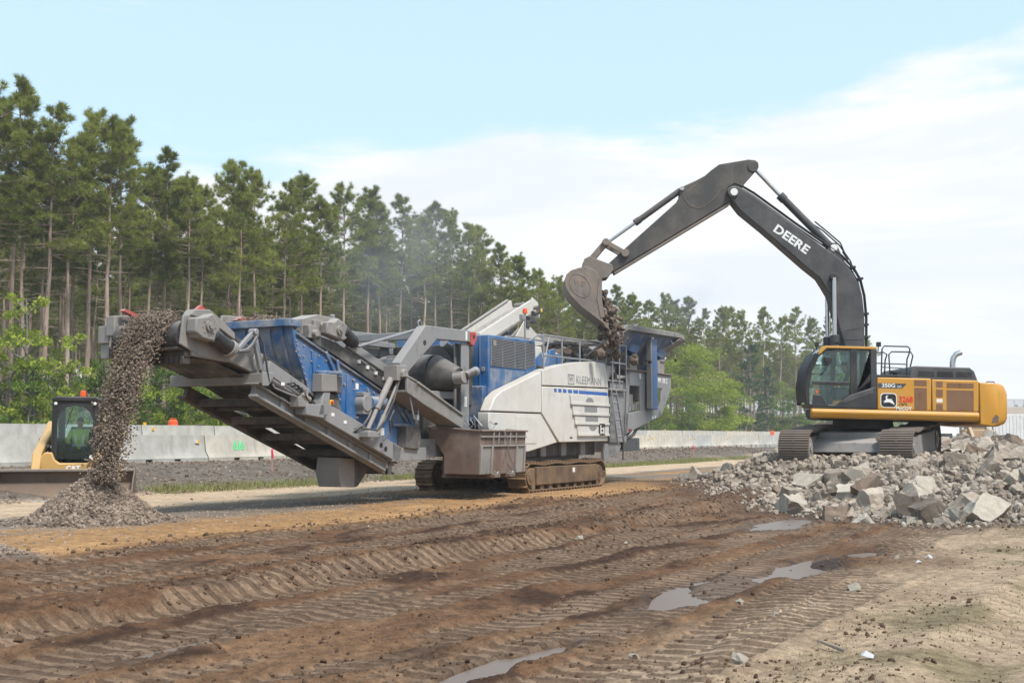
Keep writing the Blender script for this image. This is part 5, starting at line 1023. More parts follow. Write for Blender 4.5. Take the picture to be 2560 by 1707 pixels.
# tail cover hanging under the conveyor
pb('tail_cover', 'steel_b', FB().prism([(-5.95, .95), (-6.0, .62), (-5.9, .36), (-5.45, .34), (-5.45, .92)], -.06, .52)); pb('tail_cover_shaded_side', 'steel_d', FB().prism([(-5.46, .93), (-4.7, .88), (-4.95, .72), (-5.35, .36), (-5.46, .34)], -.05, .53))  # cover's triangular side: its shade is put into the dark steel colour
# scrap bin hanging on the near side, over two fork arms
bn = empty('scrap_bin', CR.matrix_basis @ Vector((-2.0, -1.4, .60))); bn.rotation_euler = (R(4.0), 0, ROADROT); tag(bn, 'rusty ribbed steel scrap bin under the grey chute at the crusher side', 'bin')
def bb_(name, mb, mat='rust', bev=.008): return mb.build(name, M[mat], bn, bev)
sp = [(-.70, .06), (-.72, .42), (-.92, .60), (-1.02, .80), (-1.3, .90), (.20, .0)]        # not used as a solid: the end plates follow it
endp = [(.66, .0), (-.20, -.06), (-.24, .34), (-.42, .55), (-.78, .66), (-.80, .90), (.66, .95)]
for a in (-1.06, 1.04): bb_('end_plate', FB().prism(endp, a, a+.02, axis='x'))
bb_('side_plate', FB().box(-1.04, 1.04, .64, .66, .0, .95)); bb_('floor_plate', FB().beam((0, .66, .0), (0, -.20, -.06), 2.08, .02, up=(0, 0, 1))); bb_('back_plate', FB().add([(-1.04, -.20, -.06), (1.04, -.20, -.06), (1.04, -.24, .34), (-1.04, -.24, .34), (1.04, -.42, .55), (-1.04, -.42, .55), (1.04, -.80, .68), (-1.04, -.80, .68)], [(0, 1, 2, 3), (3, 2, 4, 5), (5, 4, 6, 7)]), bev=0)
bb_('rim', FB().box(-1.08, 1.08, .63, .71, .93, .97).box(-1.09, -1.03, -.82, .64, .925, .965).box(1.03, 1.09, -.82, .64, .925, .965))
for z in (.60, .80): bb_('rail', FB().box(-1.06, 1.06, .66, .70, z, z+.03), 'steel_b')
for a in (-.52, -.28, .0, .26, .54): bb_('rib', FB().box(a-.02, a+.02, .66, .70, .63, .93), 'steel_b')
for a in (-1.03, -.55, .60, 1.0): bb_('rib', FB().box(a-.03, a+.03, .66, .71, .0, .60), 'steel_b')
bb_('panel', FB().box(-1.02, -.56, .66, .668, .0, .60), 'steel_b'); bb_('panel', FB().box(.64, .98, .66, .668, .0, .60), 'steel_b')
for a in (-.35, .35): bb_('fork_pocket', FB().box(a-.12, a+.12, .5, .76, -.08, .0), 'rust'); bb_('lug', FB().tube([(a-.1, .72, .05), (a-.02, .74, .0), (a+.06, .73, .04), (a+.12, .72, .01)], .02, 6), 'steel_b', 0)
bb_('wire', FB().tube([(-.1, .72, .93), (.05, .74, .75), (.1, .73, .5), (.2, .74, .35), (.42, .73, .18)], .010, 5), 'galv', 0)
for k in range(9):
    rw = random.Random(60+k); p = Vector((-.9+.12*k, rw.uniform(-.4, .4), .85)); bb_('scrap_rebar', FB().tube([p, p+Vector((rw.uniform(-.2, .2), rw.uniform(-.2, .2), .2)), p+Vector((rw.uniform(-.3, .3), rw.uniform(-.3, .3), rw.uniform(.25, .42))), p+Vector((rw.uniform(-.4, .4), rw.uniform(-.3, .3), rw.uniform(.1, .3)))], .010, 5), 'galv', 0)
pb('bin_fork_arm', 'rust', FB().box(-2.38, -2.22, .70, 2.0, .44, .50).box(-1.72, -1.56, .70, 2.0, .44, .50)); pb('bin_bracket', 'steel', FB().box(-2.4, -2.2, .74, .82, .44, 1.0).box(-1.74, -1.54, .74, .82, .44, 1.0))
# ------------------------------------------------------------------ people (one skinned body each, clothing and hat as children)
def mat_person(name, col_, rough=.8): return plain(name, col_, rough)
M['skin'] = plain('skin', (.42, .23, .16, 1), .6); M['jeans'] = plain('dark_teal_jeans', (.015, .05, .065, 1), .9); M['shirt'] = plain('dark_shirt', (.03, .035, .045, 1), .9)
M['lime'] = plain('lime_vest', (.52, .74, .04, 1), .75); M['tape'] = plain('reflective_tape', (.80, .82, .80, 1), .35); M['hair'] = plain('brown_hair', (.05, .03, .02, 1), .8)
M['otape'] = plain('orange_tape', (.80, .20, .03, 1), .6)
def seated_person(name, loc, rz, label, vest, pants, shirt, lean=.0, scale=1., head_turn=0., hat=None):
    """seated facing +x; hip at the origin height of the seat"""
    root = empty(name, loc, rz); root.scale = (scale,)*3; tag(root, label, 'person')
    J = {'pelvis': (0, 0, .10, .135, .16), 'belly': (.03+lean*.2, 0, .26, .125, .155), 'chest': (.02+lean*.45, 0, .44, .13, .175), 'neck': (.0+lean*.6, 0, .585, .055, .058), 'jaw': (.03+lean*.68, 0, .66, .062, .062), 'head': (.03+lean*.75, 0, .745, .095, .078), 'crown': (.015+lean*.8, 0, .83, .06, .055)}
    for s, n_ in ((1, 'l'), (-1, 'r')):
        J.update({n_+'sh': (lean*.5, s*.19, .53, .065, .06), n_+'el': (.14+lean*.4, s*.27, .30, .048, .045), n_+'wr': (.36+lean*.2, s*.20, .24, .032, .034), n_+'pa': (.43+lean*.2, s*.19, .245, .030, .042),
                  n_+'hip': (.06, s*.095, .07, .10, .095), n_+'kn': (.46, s*.15, .12, .066, .066), n_+'an': (.54, s*.16, -.30, .045, .045), n_+'to': (.70, s*.17, -.36, .035, .045)})
    E = [('pelvis', 'belly'), ('belly', 'chest'), ('chest', 'neck'), ('neck', 'jaw'), ('jaw', 'head'), ('head', 'crown')]
    for n_ in 'lr':
        E += [('chest', n_+'sh'), (n_+'sh', n_+'el'), (n_+'el', n_+'wr'), (n_+'wr', n_+'pa'), ('pelvis', n_+'hip'), (n_+'hip', n_+'kn'), (n_+'kn', n_+'an'), (n_+'an', n_+'to')]
        s = 1 if n_ == 'l' else -1; px, py, pz = J[n_+'pa'][:3]
        for k in range(4):                                    # fingers curled over the control
            a, b = f'{n_}f{k}', f'{n_}g{k}'; yo = (k-1.5)*.02
            J[a] = (px+.055, py+yo, pz+.012-.004*abs(k-1), .0095, .0095); J[b] = (px+.068, py+yo, pz-.03, .008, .008); E += [(n_+'pa', a), (a, b)]
        J[n_+'t'] = (px+.01, py-s*.05, pz+.02, .011, .011); E.append((n_+'pa', n_+'t'))
    ks = list(J); me = bpy.data.meshes.new('body'); me.from_pydata([J[k][:3] for k in ks], [(ks.index(a), ks.index(b)) for a, b in E], [])
    ob = bpy.data.objects.new('body', me); S.collection.objects.link(ob)
    ob.modifiers.new('skin', 'SKIN'); sv = me.skin_vertices[0].data
    for i, k in enumerate(ks): sv[i].radius = J[k][3:5]; sv[i].use_root = (k == 'pelvis')
    sd_ = ob.modifiers.new('sub', 'SUBSURF'); sd_.levels = 2; sd_.render_levels = 2
    bpy.context.view_layer.update(); m2 = bpy.data.meshes.new_from_object(ob.evaluated_get(bpy.context.evaluated_depsgraph_get())); bpy.data.objects.remove(ob)
    for m_ in (M['skin'], pants, shirt, M['rubber']): m2.materials.append(m_)
    idx_ = []
    for p in m2.polygons:
        c = p.center; i = 0
        if c.z > .60 or (c.x > .33+lean*.2 and c.z > .17 and abs(c.y) > .12 and c.x > .37): i = 0
        elif c.z < -.27: i = 3
        elif c.z < .20 and not (c.x > .1 and abs(c.y) > .22 and c.z > .19): i = 1
        else: i = 2
        idx_.append(i)
    m2.polygons.foreach_set('material_index', idx_); m2.polygons.foreach_set('use_smooth', [True]*len(idx_)); m2.name = 'body'
    link(bpy.data.objects.new('body', m2), root)
    hx, hz = J['head'][0], J['head'][2]
    fc = MB().sphere((hx+.092, 0, hz-.015), .018, 8, 6, (1, .8, 1.3)).sphere((hx-.01, .078, hz-.01), .022, 8, 6, (.8, .5, 1.3)).sphere((hx-.01, -.078, hz-.01), .022, 8, 6, (.8, .5, 1.3)).build('nose_and_ears', M['skin'], root)
    MB().sphere((hx+.078, .032, hz+.012), .010, 8, 6).build('eye', M['text_k'], root); MB().sphere((hx+.078, -.032, hz+.012), .010, 8, 6).build('eye', M['text_k'], root); MB().box(hx+.076, hx+.088, -.022, .022, hz-.058, hz-.052).build('mouth', M['text_r'], root)
    MB().sphere((hx-.018, 0, hz+.045), .10, 14, 8, (1.0, .88, .72)).build('hair', M['hair'], root)
    if hat: MB().sphere((hx-.005, 0, hz+.05), .118, 16, 8, (1.1, .95, .8)).prism([(hx+.16+.0*k, y) for k, y in ((0, -.08), (0, .08))]+[(hx+.02, .11), (hx-.0, -.11)], hz+.045, hz+.057, axis='z').build('hard_hat', hat, root)
    # vest: a shell around the torso, open at the arms
    prof_ = [(.185, .145, .10), (.17, .15, .20), (.178, .148, .30), (.20, .155, .40), (.205, .15, .48), (.15, .115, .56)]; v = []; n_ = 24
    for wy, wx, z in prof_:
        for k in range(n_): t_ = 2*math.pi*k/n_; v.append((.02+lean*(z-.05)+wx*math.cos(t_), wy*math.sin(t_), z))
    vb = MB().add(v, [(j*n_+k, j*n_+(k+1) % n_, (j+1)*n_+(k+1) % n_, (j+1)*n_+k) for j in range(len(prof_)-1) for k in range(n_)]).build('safety_vest', vest, root, 0, 60)
    bd = MB()
    for (z, h) in ((.17, .05),):
        ring = [(.02+lean*(z-.05)+.158*math.cos(2*math.pi*k/n_), .188*math.sin(2*math.pi*k/n_)) for k in range(n_)]
        bd.add([(x, y, z) for x, y in ring]+[(x, y, z+h) for x, y in ring], [(k, (k+1) % n_, n_+(k+1) % n_, n_+k) for k in range(n_)])
    bd.build('reflective_band', M['tape'], vb, 0)
    for s in (-1, 1): MB().add([(.175+lean*.1, s*.075-.025, .2), (.175+lean*.1, s*.075+.025, .2), (.165+lean*.35, s*.09+.025, .42), (.11+lean*.45, s*.10+.025, .56), (.11+lean*.45, s*.10-.025, .56), (.165+lean*.35, s*.09-.025, .42)], [(0, 1, 2, 5), (5, 2, 3, 4)]).build('reflective_stripe', M['tape'], vb, 0)
    return root
# ------------------------------------------------------------------ excavator
M['yel'] = paint('yellow_paint', (.52, .245, .02, 1), .40, .26, dustcol=(.40, .28, .16, 1), vary=.10, spec=.5, grime=.10)
M['cabgrey'] = paint('dark_grey_paint', (.028, .029, .031, 1), .42, .10); M['hoodgrey'] = paint('grey_hood_paint', (.055, .056, .058, 1), .5, .15)
M['boom'] = paint('boom_grey_paint', (.042, .043, .046, 1), .48, .32, dustcol=(.17, .16, .15, 1)); M['stickm'] = paint('worn_arm_paint', (.05, .048, .046, 1), .55, .40, dustcol=(.19, .165, .14, 1), rust=.18)
M['bucketm'] = paint('worn_bucket_steel', (.16, .135, .115, 1), .55, .6, dustcol=(.27, .22, .175, 1), rust=.35, bump=.3)
M['mesh_grille'] = paint('brown_mesh_grille', (.20, .10, .045, 1), .7, .1)
gl, t, b_ = newmat('tinted_glass'); o_ = t.nodes['Material Output']; t.nodes.remove(b_)
tr = N(t, 'ShaderNodeBsdfTransparent'); tr.inputs[0].default_value = (.84, .92, .90, 1); gg = N(t, 'ShaderNodeBsdfGlossy', Roughness=.03); gg.inputs[0].default_value = (.8, .9, .88, 1)
fz = N(t, 'ShaderNodeFresnel', IOR=1.35); mxg = N(t, 'ShaderNodeMixShader'); t.links.new(MA(t, 'ADD', fz.outputs[0], .03), mxg.inputs[0]); t.links.new(tr.outputs[0], mxg.inputs[1]); t.links.new(gg.outputs[0], mxg.inputs[2]); t.links.new(mxg.outputs[0], o_.inputs[0])
M['glass'] = gl
EX = empty('excavator', (9.65, 32.0, .74), 0); tag(EX, 'yellow crawler excavator with dark grey boom tipping its bucket over the crusher', 'excavator')
def eb(name, mat, mb, parent=EX, bevel=.012, smooth=35): return mb.build(name, M[mat], parent, bevel, smooth)
# undercarriage, parallel to the road while the house is swung sideways
uc = empty('undercarriage', (0, 0, -.06), ROADROT); uc.parent = EX; uc.rotation_euler = (0, R(-3.2), ROADROT)
for s in (-1, 1): crawler(uc, 'crawler_track', -2.45, 4.95, .50, s*1.30, .80, 0, (M['steel_b'], M['trackgrey']), .19, 3, .55)
eb('car_body', 'steel_b', MB().box(-1.1, 1.1, -.95, .95, .42, .86).prism([(-1.6, .35), (-.7, .35), (-.7, .80), (-1.5, .62)], -1.0, 1.0).prism([(1.6, .35), (.7, .35), (.7, .80), (1.5, .62)], -1.0, 1.0), uc, .03)
eb('slew_ring', 'black', MB().cyl((0, 0, .84), (0, 0, 1.12), .82, .78, n=40), EX)
# revolving frame; a slight nose-up tilt
HS = empty('house'); HS.parent = EX; HS.rotation_euler = (0, R(1.4), 0); HS.location = (0, 0, -.02)
eb('revolving_frame', 'steel_d', MB().box(-1.2, 2.6, -1.40, 1.40, 1.10, 1.30).box(-1.7, -1.2, -1.40, -.4, 1.12, 1.34), HS)
SK = [(-1.47, 1.36), (-1.53, 1.30), (-1.53, 1.16), (-1.46, 1.06)]
eb('side_skirt', 'yel', MB().prism([(-1.36, 1.36), (-1.52, 1.34), (-1.56, 1.25), (-1.50, 1.12), (-1.40, 1.08)], -1.83, 2.58, axis='x'), HS, .03)
eb('side_skirt', 'yel', MB().prism([(1.36, 1.36), (1.52, 1.34), (1.56, 1.25), (1.50, 1.12), (1.40, 1.08)], -1.1, 2.58, axis='x'), HS, .03)
eb('engine_side_panel', 'yel', MB().box(-.09, 1.33, -1.50, -1.0, 1.35, 2.20), HS, .03); eb('engine_side_panel', 'yel', MB().box(1.345, 2.58, -1.50, -1.0, 1.35, 2.18), HS, .03)
eb('engine_side_panel', 'yel', MB().box(-1.0, 2.58, 1.0, 1.50, 1.35, 2.18), HS, .03); eb('engine_bay', 'black', MB().box(-.05, 2.58, -1.0, 1.0, 1.3, 2.12), HS)
cwp = [(2.60, 1.02), (2.95, .99), (3.12, 1.06), (3.20, 1.2), (3.20, 1.85), (3.12, 2.06), (3.0, 2.12), (2.60, 2.13)]
cw = MB()                                                     # counterweight, plan rounded at the corners
ysec = [(-1.5, .0), (-1.44, .10), (-1.3, .22), (-.8, .33), (0, .36), (.8, .33), (1.3, .22), (1.44, .10), (1.5, .0)]
vv = []
for y, ext in ysec:
    for (x, z) in cwp: vv.append((x if x < 2.61 else x+ext*.9-.1*(abs(y) > 1.49), y, z))
npf = len(cwp); cw.add(vv, [(j*npf+k, j*npf+(k+1) % npf, (j+1)*npf+(k+1) % npf, (j+1)*npf+k) for j in range(len(ysec)-1) for k in range(npf)]+[tuple(range(npf)), tuple(range((len(ysec)-1)*npf, len(ysec)*npf))])
eb('counterweight', 'yel', cw, HS, .03, 40)
eb('scrape_mark', 'rust', MB().prism([(2.9, 1.06), (3.08, 1.10), (3.10, 1.24), (3.02, 1.30), (2.94, 1.2)], -1.503, -1.5005), HS, 0)
eb('tail_lamp', 'red', MB().box(3.08, 3.2, -1.47, -1.40, 1.70, 1.76), HS, 0); eb('handle', 'black', MB().tube([(2.88, -1.2, 2.12), (2.92, -1.2, 2.17), (3.1, -1.2, 2.17), (3.12, -1.2, 2.12)], .015, 6), HS, 0)
for k, (x0, x1, z0, z1) in enumerate(((.88, 1.21, 1.33, 1.95), (.88, 1.21, 2.0, 2.15), (1.45, 1.63, 1.33, 1.54), (1.45, 1.63, 1.72, 1.92), (1.45, 1.63, 1.98, 2.13), (1.73, 2.44, 1.30, 1.91), (1.73, 2.44, 1.97, 2.10))):
    z0 = max(z0, 1.37); g_ = eb('grille', 'mesh_grille', MB().box(x0, x1, -1.506, -1.5, z0, z1), HS, 0)
    nb_ = int((x1-x0)/.045); gm_ = MB()
    for q in range(1, nb_): gm_.box(x0+(x1-x0)*q/nb_-.005, x0+(x1-x0)*q/nb_+.005, -1.511, -1.505, z0+.01, z1-.01)
    tag(eb('grille_bars', 'mesh_grille', gm_, g_, 0), kind='stuff')
eb('sticker', 'label', MB().box(1.46, 1.62, -1.505, -1.5, 1.58, 1.67), HS, 0); eb('panel_seam', 'black', MB().box(1.331, 1.344, -1.46, -1.0, 1.36, 2.17).box(2.581, 2.6, -1.46, -1.0, 1.1, 2.13), HS, 0)
# engine hood on top
eb('engine_hood', 'hoodgrey', MB().prism([(.76, 2.18), (.82, 2.40), (.92, 2.53), (2.38, 2.52), (2.50, 2.42), (2.60, 2.14)], -1.42, 1.2), HS, .03)
for x0 in (1.0, 1.50, 2.0): eb('hood_vent', 'black', MB().prism([(x0, 2.26), (x0+.02, 2.40), (x0+.42, 2.39), (x0+.44, 2.25)], -1.428, -1.42), HS, 0)
eb('deck', 'black', MB().box(-.09, .80, -1.46, -.2, 2.19, 2.27), HS); eb('filler_cap', 'black', MB().cyl((.47, -1.2, 2.26), (.47, -1.2, 2.33), .06, n=14).cyl((.47, -1.2, 2.33), (.47, -1.2, 2.37), .13, n=18), HS, 0)
def hrail(pts, r_=.02): eb('handrail', 'black', MB().tube(pts, r_, 8), HS, 0)
hrail([(.06, -1.35, 2.26), (.08, -1.35, 2.96), (.14, -1.35, 3.04), (.76, -1.35, 3.04), (.82, -1.35, 2.98), (.80, -1.35, 2.86), (.74, -1.35, 2.7), (.73, -1.35, 2.26)]); hrail([(.06, -.3, 2.9), (.44, -.3, 2.96), (.55, -.3, 2.9), (.50, -.3, 2.74), (.48, -.3, 2.3)])
hrail([(.64, -.3, 2.26), (.60, -.3, 2.9), (.68, -.3, 2.98), (1.2, -.3, 2.98), (1.26, -.3, 2.88), (1.18, -.3, 2.55)]); hrail([(-.1, -1.35, 2.58), (.75, -1.35, 2.57)], .016); hrail([(.4, -.3, 2.55), (1.0, -.3, 2.53)], .014)
eb('work_lamp', 'black', MB().box(-.06, .04, -1.4, -1.3, 3.02, 3.14).cyl((-.02, -1.35, 2.9), (-.02, -1.35, 3.04), .015, n=8), HS, 0)
eb('exhaust_stack', 'chrome', MB().tube([(2.42, -.1, 2.5), (2.42, -.1, 2.72), (2.44, -.1, 2.86), (2.52, -.1, 2.97), (2.66, -.1, 3.02)], .075, 14, caps=False), HS, 0)
# cab: frame members, roof, glass
CF = 'cabgrey'; y0c, y1c = -1.5, -.50
cab = empty('cab'); cab.parent = HS
eb('cab_floor', CF, MB().prism([(-1.80, 1.36), (-.12, 1.36), (-.12, 1.46), (-1.86, 1.46)], y0c, y1c), cab)
eb('cab_roof', CF, MB().prism([(-1.52, 2.90), (-.10, 2.90), (-.10, 2.985), (-1.42, 2.985)], y0c+.01, y1c), cab, .03); eb('roof_band', 'yel', MB().prism([(-1.66, 2.76), (-1.58, 2.79), (-1.42, 2.935), (-.10, 2.935), (-.10, 3.0), (-1.46, 3.0), (-1.60, 2.92)], y0c-.008, y0c+.06), cab, .012)
post = [(-1.86, 1.44), (-1.97, 1.44), (-1.985, 1.88), (-1.90, 2.40), (-1.70, 2.78), (-1.50, 2.96), (-1.38, 2.96), (-1.47, 2.86), (-1.64, 2.68), (-1.81, 2.3), (-1.88, 1.85)]
for y in (y0c, y1c-.07): eb('front_pillar', 'black', MB().prism(post, y, y+.07), cab, .015)
eb('front_pillar_trim', 'black', MB().prism([(-1.97, 1.5), (-2.01, 1.9), (-1.93, 2.40), (-1.72, 2.80), (-1.70, 2.78), (-1.90, 2.4), (-1.985, 1.88), (-1.95, 1.5)], y0c+.02, y1c-.02), cab, 0)
eb('centre_pillar', 'black', MB().box(-.80, -.62, y0c+.005, y0c+.06, 1.46, 2.9), cab); eb('rear_pillar', CF, MB().box(-.26, -.10, y0c, y0c+.1, 1.40, 2.93), cab, .015); eb('rear_pillar', CF, MB().box(-.26, -.10, y1c-.1, y1c, 1.40, 2.93), cab, .015); eb('rear_pillar', 'black', MB().prism([(-.27, 2.92), (-.3, 2.92), (-.28, 2.3), (-.62, 1.9), (-.62, 1.8), (-.26, 2.1)], y0c+.01, y0c+.05), cab)
eb('door_lower_panel', CF, MB().prism([(-1.80, 1.40), (-1.78, 1.70), (-1.58, 1.72), (-1.50, 1.60), (-1.38, 1.46), (-1.22, 1.44), (-.95, 1.62), (-.8, 1.72), (-.12, 1.96), (-.12, 1.38)], y0c-.005, y0c+.05), cab, .02)
eb('door_rail', 'black', MB().prism([(-1.79, 1.98), (-1.79, 2.06), (-.8, 2.06), (-.8, 1.97)], y0c, y0c+.05), cab); eb('panel_crease', 'hoodgrey', MB().prism([(-1.10, 1.52), (-.80, 1.70), (-.2, 1.90), (-.2, 1.78), (-.7, 1.60), (-.9, 1.52)], y0c-.012, y0c-.004), cab, .01)
eb('amber_lamp', 'orange', MB().cyl((-1.68, y0c-.02, 1.78), (-1.68, y0c+.01, 1.78), .035, n=12), cab, 0)
eb('cab_window', 'glass', MB().prism([(-1.79, 2.06), (-1.74, 2.22), (-1.60, 2.66), (-1.44, 2.88), (-.80, 2.9), (-.80, 2.06)], y0c+.025, y0c+.031), cab, 0); eb('cab_window', 'glass', MB().prism([(-.62, 1.95), (-.3, 2.3), (-.28, 2.9), (-.62, 2.9)], y0c+.025, y0c+.031), cab, 0)
eb('cab_window', 'glass', MB().prism([(-1.78, 1.72), (-1.58, 1.72), (-1.4, 1.48), (-1.22, 1.46), (-.82, 1.72), (-.82, 1.97), (-1.79, 1.97)], y0c+.025, y0c+.031), cab, 0)
eb('cab_window', 'glass', MB().prism([(-1.79, 1.5), (-1.74, 2.22), (-1.60, 2.66), (-1.44, 2.88), (-.12, 2.9), (-.12, 1.6)], y1c-.04, y1c-.034), cab, 0)
wsg = MB()
for p, q in (((-1.94, 1.5), (-1.965, 1.9)), ((-1.965, 1.9), (-1.88, 2.40)), ((-1.88, 2.40), (-1.68, 2.78)), ((-1.68, 2.78), (-1.5, 2.93))): wsg.quad((p[0], y0c+.07, p[1]), (q[0], y0c+.07, q[1]), (q[0], y1c-.07, q[1]), (p[0], y1c-.07, p[1]))
eb('windscreen', 'glass', wsg, cab, 0); eb('rear_wall', 'black', MB().box(-.13, -.10, y0c+.08, y1c-.08, 1.4, 2.2), cab)
eb('operator_seat', 'black', MB().box(-.85, -.35, -1.2, -.8, 1.62, 1.78).prism([(-.45, 1.75), (-.3, 1.75), (-.2, 2.45), (-.32, 2.5)], -1.2, -.8).box(-.34, -.22, -1.12, -.88, 2.45, 2.62).box(-.75, -.45, -1.1, -.9, 1.42, 1.64), cab, .03)
eb('console', 'black', MB().box(-1.15, -.6, -1.38, -1.24, 1.6, 1.86).box(-1.15, -.6, -.76, -.62, 1.6, 1.86).cyl((-1.08, -1.3, 1.85), (-1.12, -1.3, 2.04), .02, n=8).cyl((-1.08, -.7, 1.85), (-1.12, -.7, 2.04), .02, n=8), cab)
eb('mirror', 'black', MB().lathe((-1.42, -1.62, 2.60), [(.04, -.03), (.10, -.02), (.11, .02), (.06, .03)], 14, 'y').tube([(-1.42, -1.6, 2.5), (-1.5, -1.55, 2.3), (-1.6, -1.5, 2.2)], .012, 6), cab, 0); eb('roof_lamp', 'black', MB().box(-1.66, -1.58, -1.3, -1.2, 2.98, 3.1).cyl((-1.62, -1.25, 2.9), (-1.62, -1.25, 3.0), .015, n=6), cab, 0)
eb('guard_bar', 'black', MB().cyl((-1.72, y1c-.06, 2.3), (-.8, y1c-.06, 2.3), .012, n=6).cyl((-1.66, y1c-.06, 2.55), (-.8, y1c-.06, 2.55), .012, n=6), cab, 0)
op = seated_person('person', (9.65-.66, 32.0-1.0, .80+1.70), R(180), 'person in a yellow vest seated at the controls in the excavator cab', M['lime'], M['jeans'], M['shirt'], .10, 1.0)
# lettering and badge on the near side
TE = lambda x, z, y=-1.5035: Matrix.Translation((x, y, z)) @ Matrix.Rotation(R(90), 4, 'X')
eb('model_plate', 'hoodgrey', MB().prism([(-.07, 1.92), (.56, 1.92), (.68, 2.05), (-.07, 2.05)], -1.505, -1.5), HS, 0)
text_mesh('model_lettering', '350G', .135, M['text_w'], HS, TE(.20, 1.985, -1.5065), bold=.003, sx=1.2); text_mesh('model_lettering', 'LC', .075, M['text_w'], HS, TE(.49, 1.965, -1.5065), bold=.002, sx=1.2)
text_mesh('fleet_number', '3268', .215, M['text_r'], HS, TE(.655, 1.63), bold=.004, sx=.88)
text_mesh('owner_lettering', 'McCOY', .13, M['text_w'], HS, TE(.60, 1.395), bold=.003, sx=.95)
for dx in (-.05, .05): eb('owner_emblem', 'text_k', MB().tube([(.58+dx-.05, -1.505, 1.465), (.58+dx-.03, -1.505, 1.52), (.58+dx, -1.505, 1.535), (.58+dx+.03, -1.505, 1.52), (.58+dx+.05, -1.505, 1.465)], .008, 5), HS, 0)
def rr(cx, cz, w, h, r_, n=5): return [(cx+sx_*(w-r_)+r_*math.cos(t_), cz+sz_*(h-r_)+r_*math.sin(t_)) for (sx_, sz_, t0) in ((1, 1, 0), (-1, 1, 90), (-1, -1, 180), (1, -1, 270)) for t_ in [R(t0+90*q/n) for q in range(n+1)]]
eb('badge_border', 'text_w', MB().prism(rr(.205, 1.60, .215, .19, .09), -1.504, -1.501), HS, 0); eb('badge_field', 'text_k', MB().prism(rr(.205, 1.60, .195, .17, .08), -1.507, -1.504), HS, 0)
deer = [(-.15, -.075), (-.07, -.055), (.02, -.05), (.10, -.085), (.16, -.125), (.135, -.06), (.10, .0), (.06, .015), (.10, .04), (.03, .035), (-.03, .04), (-.045, .075), (-.02, .115), (.0, .13), (-.04, .12), (-.05, .14), (-.065, .105), (-.10, .09), (-.07, .07), (-.075, .02), (-.10, -.01), (-.14, -.02), (-.115, -.04), (-.08, -.035)]
eb('badge_deer', 'text_w', MB().prism([(.205+x, 1.60+z) for x, z in deer], -1.510, -1.507), HS, 0)
# boom
BY = .05
bp_ = [(-.42, 2.0), (-.52, 3.12), (-.75, 4.05), (-.86, 4.48), (-1.02, 4.76), (-1.16, 4.99), (-1.54, 5.3), (-2.69, 6.33), (-3.3, 6.84), (-3.55, 7.17), (-3.69, 7.38), (-3.66, 7.50), (-3.53, 7.57), (-3.36, 7.55), (-2.98, 7.31), (-1.91, 6.52), (-1.14, 5.93), (-.6, 5.54), (-.40, 5.35), (-.22, 5.10), (-.08, 4.82), (.02, 4.45), (.06, 3.94), (.04, 3.12), (-.02, 2.0)]
bm1 = eb('boom', 'boom', MB().prism(bp_, BY-.27, BY+.27), EX, .03)
text_mesh('brand_lettering', 'DEERE', .33, M['text_w'], bm1, Matrix.Translation((-1.92, BY-.2735, 6.06)) @ Matrix.Rotation(R(36), 4, 'Y') @ Matrix.Rotation(R(90), 4, 'X'), bold=.011, sx=1.18, spacing=1.02)
for p, q in (((-2.98, 7.16), (-3.12, 6.98)), ((-1.55, 5.98), (-1.82, 5.62)), ((-.45, 3.55), (-.02, 3.62)), ((-.5, 3.28), (.0, 3.3))): eb('weld_band', 'hoodgrey', MB().beam((p[0], BY-.274, p[1]), (q[0], BY-.274, q[1]), .02, .012, up=(0, 1, 0)), bm1, 0)
pinp = MB().cyl((-3.52, BY-.36, 7.37), (-3.52, BY+.36, 7.37), .15, n=20); eb('boom_tip_pin', 'boom', pinp, bm1)
eb('pin_cap', 'label', MB().lathe((-3.50, BY-.37, 7.37), [(.02, .0), (.105, .0), (.10, -.01), (.02, -.012)], 16, 'y'), bm1, 0)
eb('boom_boss', 'black', MB().cyl((-.78, BY-.40, 5.0), (-.78, BY+.40, 5.0), .11, n=18), bm1)
for s in (-1, 1):
    eb('boom_cylinder_rod', 'chrome', MB().cyl((-.78, BY+s*.36, 4.98), (-.80, BY+s*.36, 3.2), .06, n=14), EX, 0); eb('boom_cylinder', 'boom', MB().cyl((-.80, BY+s*.36, 3.35), (-1.0, BY+s*.36, 1.6), .10, n=16).cyl((-.80, BY+s*.36, 3.40), (-.80, BY+s*.36, 3.18), .125, n=16), EX, .01)
eb('arm_cylinder', 'boom', MB().cyl((-.72, BY, 5.86), (-2.13, BY, 7.33), .105, n=20).cyl((-2.02, BY, 7.215), (-2.16, BY, 7.36), .125, n=20), EX, .01); eb('arm_cylinder_rod', 'chrome', MB().cyl((-2.1, BY, 7.30), (-2.84, BY, 8.10), .055, n=14), EX, 0)
eb('cylinder_bracket', 'boom', MB().prism([(-.95, 5.70), (-.80, 5.98), (-.66, 5.98), (-.42, 5.42)], BY-.2, BY-.13).prism([(-.95, 5.70), (-.80, 5.98), (-.66, 5.98), (-.42, 5.42)], BY+.13, BY+.2), EX, .01); eb('pin_cap', 'label', MB().lathe((-.72, BY-.205, 5.84), [(.02, .0), (.10, .0), (.095, -.01), (.02, -.012)], 16, 'y'), EX, 0)
def ehose(pts, r_=.02, y=-.2): eb('hydraulic_line', 'black', MB().tube([(x, BY+y, z) for x, z in pts], r_, 6), EX, 0)
for y in (-.2, -.1, .1): ehose([(.12, 3.0), (.14, 3.9), (.10, 4.5), (.0, 4.95), (-.18, 5.28), (-.5, 5.62), (-.9, 5.92), (-1.8, 6.56), (-2.9, 7.38), (-3.2, 7.56), (-3.45, 7.66), (-3.62, 7.55)], .022, y)
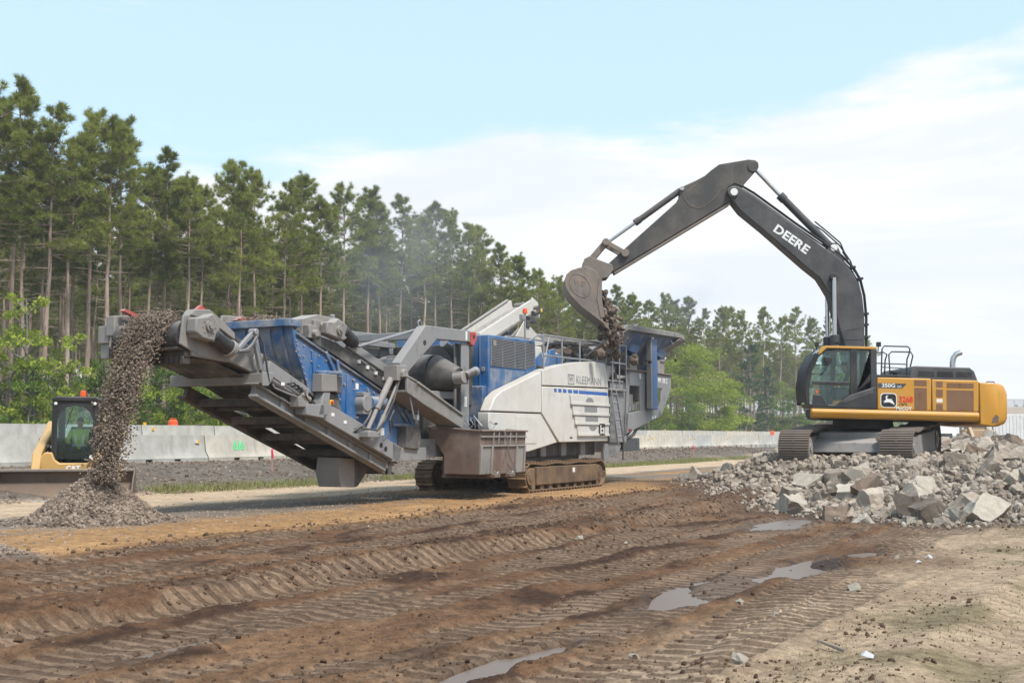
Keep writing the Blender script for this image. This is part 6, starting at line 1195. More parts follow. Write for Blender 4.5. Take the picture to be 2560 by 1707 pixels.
ehose([(-.45, 5.75), (-.30, 5.5), (-.5, 6.0), (-.9, 6.35), (-1.2, 6.6)], .02, -.05); ehose([(-.1, 5.2), (-.2, 5.5), (-.5, 5.95), (-.95, 6.36), (-1.35, 6.62)], .02, .05)
for k, (x, z) in enumerate(((.1, 3.35), (.12, 3.7), (.13, 4.0), (.0, 4.98), (-.2, 5.3))): eb('hose_clamp', 'black', MB().box(x-.06, x+.06, BY-.24, BY+.16, z-.03, z+.03), EX, 0)
# arm (stick)
sp_ = [(-2.86, 8.31), (-3.05, 8.33), (-3.87, 8.19), (-4.10, 8.02), (-4.27, 7.87), (-4.55, 7.72), (-4.86, 7.58), (-4.98, 7.52), (-4.97, 7.30), (-5.06, 7.13), (-6.51, 5.83), (-6.67, 5.68), (-7.02, 5.36), (-7.08, 5.22), (-6.98, 5.12), (-6.83, 5.17), (-3.61, 7.12), (-3.35, 7.35), (-3.18, 7.62), (-2.86, 7.98), (-2.76, 8.12), (-2.78, 8.25)]
ar = eb('arm', 'stickm', MB().prism(sp_, BY-.19, BY+.19), EX, .025)
eb('arm_edge', 'bucketm', MB().prism([(-6.83, 5.155), (-3.61, 7.10), (-3.58, 7.06), (-6.8, 5.11)], BY-.21, BY+.21), ar, 0)
eb('pin_cap', 'label', MB().lathe((-2.93, BY-.195, 8.12), [(.02, 0), (.13, 0), (.125, -.012), (.02, -.014)], 16, 'y'), ar, 0); eb('arm_pin_boss', 'stickm', MB().cyl((-2.93, BY-.22, 8.12), (-2.93, BY+.22, 8.12), .15, n=18), ar)
wp = [(-4.9, 7.4), (-4.85, 7.2), (-4.7, 7.02), (-4.5, 6.95), (-4.3, 6.98), (-4.05, 7.2), (-3.85, 7.45), (-3.66, 7.56)]; eb('weld_line', 'rust', MB().tube([(x, BY-.192, z) for x, z in wp], .012, 5), ar, 0); eb('weld_line', 'rust', MB().tube([(x, BY-.192, z) for x, z in ((-4.8, 7.38), (-4.4, 7.72), (-4.25, 7.86))], .010, 5), ar, 0)
eb('bucket_cylinder', 'stickm', MB().cyl((-4.92, BY, 7.50), (-6.17, BY, 6.60), .085, n=18).cyl((-6.08, BY, 6.665), (-6.22, BY, 6.565), .10, n=18), EX, .01); eb('bucket_cylinder_rod', 'chrome', MB().cyl((-6.15, BY, 6.615), (-7.02, BY, 5.99), .045, n=12), EX, 0)
eb('pin', 'chrome', MB().cyl((-4.92, BY-.25, 7.50), (-4.92, BY+.25, 7.50), .06, n=12), EX, 0)
for s in (-1, 1): eb('bucket_link', 'bucketm', MB().beam((-7.05, BY+s*.24, 5.99), (-6.53, BY+s*.24, 5.69), .07, .13), EX, .01); eb('bucket_link', 'bucketm', MB().beam((-7.05, BY+s*.15, 5.99), (-7.50, BY+s*.15, 5.46), .10, .17), EX, .015)
for x, z, r_ in ((-7.05, 5.99, .10), (-6.52, 5.68, .11), (-7.50, 5.45, .12), (-6.98, 5.27, .12)): eb('pin', 'bucketm', MB().cyl((x, BY-.30, z), (x, BY+.30, z), r_, n=16), EX, .01)
# bucket
bk = empty('bucket'); bk.parent = EX
outer = [(-7.36, 5.12), (-7.60, 5.24), (-7.85, 5.20), (-8.05, 5.13), (-8.17, 5.02), (-8.22, 4.86), (-8.19, 4.66), (-8.08, 4.47), (-7.78, 4.15), (-7.40, 3.86), (-7.14, 3.66)]
sideq = outer+[(-7.20, 3.86), (-7.28, 4.37), (-7.24, 4.92)]
yA, yB = BY-.72, BY+.78
for y in (yA, yB): eb('side_plate', 'bucketm', MB().prism(sideq, y, y+.05), bk, .01)
sh_ = MB(); n_ = len(outer); inn = [(x+.05*(1 if x < -7.6 else .4), z-.03) for x, z in outer]
sh_.add([(x, yA+.05, z) for x, z in outer]+[(x, yB, z) for x, z in outer]+[(x, yA+.05, z) for x, z in inn]+[(x, yB, z) for x, z in inn], [(k, k+1, n_+k+1, n_+k) for k in range(n_-1)]+[(2*n_+k, 3*n_+k, 3*n_+k+1, 2*n_+k+1) for k in range(n_-1)]+[(0, n_, 3*n_, 2*n_), (n_-1, 3*n_-1, 4*n_-1, 2*n_-1)])
eb('shell', 'bucketm', sh_, bk, 0, 50)
for k in range(5): y = yA+.12+.31*k; eb('tooth', 'bucketm', MB().prism([(-7.28, 3.80), (-7.18, 3.66), (-6.98, 3.50), (-7.08, 3.72)], y, y+.13), bk, .01)
for y in (BY-.34, BY+.28): eb('ear', 'bucketm', MB().prism([(-7.72, 5.24), (-7.66, 5.50), (-7.52, 5.58), (-7.36, 5.52), (-7.10, 5.42), (-6.88, 5.34), (-6.86, 5.20), (-7.0, 5.0), (-7.24, 4.94), (-7.3, 5.1)], y, y+.06), bk, .01)
eb('side_cutter', 'bucketm', MB().prism([(-7.29, 4.90), (-7.20, 4.92), (-7.21, 4.36), (-7.13, 3.86), (-7.24, 3.84), (-7.34, 4.36)], yA-.02, yA), bk, 0)
oval = [(-7.80+.27*math.cos(t_)-.10*math.sin(t_), yA-.002, 4.72+.32*math.sin(t_)) for t_ in [2*math.pi*q/28 for q in range(29)]]; eb('emblem_ring', 'bucketm', MB().tube(oval, .012, 5), bk, 0); text_mesh('emblem_letters', 'WS', .20, M['bucketm'], bk, Matrix.Translation((-7.82, yA-.003, 4.80)) @ Matrix.Rotation(R(18), 4, 'Y') @ Matrix.Rotation(R(90), 4, 'X'), bold=.008, extrude=.008)
# what falls out of the bucket
rs2 = np.random.RandomState(77); n = 900; tt = rs2.rand(n)**.8; P = np.stack([9.65-7.12+.30*tt+rs2.normal(0, .05+.12*tt, n), 32+BY+rs2.uniform(-.5, .6, n), .80+4.45-1.25*tt+rs2.normal(0, .1, n)], -1); sz = .025+.085*rs2.rand(n)**2.5
DK = stone_mat('tipped_rubble', (.045, .032, .025, 1), (.22, .175, .14, 1), 2)
scatter_mesh('tipped_rubble', P, sz, rock_variants(6, 300, 2), 78, DK, label='dark dirt and concrete lumps sliding out of the excavator bucket', cat='rubble')
n = 700; P = np.stack([rs2.uniform(3.6, 9.2, n), rs2.normal(0, .75, n), rs2.uniform(0, 1, n)], -1); W_ = CR.matrix_basis if False else None
q = np.array([[(-1.1+a*U[0]+b*V[0]), 28.96+a*U[1]+b*V[1], 3.55+.42*math.exp(-((a-5.6)/1.6)**2)*math.exp(-(b/.9)**2)+.12*h] for a, b, h in P]); sz = .05+.17*rs2.rand(n)**3
scatter_mesh('rubble_in_hopper', q, sz, rock_variants(6, 320, 1), 79, DK, label='heap of broken concrete and dirt inside the crusher hopper', cat='rubble')
# ------------------------------------------------------------------ compact track loader with a wide bucket
HL = R(-90+13); LX, LY = -10.10, 27.2
LD = empty('track_loader', (LX, LY, 0), HL); tag(LD, 'small yellow track loader with black cab and wide bucket beside the falling gravel', 'loader')
M['lyel'] = paint('loader_yellow_paint', (.50, .29, .08, 1), .42, .22, dustcol=(.42, .32, .2, 1))
M['lbucket'] = paint('dirty_bucket_steel', (.10, .075, .058, 1), .7, .45, dustcol=(.20, .14, .095, 1), rust=.45)
def lb(name, mat, mb, parent=LD, bevel=.015, smooth=35): return mb.build(name, M[mat], parent, bevel, smooth)
for s in (-1, 1): crawler(LD, 'crawler_track', -.95, 1.95, .33, s*.74, .40, 0, (M['mud'], M['mud']), .12)
lb('lower_frame', 'lyel', MB().box(-1.2, .86, -.52, .52, .28, .75), LD, .03)
fr_ = [(-.72, .52), (-.58, .42), (-.50, .50), (.50, .50), (.58, .42), (.72, .52), (.74, .86), (.62, 1.02), (.46, 1.02), (.40, .86), (.30, .78), (-.30, .78), (-.40, .86), (-.46, 1.02), (-.62, 1.02), (-.74, .86)]
lb('front_panel', 'lyel', MB().prism(fr_, .82, .96, axis='x'), LD, .03)
lb('front_slot', 'black', MB().box(.80, .93, -.48, .48, .36, .50), LD)
for s in (-1, 1):
    lb('lift_arm', 'lyel', MB().prism([(-1.35, 1.55), (-1.1, 1.75), (-.5, 1.5), (.5, 1.16), (.92, 1.0), (1.12, .62), (1.02, .46), (.84, .56), (.70, .86), (-.6, 1.2), (-1.3, 1.35)], s*.78-.10, s*.78+.10), LD, .03)
    lb('arm_cylinder', 'steel', MB().cyl((-.9, s*.66, .8), (.3, s*.66, 1.15), .05, n=12), LD); lb('rear_tower', 'lyel', MB().prism([(-1.45, .6), (-1.45, 1.55), (-1.1, 1.68), (-.95, .6)], s*.62-.08, s*.62+.08), LD, .03)
lb('engine_housing', 'lyel', MB().box(-1.55, -.7, -.6, .6, .5, 1.35), LD, .04)
text_mesh('brand_lettering', 'CAT', .14, M['text_w'], LD, Matrix.Translation((.9635, 0, .66)) @ Matrix.Rotation(R(90), 4, 'Z') @ Matrix.Rotation(R(90), 4, 'X'), bold=.008, sx=1.1)
# cab
lc = empty('cab'); lc.parent = LD
lb('roof', 'black', MB().prism([(-.50, 2.16), (.50, 2.16), (.52, 2.24), (.44, 2.28), (-.44, 2.28), (-.52, 2.24)], -.55, .88, axis='x'), lc, .03)
for s in (-1, 1): lb('corner_post', 'black', MB().prism([(.82, .80), (.70, .80), (.74, 2.16), (.86, 2.16)], s*.45-.05, s*.45+.05), lc); lb('rear_post', 'black', MB().box(-.55, -.45, s*.45-.05, s*.45+.05, .9, 2.16), lc)
arch = [(.40, .86), (.42, 1.72), (.36, 1.92), (.22, 2.06), (0, 2.10), (-.22, 2.06), (-.36, 1.92), (-.42, 1.72), (-.40, .86)]; av = MB()
for p, q in zip(arch[:-1], arch[1:]): av.beam((.84, p[0], p[1]), (.84, q[0], q[1]), .06, .06, up=(1, 0, 0))
for s in (-1, 1): av.add([(.83, s*.40, 2.16), (.83, s*.40, 1.72), (.83, s*.34, 1.92), (.83, s*.2, 2.05), (.83, 0, 2.09), (.83, 0, 2.16)], [(0, 1, 2, 3, 4, 5)])
lb('door_frame', 'black', av, lc, 0); lb('door_glass', 'glass', MB().prism([(y*.99, z) for y, z in arch], .838, .844, axis='x'), lc, 0)
for s in (-1, 1): lb('side_window', 'glass', MB().box(-.45, .74, s*.475-.004, s*.475+.004, 1.2, 2.12), lc, 0); lb('side_panel', 'black', MB().box(-.5, .78, s*.47-.02, s*.47+.02, .78, 1.2), lc); lb('side_grille', 'black', MB().cyl((-.45, s*.485, 1.5), (.76, s*.485, 1.5), .012, n=6).cyl((-.45, s*.485, 1.8), (.76, s*.485, 1.8), .012, n=6).cyl((.15, s*.485, 1.2), (.15, s*.485, 2.14), .012, n=6), lc, 0); lb('head_lamp', 'label', MB().cyl((.87, s*.42, 2.12), (.895, s*.42, 2.12), .035, n=12), lc, 0)
lb('rear_window', 'glass', MB().box(-.552, -.545, -.4, .4, 1.2, 2.1), lc, 0); lb('cab_floor', 'black', MB().box(-.5, .82, -.42, .42, .62, .70).box(-.56, -.5, -.45, .45, .62, 1.2), lc); lb('seat', 'black', MB().box(-.35, .12, -.25, .25, .86, 1.0).prism([(-.35, .95), (-.22, .95), (-.32, 1.6), (-.44, 1.6)], -.25, .25).box(-.3, .1, -.22, .22, .7, .88), lc, .03)
lb('control_pod', 'black', MB().box(.0, .5, -.40, -.28, .9, 1.16).box(.0, .5, .28, .40, .9, 1.16).box(.845, .86, .30, .38, 1.28, 1.48), lc); lb('wiper', 'black', MB().beam((.86, -.05, 2.05), (.86, -.2, 1.55), .02, .015), lc, 0)
lb('beacon', 'orange', MB().lathe((.1, .06, 2.28), [(.07, 0), (.075, .04), (.065, .14), (.03, .165)], 14), lc, 0); lb('sticker', 'label', MB().box(.962, .966, .34, .42, .86, .96), LD, 0)
# bucket on the ground
bkl = empty('bucket', (1.62, -.05, .0)); bkl.parent = LD
BW = 1.42; pr = [(.62, .0), (.0, .0), (-.22, .12), (-.34, .36), (-.30, .58), (-.20, .64), (-.20, .60), (-.26, .56), (-.30, .36), (-.19, .15), (.0, .035), (.62, .02)]
lb('bucket_shell', 'lbucket', MB().prism(pr, -BW, BW), bkl, .006); lb('bucket_top_edge', 'bucketm', MB().box(-.32, -.12, -BW, BW, .60, .66), bkl)
for s in (-1, 1): lb('bucket_end_plate', 'lbucket', MB().prism([(.62, .0), (.0, .0), (-.22, .12), (-.34, .36), (-.30, .60), (-.12, .62), (.18, .44), (.55, .12)], s*BW-.02, s*BW+.02), bkl)
lb('cutting_edge', 'steel', MB().box(.55, .78, -BW, BW, -.005, .02), bkl)
lb('coupler', 'black', MB().box(-.62, -.34, -.55, .55, .15, .6), bkl)
rsb = np.random.RandomState(4); n = 300; P = np.stack([rsb.uniform(-.2, .5, n), rsb.uniform(-BW+.1, BW-.1, n), .05+.06*rsb.rand(n)], -1)
seated_person('person', (LX+math.cos(HL)*-.12, LY+math.sin(HL)*-.12, .98), HL, 'person in a lime safety vest and dark jeans driving the small loader', M['lime'], M['jeans'], M['lime'], .08, .98)
# ------------------------------------------------------------------ broken concrete heap
def px_ground(px, py, zg=0.):
    cx, cyy = (px-1280)/2900, (853.5-py)/2900; p = R(4.62); y = math.cos(p)-math.sin(p)*cyy; z = math.sin(p)+math.cos(p)*cyy; t_ = (zg-EYE)/z; return cx*t_, y*t_
def slab_variants(n, seed):
    out_ = []
    for k in range(n):
        rnd = random.Random(seed+k); bm = bmesh.new(); bmesh.ops.create_cube(bm, size=2)
        for v in bm.verts: v.co.x *= rnd.uniform(.7, 1.1); v.co.y *= rnd.uniform(.5, .95); v.co.z *= rnd.uniform(.3, .75); v.co += Vector((rnd.gauss(0, .14), rnd.gauss(0, .14), rnd.gauss(0, .10)))
        for q in range(rnd.randint(2, 4)):                      # knock corners and edges off
            nn = Vector((rnd.gauss(0, 1), rnd.gauss(0, 1), rnd.gauss(0, .7))).normalized()
            r_ = bmesh.ops.bisect_plane(bm, geom=bm.verts[:]+bm.edges[:]+bm.faces[:], plane_co=nn*rnd.uniform(.5, .85), plane_no=nn, clear_outer=True)
            bmesh.ops.contextual_create(bm, geom=[e for e in r_['geom_cut'] if isinstance(e, bmesh.types.BMEdge)])
        bmesh.ops.subdivide_edges(bm, edges=bm.edges[:], cuts=3, use_grid_fill=True); bmesh.ops.triangulate(bm, faces=bm.faces[:])
        off = Vector((rnd.random()*40, rnd.random()*40, 0))
        for v in bm.verts: v.co += v.co.normalized()*(.20*mnoise.noise(v.co*1.5+off)+.13*mnoise.noise(v.co*3.7+off)+.07*mnoise.noise(v.co*8.5+off))
        bm.verts.index_update(); out_.append((np.array([v.co[:] for v in bm.verts]), np.array([[v.index for v in f.verts] for f in bm.faces]))); bm.free()
    return out_
SLABS = slab_variants(14, 500); SMALL = rock_variants(7, 700, 1, .4, .85)
SM = []
for k, (co, fc) in enumerate(SLABS):
    me = np_mesh('concrete_chunk', co, tri=fc); me.materials.append(M['concrete_r']); SM.append(me)
rc_ = random.Random(31)
def chunk(x, y, sz, lab, group=None, up=False, dz=.15, mi=None, rot=None, mat=None):
    o = link(bpy.data.objects.new('concrete_chunk', SM[rc_.randrange(14) if mi is None else mi])); o.location = (x, y, gz(x, y)+dz*sz); s3 = sz if isinstance(sz, tuple) else (sz,)*3
    o.scale = s3; o.rotation_euler = rot or (rc_.gauss(0, .45), rc_.gauss(0, .45), rc_.uniform(0, 6.283)); tag(o, lab, 'concrete chunk', group)
    if mat: o.material_slots[0].link = 'OBJECT'; o.material_slots[0].material = mat
    return o
CB = stone_mat('brown_stained_concrete', (.11, .078, .058, 1), (.25, .19, .145, 1), 2.2, .7); CP = stone_mat('pale_concrete_face', (.31, .268, .215, 1), (.47, .42, .352, 1), 2.2, .7); CD = stone_mat('dark_asphalt_face', (.075, .06, .048, 1), (.20, .165, .13, 1), 2, .6)
def big(px, py, zg, sz, lab, **kw):
    x, y = px_ground(px, py, zg); return chunk(x, y, sz, lab, **kw)
big(1820, 1178, .25, 0.25, 'reddish brown block standing upright at the far tip of the rubble heap', rot=(R(80), .1, .4), mi=2, mat=CB, dz=.7)
big(1985, 1235, .25, 0.33, 'pale squarish concrete block at the front of the rubble heap', rot=(.5, .2, .3), mi=5, mat=CP, dz=.45)
big(2268, 1262, .15, 0.31, 'large dark brown slab leaning upright in the rubble heap', rot=(R(72), .25, .9), mi=8, mat=CD, dz=.65)
big(2318, 1270, .15, 0.30, 'dark slab standing on edge beside the leaning brown slab', rot=(R(78), -.2, .3), mi=3, mat=CD, dz=.6)
big(2215, 1165, .6, 0.31, 'jagged concrete shard standing in front of the excavator track', rot=(R(62), .35, 1.2), mi=11, dz=.75)
big(2305, 1205, .5, 0.31, 'pale flat faced concrete block below the excavator track', rot=(.9, .1, .2), mi=1, mat=CP, dz=.45)
big(2455, 1285, .1, 0.34, 'big tilted pale slab at the front corner of the rubble', rot=(.75, -.35, .5), mi=6, mat=CP, dz=.45)
big(2395, 1300, .0, 0.25, 'white slab lying flat before the big tilted slab', rot=(.25, .3, .6), mi=9, mat=CP, dz=.3)
big(2130, 1160, .6, 0.18, 'grey block lying on the heap between the excavator tracks')
big(2085, 1225, .4, 0.27, 'brown block half buried in the middle of the heap', mat=CB, dz=.3); big(1945, 1205, .3, 0.25, 'flat brown slab sliding off the heap behind the pale block', mat=CB, rot=(.1, .35, .4), dz=.3)
big(2160, 1290, .0, 0.16, 'pale broken slab resting on the dirt before the heap', mat=CP); big(2275, 1292, .0, 0.18, 'rounded white lump at the foot of the leaning brown slab', mat=CP, rot=(.1, .1, .2)); big(2010, 1262, .05, 0.14, 'small pale lump at the foot of the squarish block', mat=CP)
placed = []; tries = 0
while len(placed) < 286 and tries < 60000:
    tries += 1; Y = math.exp(rc_.uniform(math.log(17.5), math.log(60))); X = Y*math.tan(R(rc_.uniform(7.5, 27)))
    hd_ = float(heap_dist(np.array([X]), np.array([Y]))[0])
    if hd_ < -.5 or math.hypot(X-9.65, Y-32) < 1.6: continue
    near = math.hypot(X-9.65, Y-32) < 3.6
    sz = min(.5, .09+.27*rc_.random()**2.2+(.005*Y if Y > 34 else 0))*(.5 if near else 1)*(.55 if hd_ < .4 else 1)
    if any((X-a)**2+(Y-b)**2 < (.55*(sz+c))**2 for a, b, c in placed): continue
    placed.append((X, Y, sz)); r_ = rc_.random()
    chunk(X, Y, sz, 'grey broken concrete chunk in the rubble heap under the excavator', 'broken concrete chunks of the rubble heap', mat=CB if r_ < .18 else CP if r_ > .90 else CD if r_ > .82 else None, dz=.25)
rs3 = np.random.RandomState(55); n = 26000; Y = np.exp(rs3.uniform(math.log(17), math.log(70), n)); X = Y*np.tan(np.radians(rs3.uniform(7, 29, n))); hd_ = heap_dist(X, Y)
k = (hd_ > -.9+.8*rs3.rand(n)) & (np.hypot(X-9.65, Y-32) > 1.2); X, Y, hd_ = X[k], Y[k], hd_[k]; sz = (.022+.13*rs3.rand(len(X))**2.4)*np.where(hd_ < .2, .5, 1)*(1+.012*np.maximum(0, Y-30))
scatter_mesh('rubble_fines', np.stack([X, Y, ground_h(X, Y)+sz*.35], -1), sz, SMALL, 56, M['concrete_r'], label='small broken concrete and grit between the rubble chunks', cat='rubble')
# loose pieces on the open ground
for (px, py, sz, lab, mt) in ((1850, 1668, .12, 'pale angular stone at the edge of the sandy wheel track', CP), (1588, 1632, .06, 'small white stone on the tread marks', CP), (1447, 1338, .10, 'white lump of concrete below the dirt ridge', CP), (1848, 1505, .06, 'pale stone on the dirt beyond the puddle', CP), (2032, 1517, .05, 'small pale stone on the dirt beside the dry grass', CP), (1565, 1345, .05, 'small light stone on the dark dirt', CP),
                              (2135, 1480, .09, 'white rubble piece at the edge of the sandy verge', CP), (2533, 1322, .10, 'dark lump lying on the sand beside the rubble', CD), (1935, 1545, .06, 'grey stone between tread marks and sand', None), (575, 1172, .05, 'white stone on the gravel bank', CP), (480, 1255, .05, 'dark stone on the tan haul road', CD), (1790, 1535, .05, 'brown stone by the puddle edge', CB), (2060, 1285, .08, 'white chip of concrete in front of the rubble heap', CP), (2240, 1395, .07, 'pale stone beside the small puddle', CP)):
    x, y = px_ground(px, py, .45 if px == 575 else -.05); o = chunk(x, y, sz*.6, lab, mat=mt, dz=.3); o.name = 'stone'; o['category'] = 'stone'
pap = plain('white_litter', (.42, .43, .45, 1), .7)
for (px, py, lab) in ((2322, 1392, 'crumpled white plastic litter on the sand'), (2165, 1646, 'flat white paper scrap on the sandy wheel track'), (2295, 1405, 'small white plastic scrap beside the crumpled litter')):
    x, y = px_ground(px, py, 0); rnd = random.Random(px); m_ = MB(); pts = [(.05*math.cos(q)*rnd.uniform(.6, 1.1), .03*math.sin(q)*rnd.uniform(.6, 1.1), rnd.uniform(.0, .03)) for q in [6.283*i/9 for i in range(9)]]
    m_.add([(0, 0, .05)]+pts, [(0, 1+i, 1+(i+1) % 9) for i in range(9)]); o = m_.build('litter', pap, None, 0, None); o.location = (x, y, gz(x, y)+.005); tag(o, lab, 'litter')
for (px, py, L, lab) in ((1548, 1580, .07, 'thin pale stick standing in the tread marks'), (2110, 1644, .22, 'dark twig lying on the sandy wheel track'), (1940, 1345, .25, 'dark twig on the wet dirt')):
    x, y = px_ground(px, py, -.05); o = MB().tube([(0, 0, 0), (L*.5, .01, .02), (L, .0, .035)], [.012, .009, .005], 6).build('twig', M['bark2'], None, 0, 40); o.location = (x, y, gz(x, y)+.01); o.rotation_euler = (0, -1.3 if px == 1548 else .0, 2.2); tag(o, lab, 'twig')
# survey stakes with ribbon
pk = plain('pink_ribbon', (.75, .05, .10, 1), .6); wd = plain('stake_wood', (.42, .22, .17, 1), .8)
for (a, b, lab) in ((26.9, -22.45, 'survey stake with a pink ribbon on the gravel bank'), (62.5, -22.0, 'thin survey stake on the bank beyond the crusher')):
    st_ = empty('survey_stake', ab2w(a, b, gz(*ab2w(a, b)[:2])-.05)); st_.rotation_euler = (.03, -.04, .5); tag(st_, lab, 'stake')
    MB().box(-.02, .02, -.01, .01, 0, .68).build('stake', wd, st_); MB().add([(-.022, -.014, .62), (.03, -.05, .60), (.05, -.06, .44), (.0, -.03, .46), (-.03, -.014, .7), (.04, -.02, .72)], [(0, 1, 2, 3), (4, 5, 1, 0)]).build('ribbon', pk, st_, 0, None)
# ------------------------------------------------------------------ trucks, far machine, bridge, hill
M['vwhite'] = paint('white_vehicle_paint', (.66, .66, .64, 1), .35, .18); M['tan'] = paint('tan_machine_paint', (.52, .33, .15, 1), .5, .4); M['wglass'] = plain('dark_window', (.05, .075, .085, 1), .12, 0, 0, .6)
def wheel(parent, x, y, r_=.5, w=.3):
    t_ = MB().lathe((x, y, r_), [(.28*r_, -w/2), (.9*r_, -w/2), (r_, -w*.35), (r_, w*.35), (.9*r_, w/2), (.28*r_, w/2)], 20, 'y').build('wheel', M['rubber'], parent, 0); MB().cyl((x, y-w*.52, r_), (x, y+w*.52, r_), .5*r_, n=14).build('rim', M['galv'], t_, 0)
TR = empty('dump_truck', (22.9, 63, .05), R(-90-14)); tag(TR, 'white dump truck facing the camera behind the excavator', 'truck')
def vb(n_, m_, mb, p, bv=.02): return mb.build(n_, M[m_], p, bv)
vb('hood', 'vwhite', MB().prism([(1.6, .9), (3.2, .9), (3.25, 1.35), (3.1, 1.62), (1.6, 1.86)], -.72, .72), TR, .06); vb('cab', 'vwhite', MB().prism([(-.2, .8), (1.62, .8), (1.62, 1.88), (1.25, 2.72), (-.2, 2.80)], -1.05, 1.05), TR, .05)
vb('windscreen', 'wglass', MB().add([(1.655, -.92, 1.93), (1.655, .92, 1.93), (1.33, .86, 2.62), (1.33, -.86, 2.62)], [(0, 1, 2, 3)]), TR, 0)
for s in (-1, 1): vb('side_window', 'wglass', MB().box(.3, 1.2, s*1.052-.004, s*1.052+.004, 1.95, 2.55), TR, 0); vb('fender', 'vwhite', MB().prism([(1.9, .8), (2.0, 1.2), (2.9, 1.25), (3.2, .8)], s*.95-.22, s*.95+.22), TR, .05); vb('headlamp', 'label', MB().cyl((3.15, s*.88, 1.02), (3.26, s*.88, 1.02), .12, n=14), TR, 0); vb('mirror', 'black', MB().box(1.5, 1.56, s*1.35-.1, s*1.35+.1, 1.9, 2.4).beam((1.45, s*1.0, 2.2), (1.5, s*1.3, 2.2), .03, .03), TR, 0)
vb('grille', 'steel_d', MB().box(3.2, 3.27, -.5, .5, .75, 1.45), TR, 0); vb('bumper', 'galv', MB().box(3.2, 3.42, -1.15, 1.15, .45, .72), TR, .03); vb('dump_box', 'vwhite', MB().prism([(-5.2, 1.1), (-.3, 1.1), (-.3, 2.9), (-5.2, 2.6)], -1.22, 1.22), TR, .03); vb('chassis', 'steel_d', MB().box(-5.2, 3.1, -.45, .45, .6, .95), TR)
text_mesh('door_lettering', 'OSCO', .45, M['text_g'], TR, Matrix.Translation((-1.9, 1.225, 2.1)) @ Matrix.Rotation(R(180), 4, 'Z') @ Matrix.Rotation(R(90), 4, 'X'), bold=.01)
for x in (2.5, -2.9, -4.2):
    for s in (-1, 1): wheel(TR, x, s*.98)
VN = empty('box_truck', (34.5, 84, .05), R(180+8)); tag(VN, 'white box truck with a red stripe parked before the bridge', 'truck')
vb('cargo_box', 'vwhite', MB().box(-3.2, .35, -1.1, 1.1, .85, 2.85), VN, .03)
for k in range(13): vb('box_rib', 'vwhite', MB().box(-3.1+.27*k, -3.04+.27*k, 1.1, 1.125, .95, 2.8), VN, 0)
vb('cab', 'vwhite', MB().prism([(.4, .7), (2.0, .7), (2.05, 1.4), (1.75, 1.6), (1.35, 2.35), (.4, 2.4)], -1.0, 1.0), VN, .05); vb('side_window', 'wglass', MB().prism([(.7, 1.55), (1.5, 1.55), (1.22, 2.2), (.7, 2.22)], 1.0, 1.006), VN, 0); vb('stripe', 'red', MB().box(-3.1, .3, 1.127, 1.132, .9, 1.02), VN, 0); vb('chassis', 'steel_d', MB().box(-3.2, 1.9, -.5, .5, .5, .84), VN)
for x in (1.35, -2.2):
    for s in (-1, 1): wheel(VN, x, s*.9, .42, .28)
WL = empty('wheel_loader', (27.6, 69, .05), R(-90-10)); tag(WL, 'dusty tan loader with raised arms between the two white trucks', 'loader')
vb('body', 'tan', MB().box(-2.6, .4, -.8, .8, .8, 1.7), WL, .06); vb('cab', 'tan', MB().box(-.9, .3, -.6, .6, 1.7, 2.9), WL, .04); vb('cab_window', 'wglass', MB().box(.301, .306, -.5, .5, 1.8, 2.75), WL, 0); vb('bucket', 'rust', MB().prism([(1.6, .25), (2.3, .2), (2.2, .4), (1.75, .5), (1.7, 1.1), (1.5, 1.15), (1.4, .6)], -1.1, 1.1), WL, .02)
for s in (-1, 1): vb('lift_arm', 'tan', MB().prism([(-.2, 1.9), (.0, 2.1), (1.3, 1.3), (1.7, .8), (1.5, .6), (1.1, 1.1)], s*.5-.09, s*.5+.09), WL, .02); [wheel(WL, x, s*.95, .65, .45) for x in (-1.9, .6)]
# overpass
BR = empty('overpass_bridge', (100, 235, 0), R(4)); tag(BR, 'beige concrete road bridge with a wire fence at the far right', 'bridge'); M['bconc'] = paint('bridge_concrete', (.46, .41, .34, 1), .85, .2)
vb('deck', 'bconc', MB().box(-7, 60, -5, 5, 5.5, 6.1), BR, .03); vb('parapet', 'bconc', MB().box(-7, 60, -5.3, -5.0, 5.3, 7.0), BR, .03)
for y in (-4.6, -2, 1, 4): vb('girder', 'bconc', MB().box(-7, 60, y-.3, y+.3, 4.2, 5.5), BR, .02)
vb('abutment', 'bconc', MB().prism([(-9, -.5), (-2, -.5), (-2, 3.4), (-4, 4.2), (-9, 4.2)], -5.5, 5.5), BR, .03); vb('pier', 'bconc', MB().box(16, 17.2, -4.5, 4.5, -.5, 4.2), BR, .03)
for k in range(34): vb('fence_post', 'galv', MB().cyl((-7+2*k, -5.15, 7.0), (-7+2*k, -5.15, 8.5), .045, n=6), BR, 0)
fm, t, b_ = newmat('chain_link'); o_ = t.nodes['Material Output']; wv = N(t, 'ShaderNodeTexChecker', Scale=14.0); tcn = t.nodes.new('ShaderNodeTexCoord'); t.links.new(tcn.outputs['Object'], wv.inputs[0]); trn = N(t, 'ShaderNodeBsdfTransparent'); mm_ = N(t, 'ShaderNodeMixShader', Fac=.25); b_.inputs['Base Color'].default_value = (.25, .26, .26, 1); t.links.new(trn.outputs[0], mm_.inputs[1]); t.links.new(b_.outputs[0], mm_.inputs[2]); t.links.new(mm_.outputs[0], o_.inputs[0]); M['chain'] = fm
vb('fence_mesh', 'chain', MB().box(-7, 60, -5.155, -5.145, 7.0, 8.45), BR, 0); vb('fence_rail', 'galv', MB().cyl((-7, -5.15, 8.5), (60, -5.15, 8.5), .04, n=6), BR, 0)
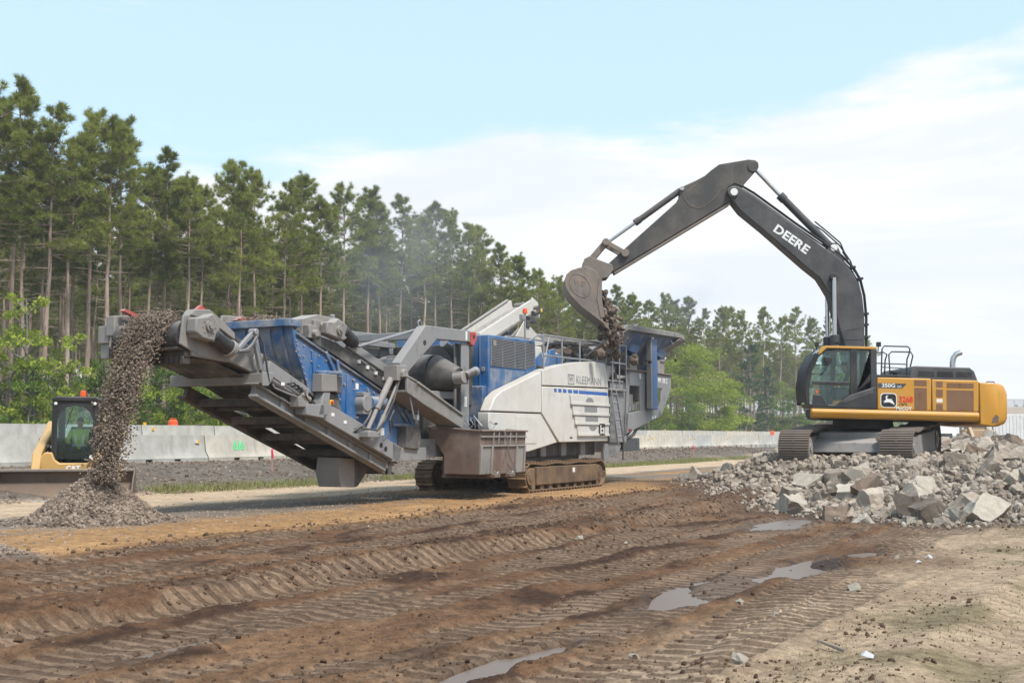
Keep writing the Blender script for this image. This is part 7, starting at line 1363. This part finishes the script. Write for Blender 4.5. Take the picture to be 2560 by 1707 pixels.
# wooded rise on the horizon
xs = np.linspace(-200, 900, 120); ys = np.linspace(420, 900, 30); GX, GY = np.meshgrid(xs, ys, indexing='ij'); GZ = (12+14*fbm(GX*.006, GY*.008, 4))*sstep(420, 560, GY)*sstep(-200, 60, GX)-1+3.0*np.abs(fbm(GX*.09, GY*.09, 3))
ii = np.arange(GX.size).reshape(GX.shape); hm = np_mesh('hills', np.stack([GX, GY, GZ], -1).reshape(-1, 3), quad=np.stack([ii[:-1, :-1], ii[1:, :-1], ii[1:, 1:], ii[:-1, 1:]], -1).reshape(-1, 4), smooth=True); hm.materials.append(plain('wooded_hill', (.06, .085, .035, 1), .95)); tag(link(bpy.data.objects.new('hills', hm)), kind='structure')
# trees on that rise and along the far road side
hp2 = []
for k in range(420):
    x = rt.uniform(20, 520); y = rt.uniform(300, 560); z_ = max(0, (12+14*float(fbm(np.array([x*.006]), np.array([y*.008]), 4)[0]))*float(sstep(420, 560, np.array([y]))[0])*float(sstep(-200, 60, np.array([x]))[0])-1)
    if x/y > .30: hp2.append((x, y, z_-.5, rt.uniform(.6, 1.0)))
instanced('far_trees', hp2, [LEAFY[1], LEAFY[0]], 'distant line of green trees beyond the bridge', 'trees')
# ------------------------------------------------------------------ dust from the crusher
def dust(name, c, r_, dens, label, seed=0., shear=0.):
    mb = MB().sphere((0, 0, 0), 1, 16, 10); o = mb.build(name, None, None, 0, None); o.data.materials.clear(); o.location = c; o.scale = r_
    m = bpy.data.materials.new('dust'); m.use_nodes = True; t = m.node_tree; t.nodes.clear(); out_ = N(t, 'ShaderNodeOutputMaterial'); pv = N(t, 'ShaderNodeVolumePrincipled', Density=0., Anisotropy=.2); pv.inputs['Color'].default_value = (.72, .75, .80, 1)
    n = noise_node(t, 1.6, 4, .6); tcx = t.nodes.new('ShaderNodeTexCoord'); vl = t.nodes.new('ShaderNodeVectorMath'); vl.operation = 'LENGTH'; t.links.new(tcx.outputs['Object'], vl.inputs[0])
    d = MA(t, 'MULTIPLY', ramp(t, vl.outputs['Value'], 1.0, .15), ramp(t, n.outputs[0], .32, .72)); t.links.new(MA(t, 'MULTIPLY', d, dens), pv.inputs['Density']); t.links.new(pv.outputs[0], out_.inputs['Volume']); o.data.materials.append(m)
    return tag(o, label, 'dust', None, 'stuff')
dust('dust_cloud', (-2.8, 31.5, 6.2), (3.0, 3.2, 3.4), .12, 'grey dust drifting up behind the middle of the crusher')
dust('dust_cloud', (5.4, 34.0, 5.4), (1.7, 1.6, 1.2), .20, 'thin grey dust above the hopper', 3)
# ------------------------------------------------------------------ thin haze in the air
hz = MB().box(-2300, 2300, -500, 2700, -2.5, 38).build('haze', None, None, 0, None); hz.data.materials.clear()
m = bpy.data.materials.new('haze'); m.use_nodes = True; t = m.node_tree; t.nodes.clear(); out_ = N(t, 'ShaderNodeOutputMaterial'); pv = N(t, 'ShaderNodeVolumePrincipled', Density=.00045, Anisotropy=.0); pv.inputs['Color'].default_value = (.94, .96, 1, 1)
t.links.new(pv.outputs[0], out_.inputs['Volume']); hz.data.materials.append(m); tag(hz, 'thin pale haze in the air over the whole site', 'haze', None, 'stuff')
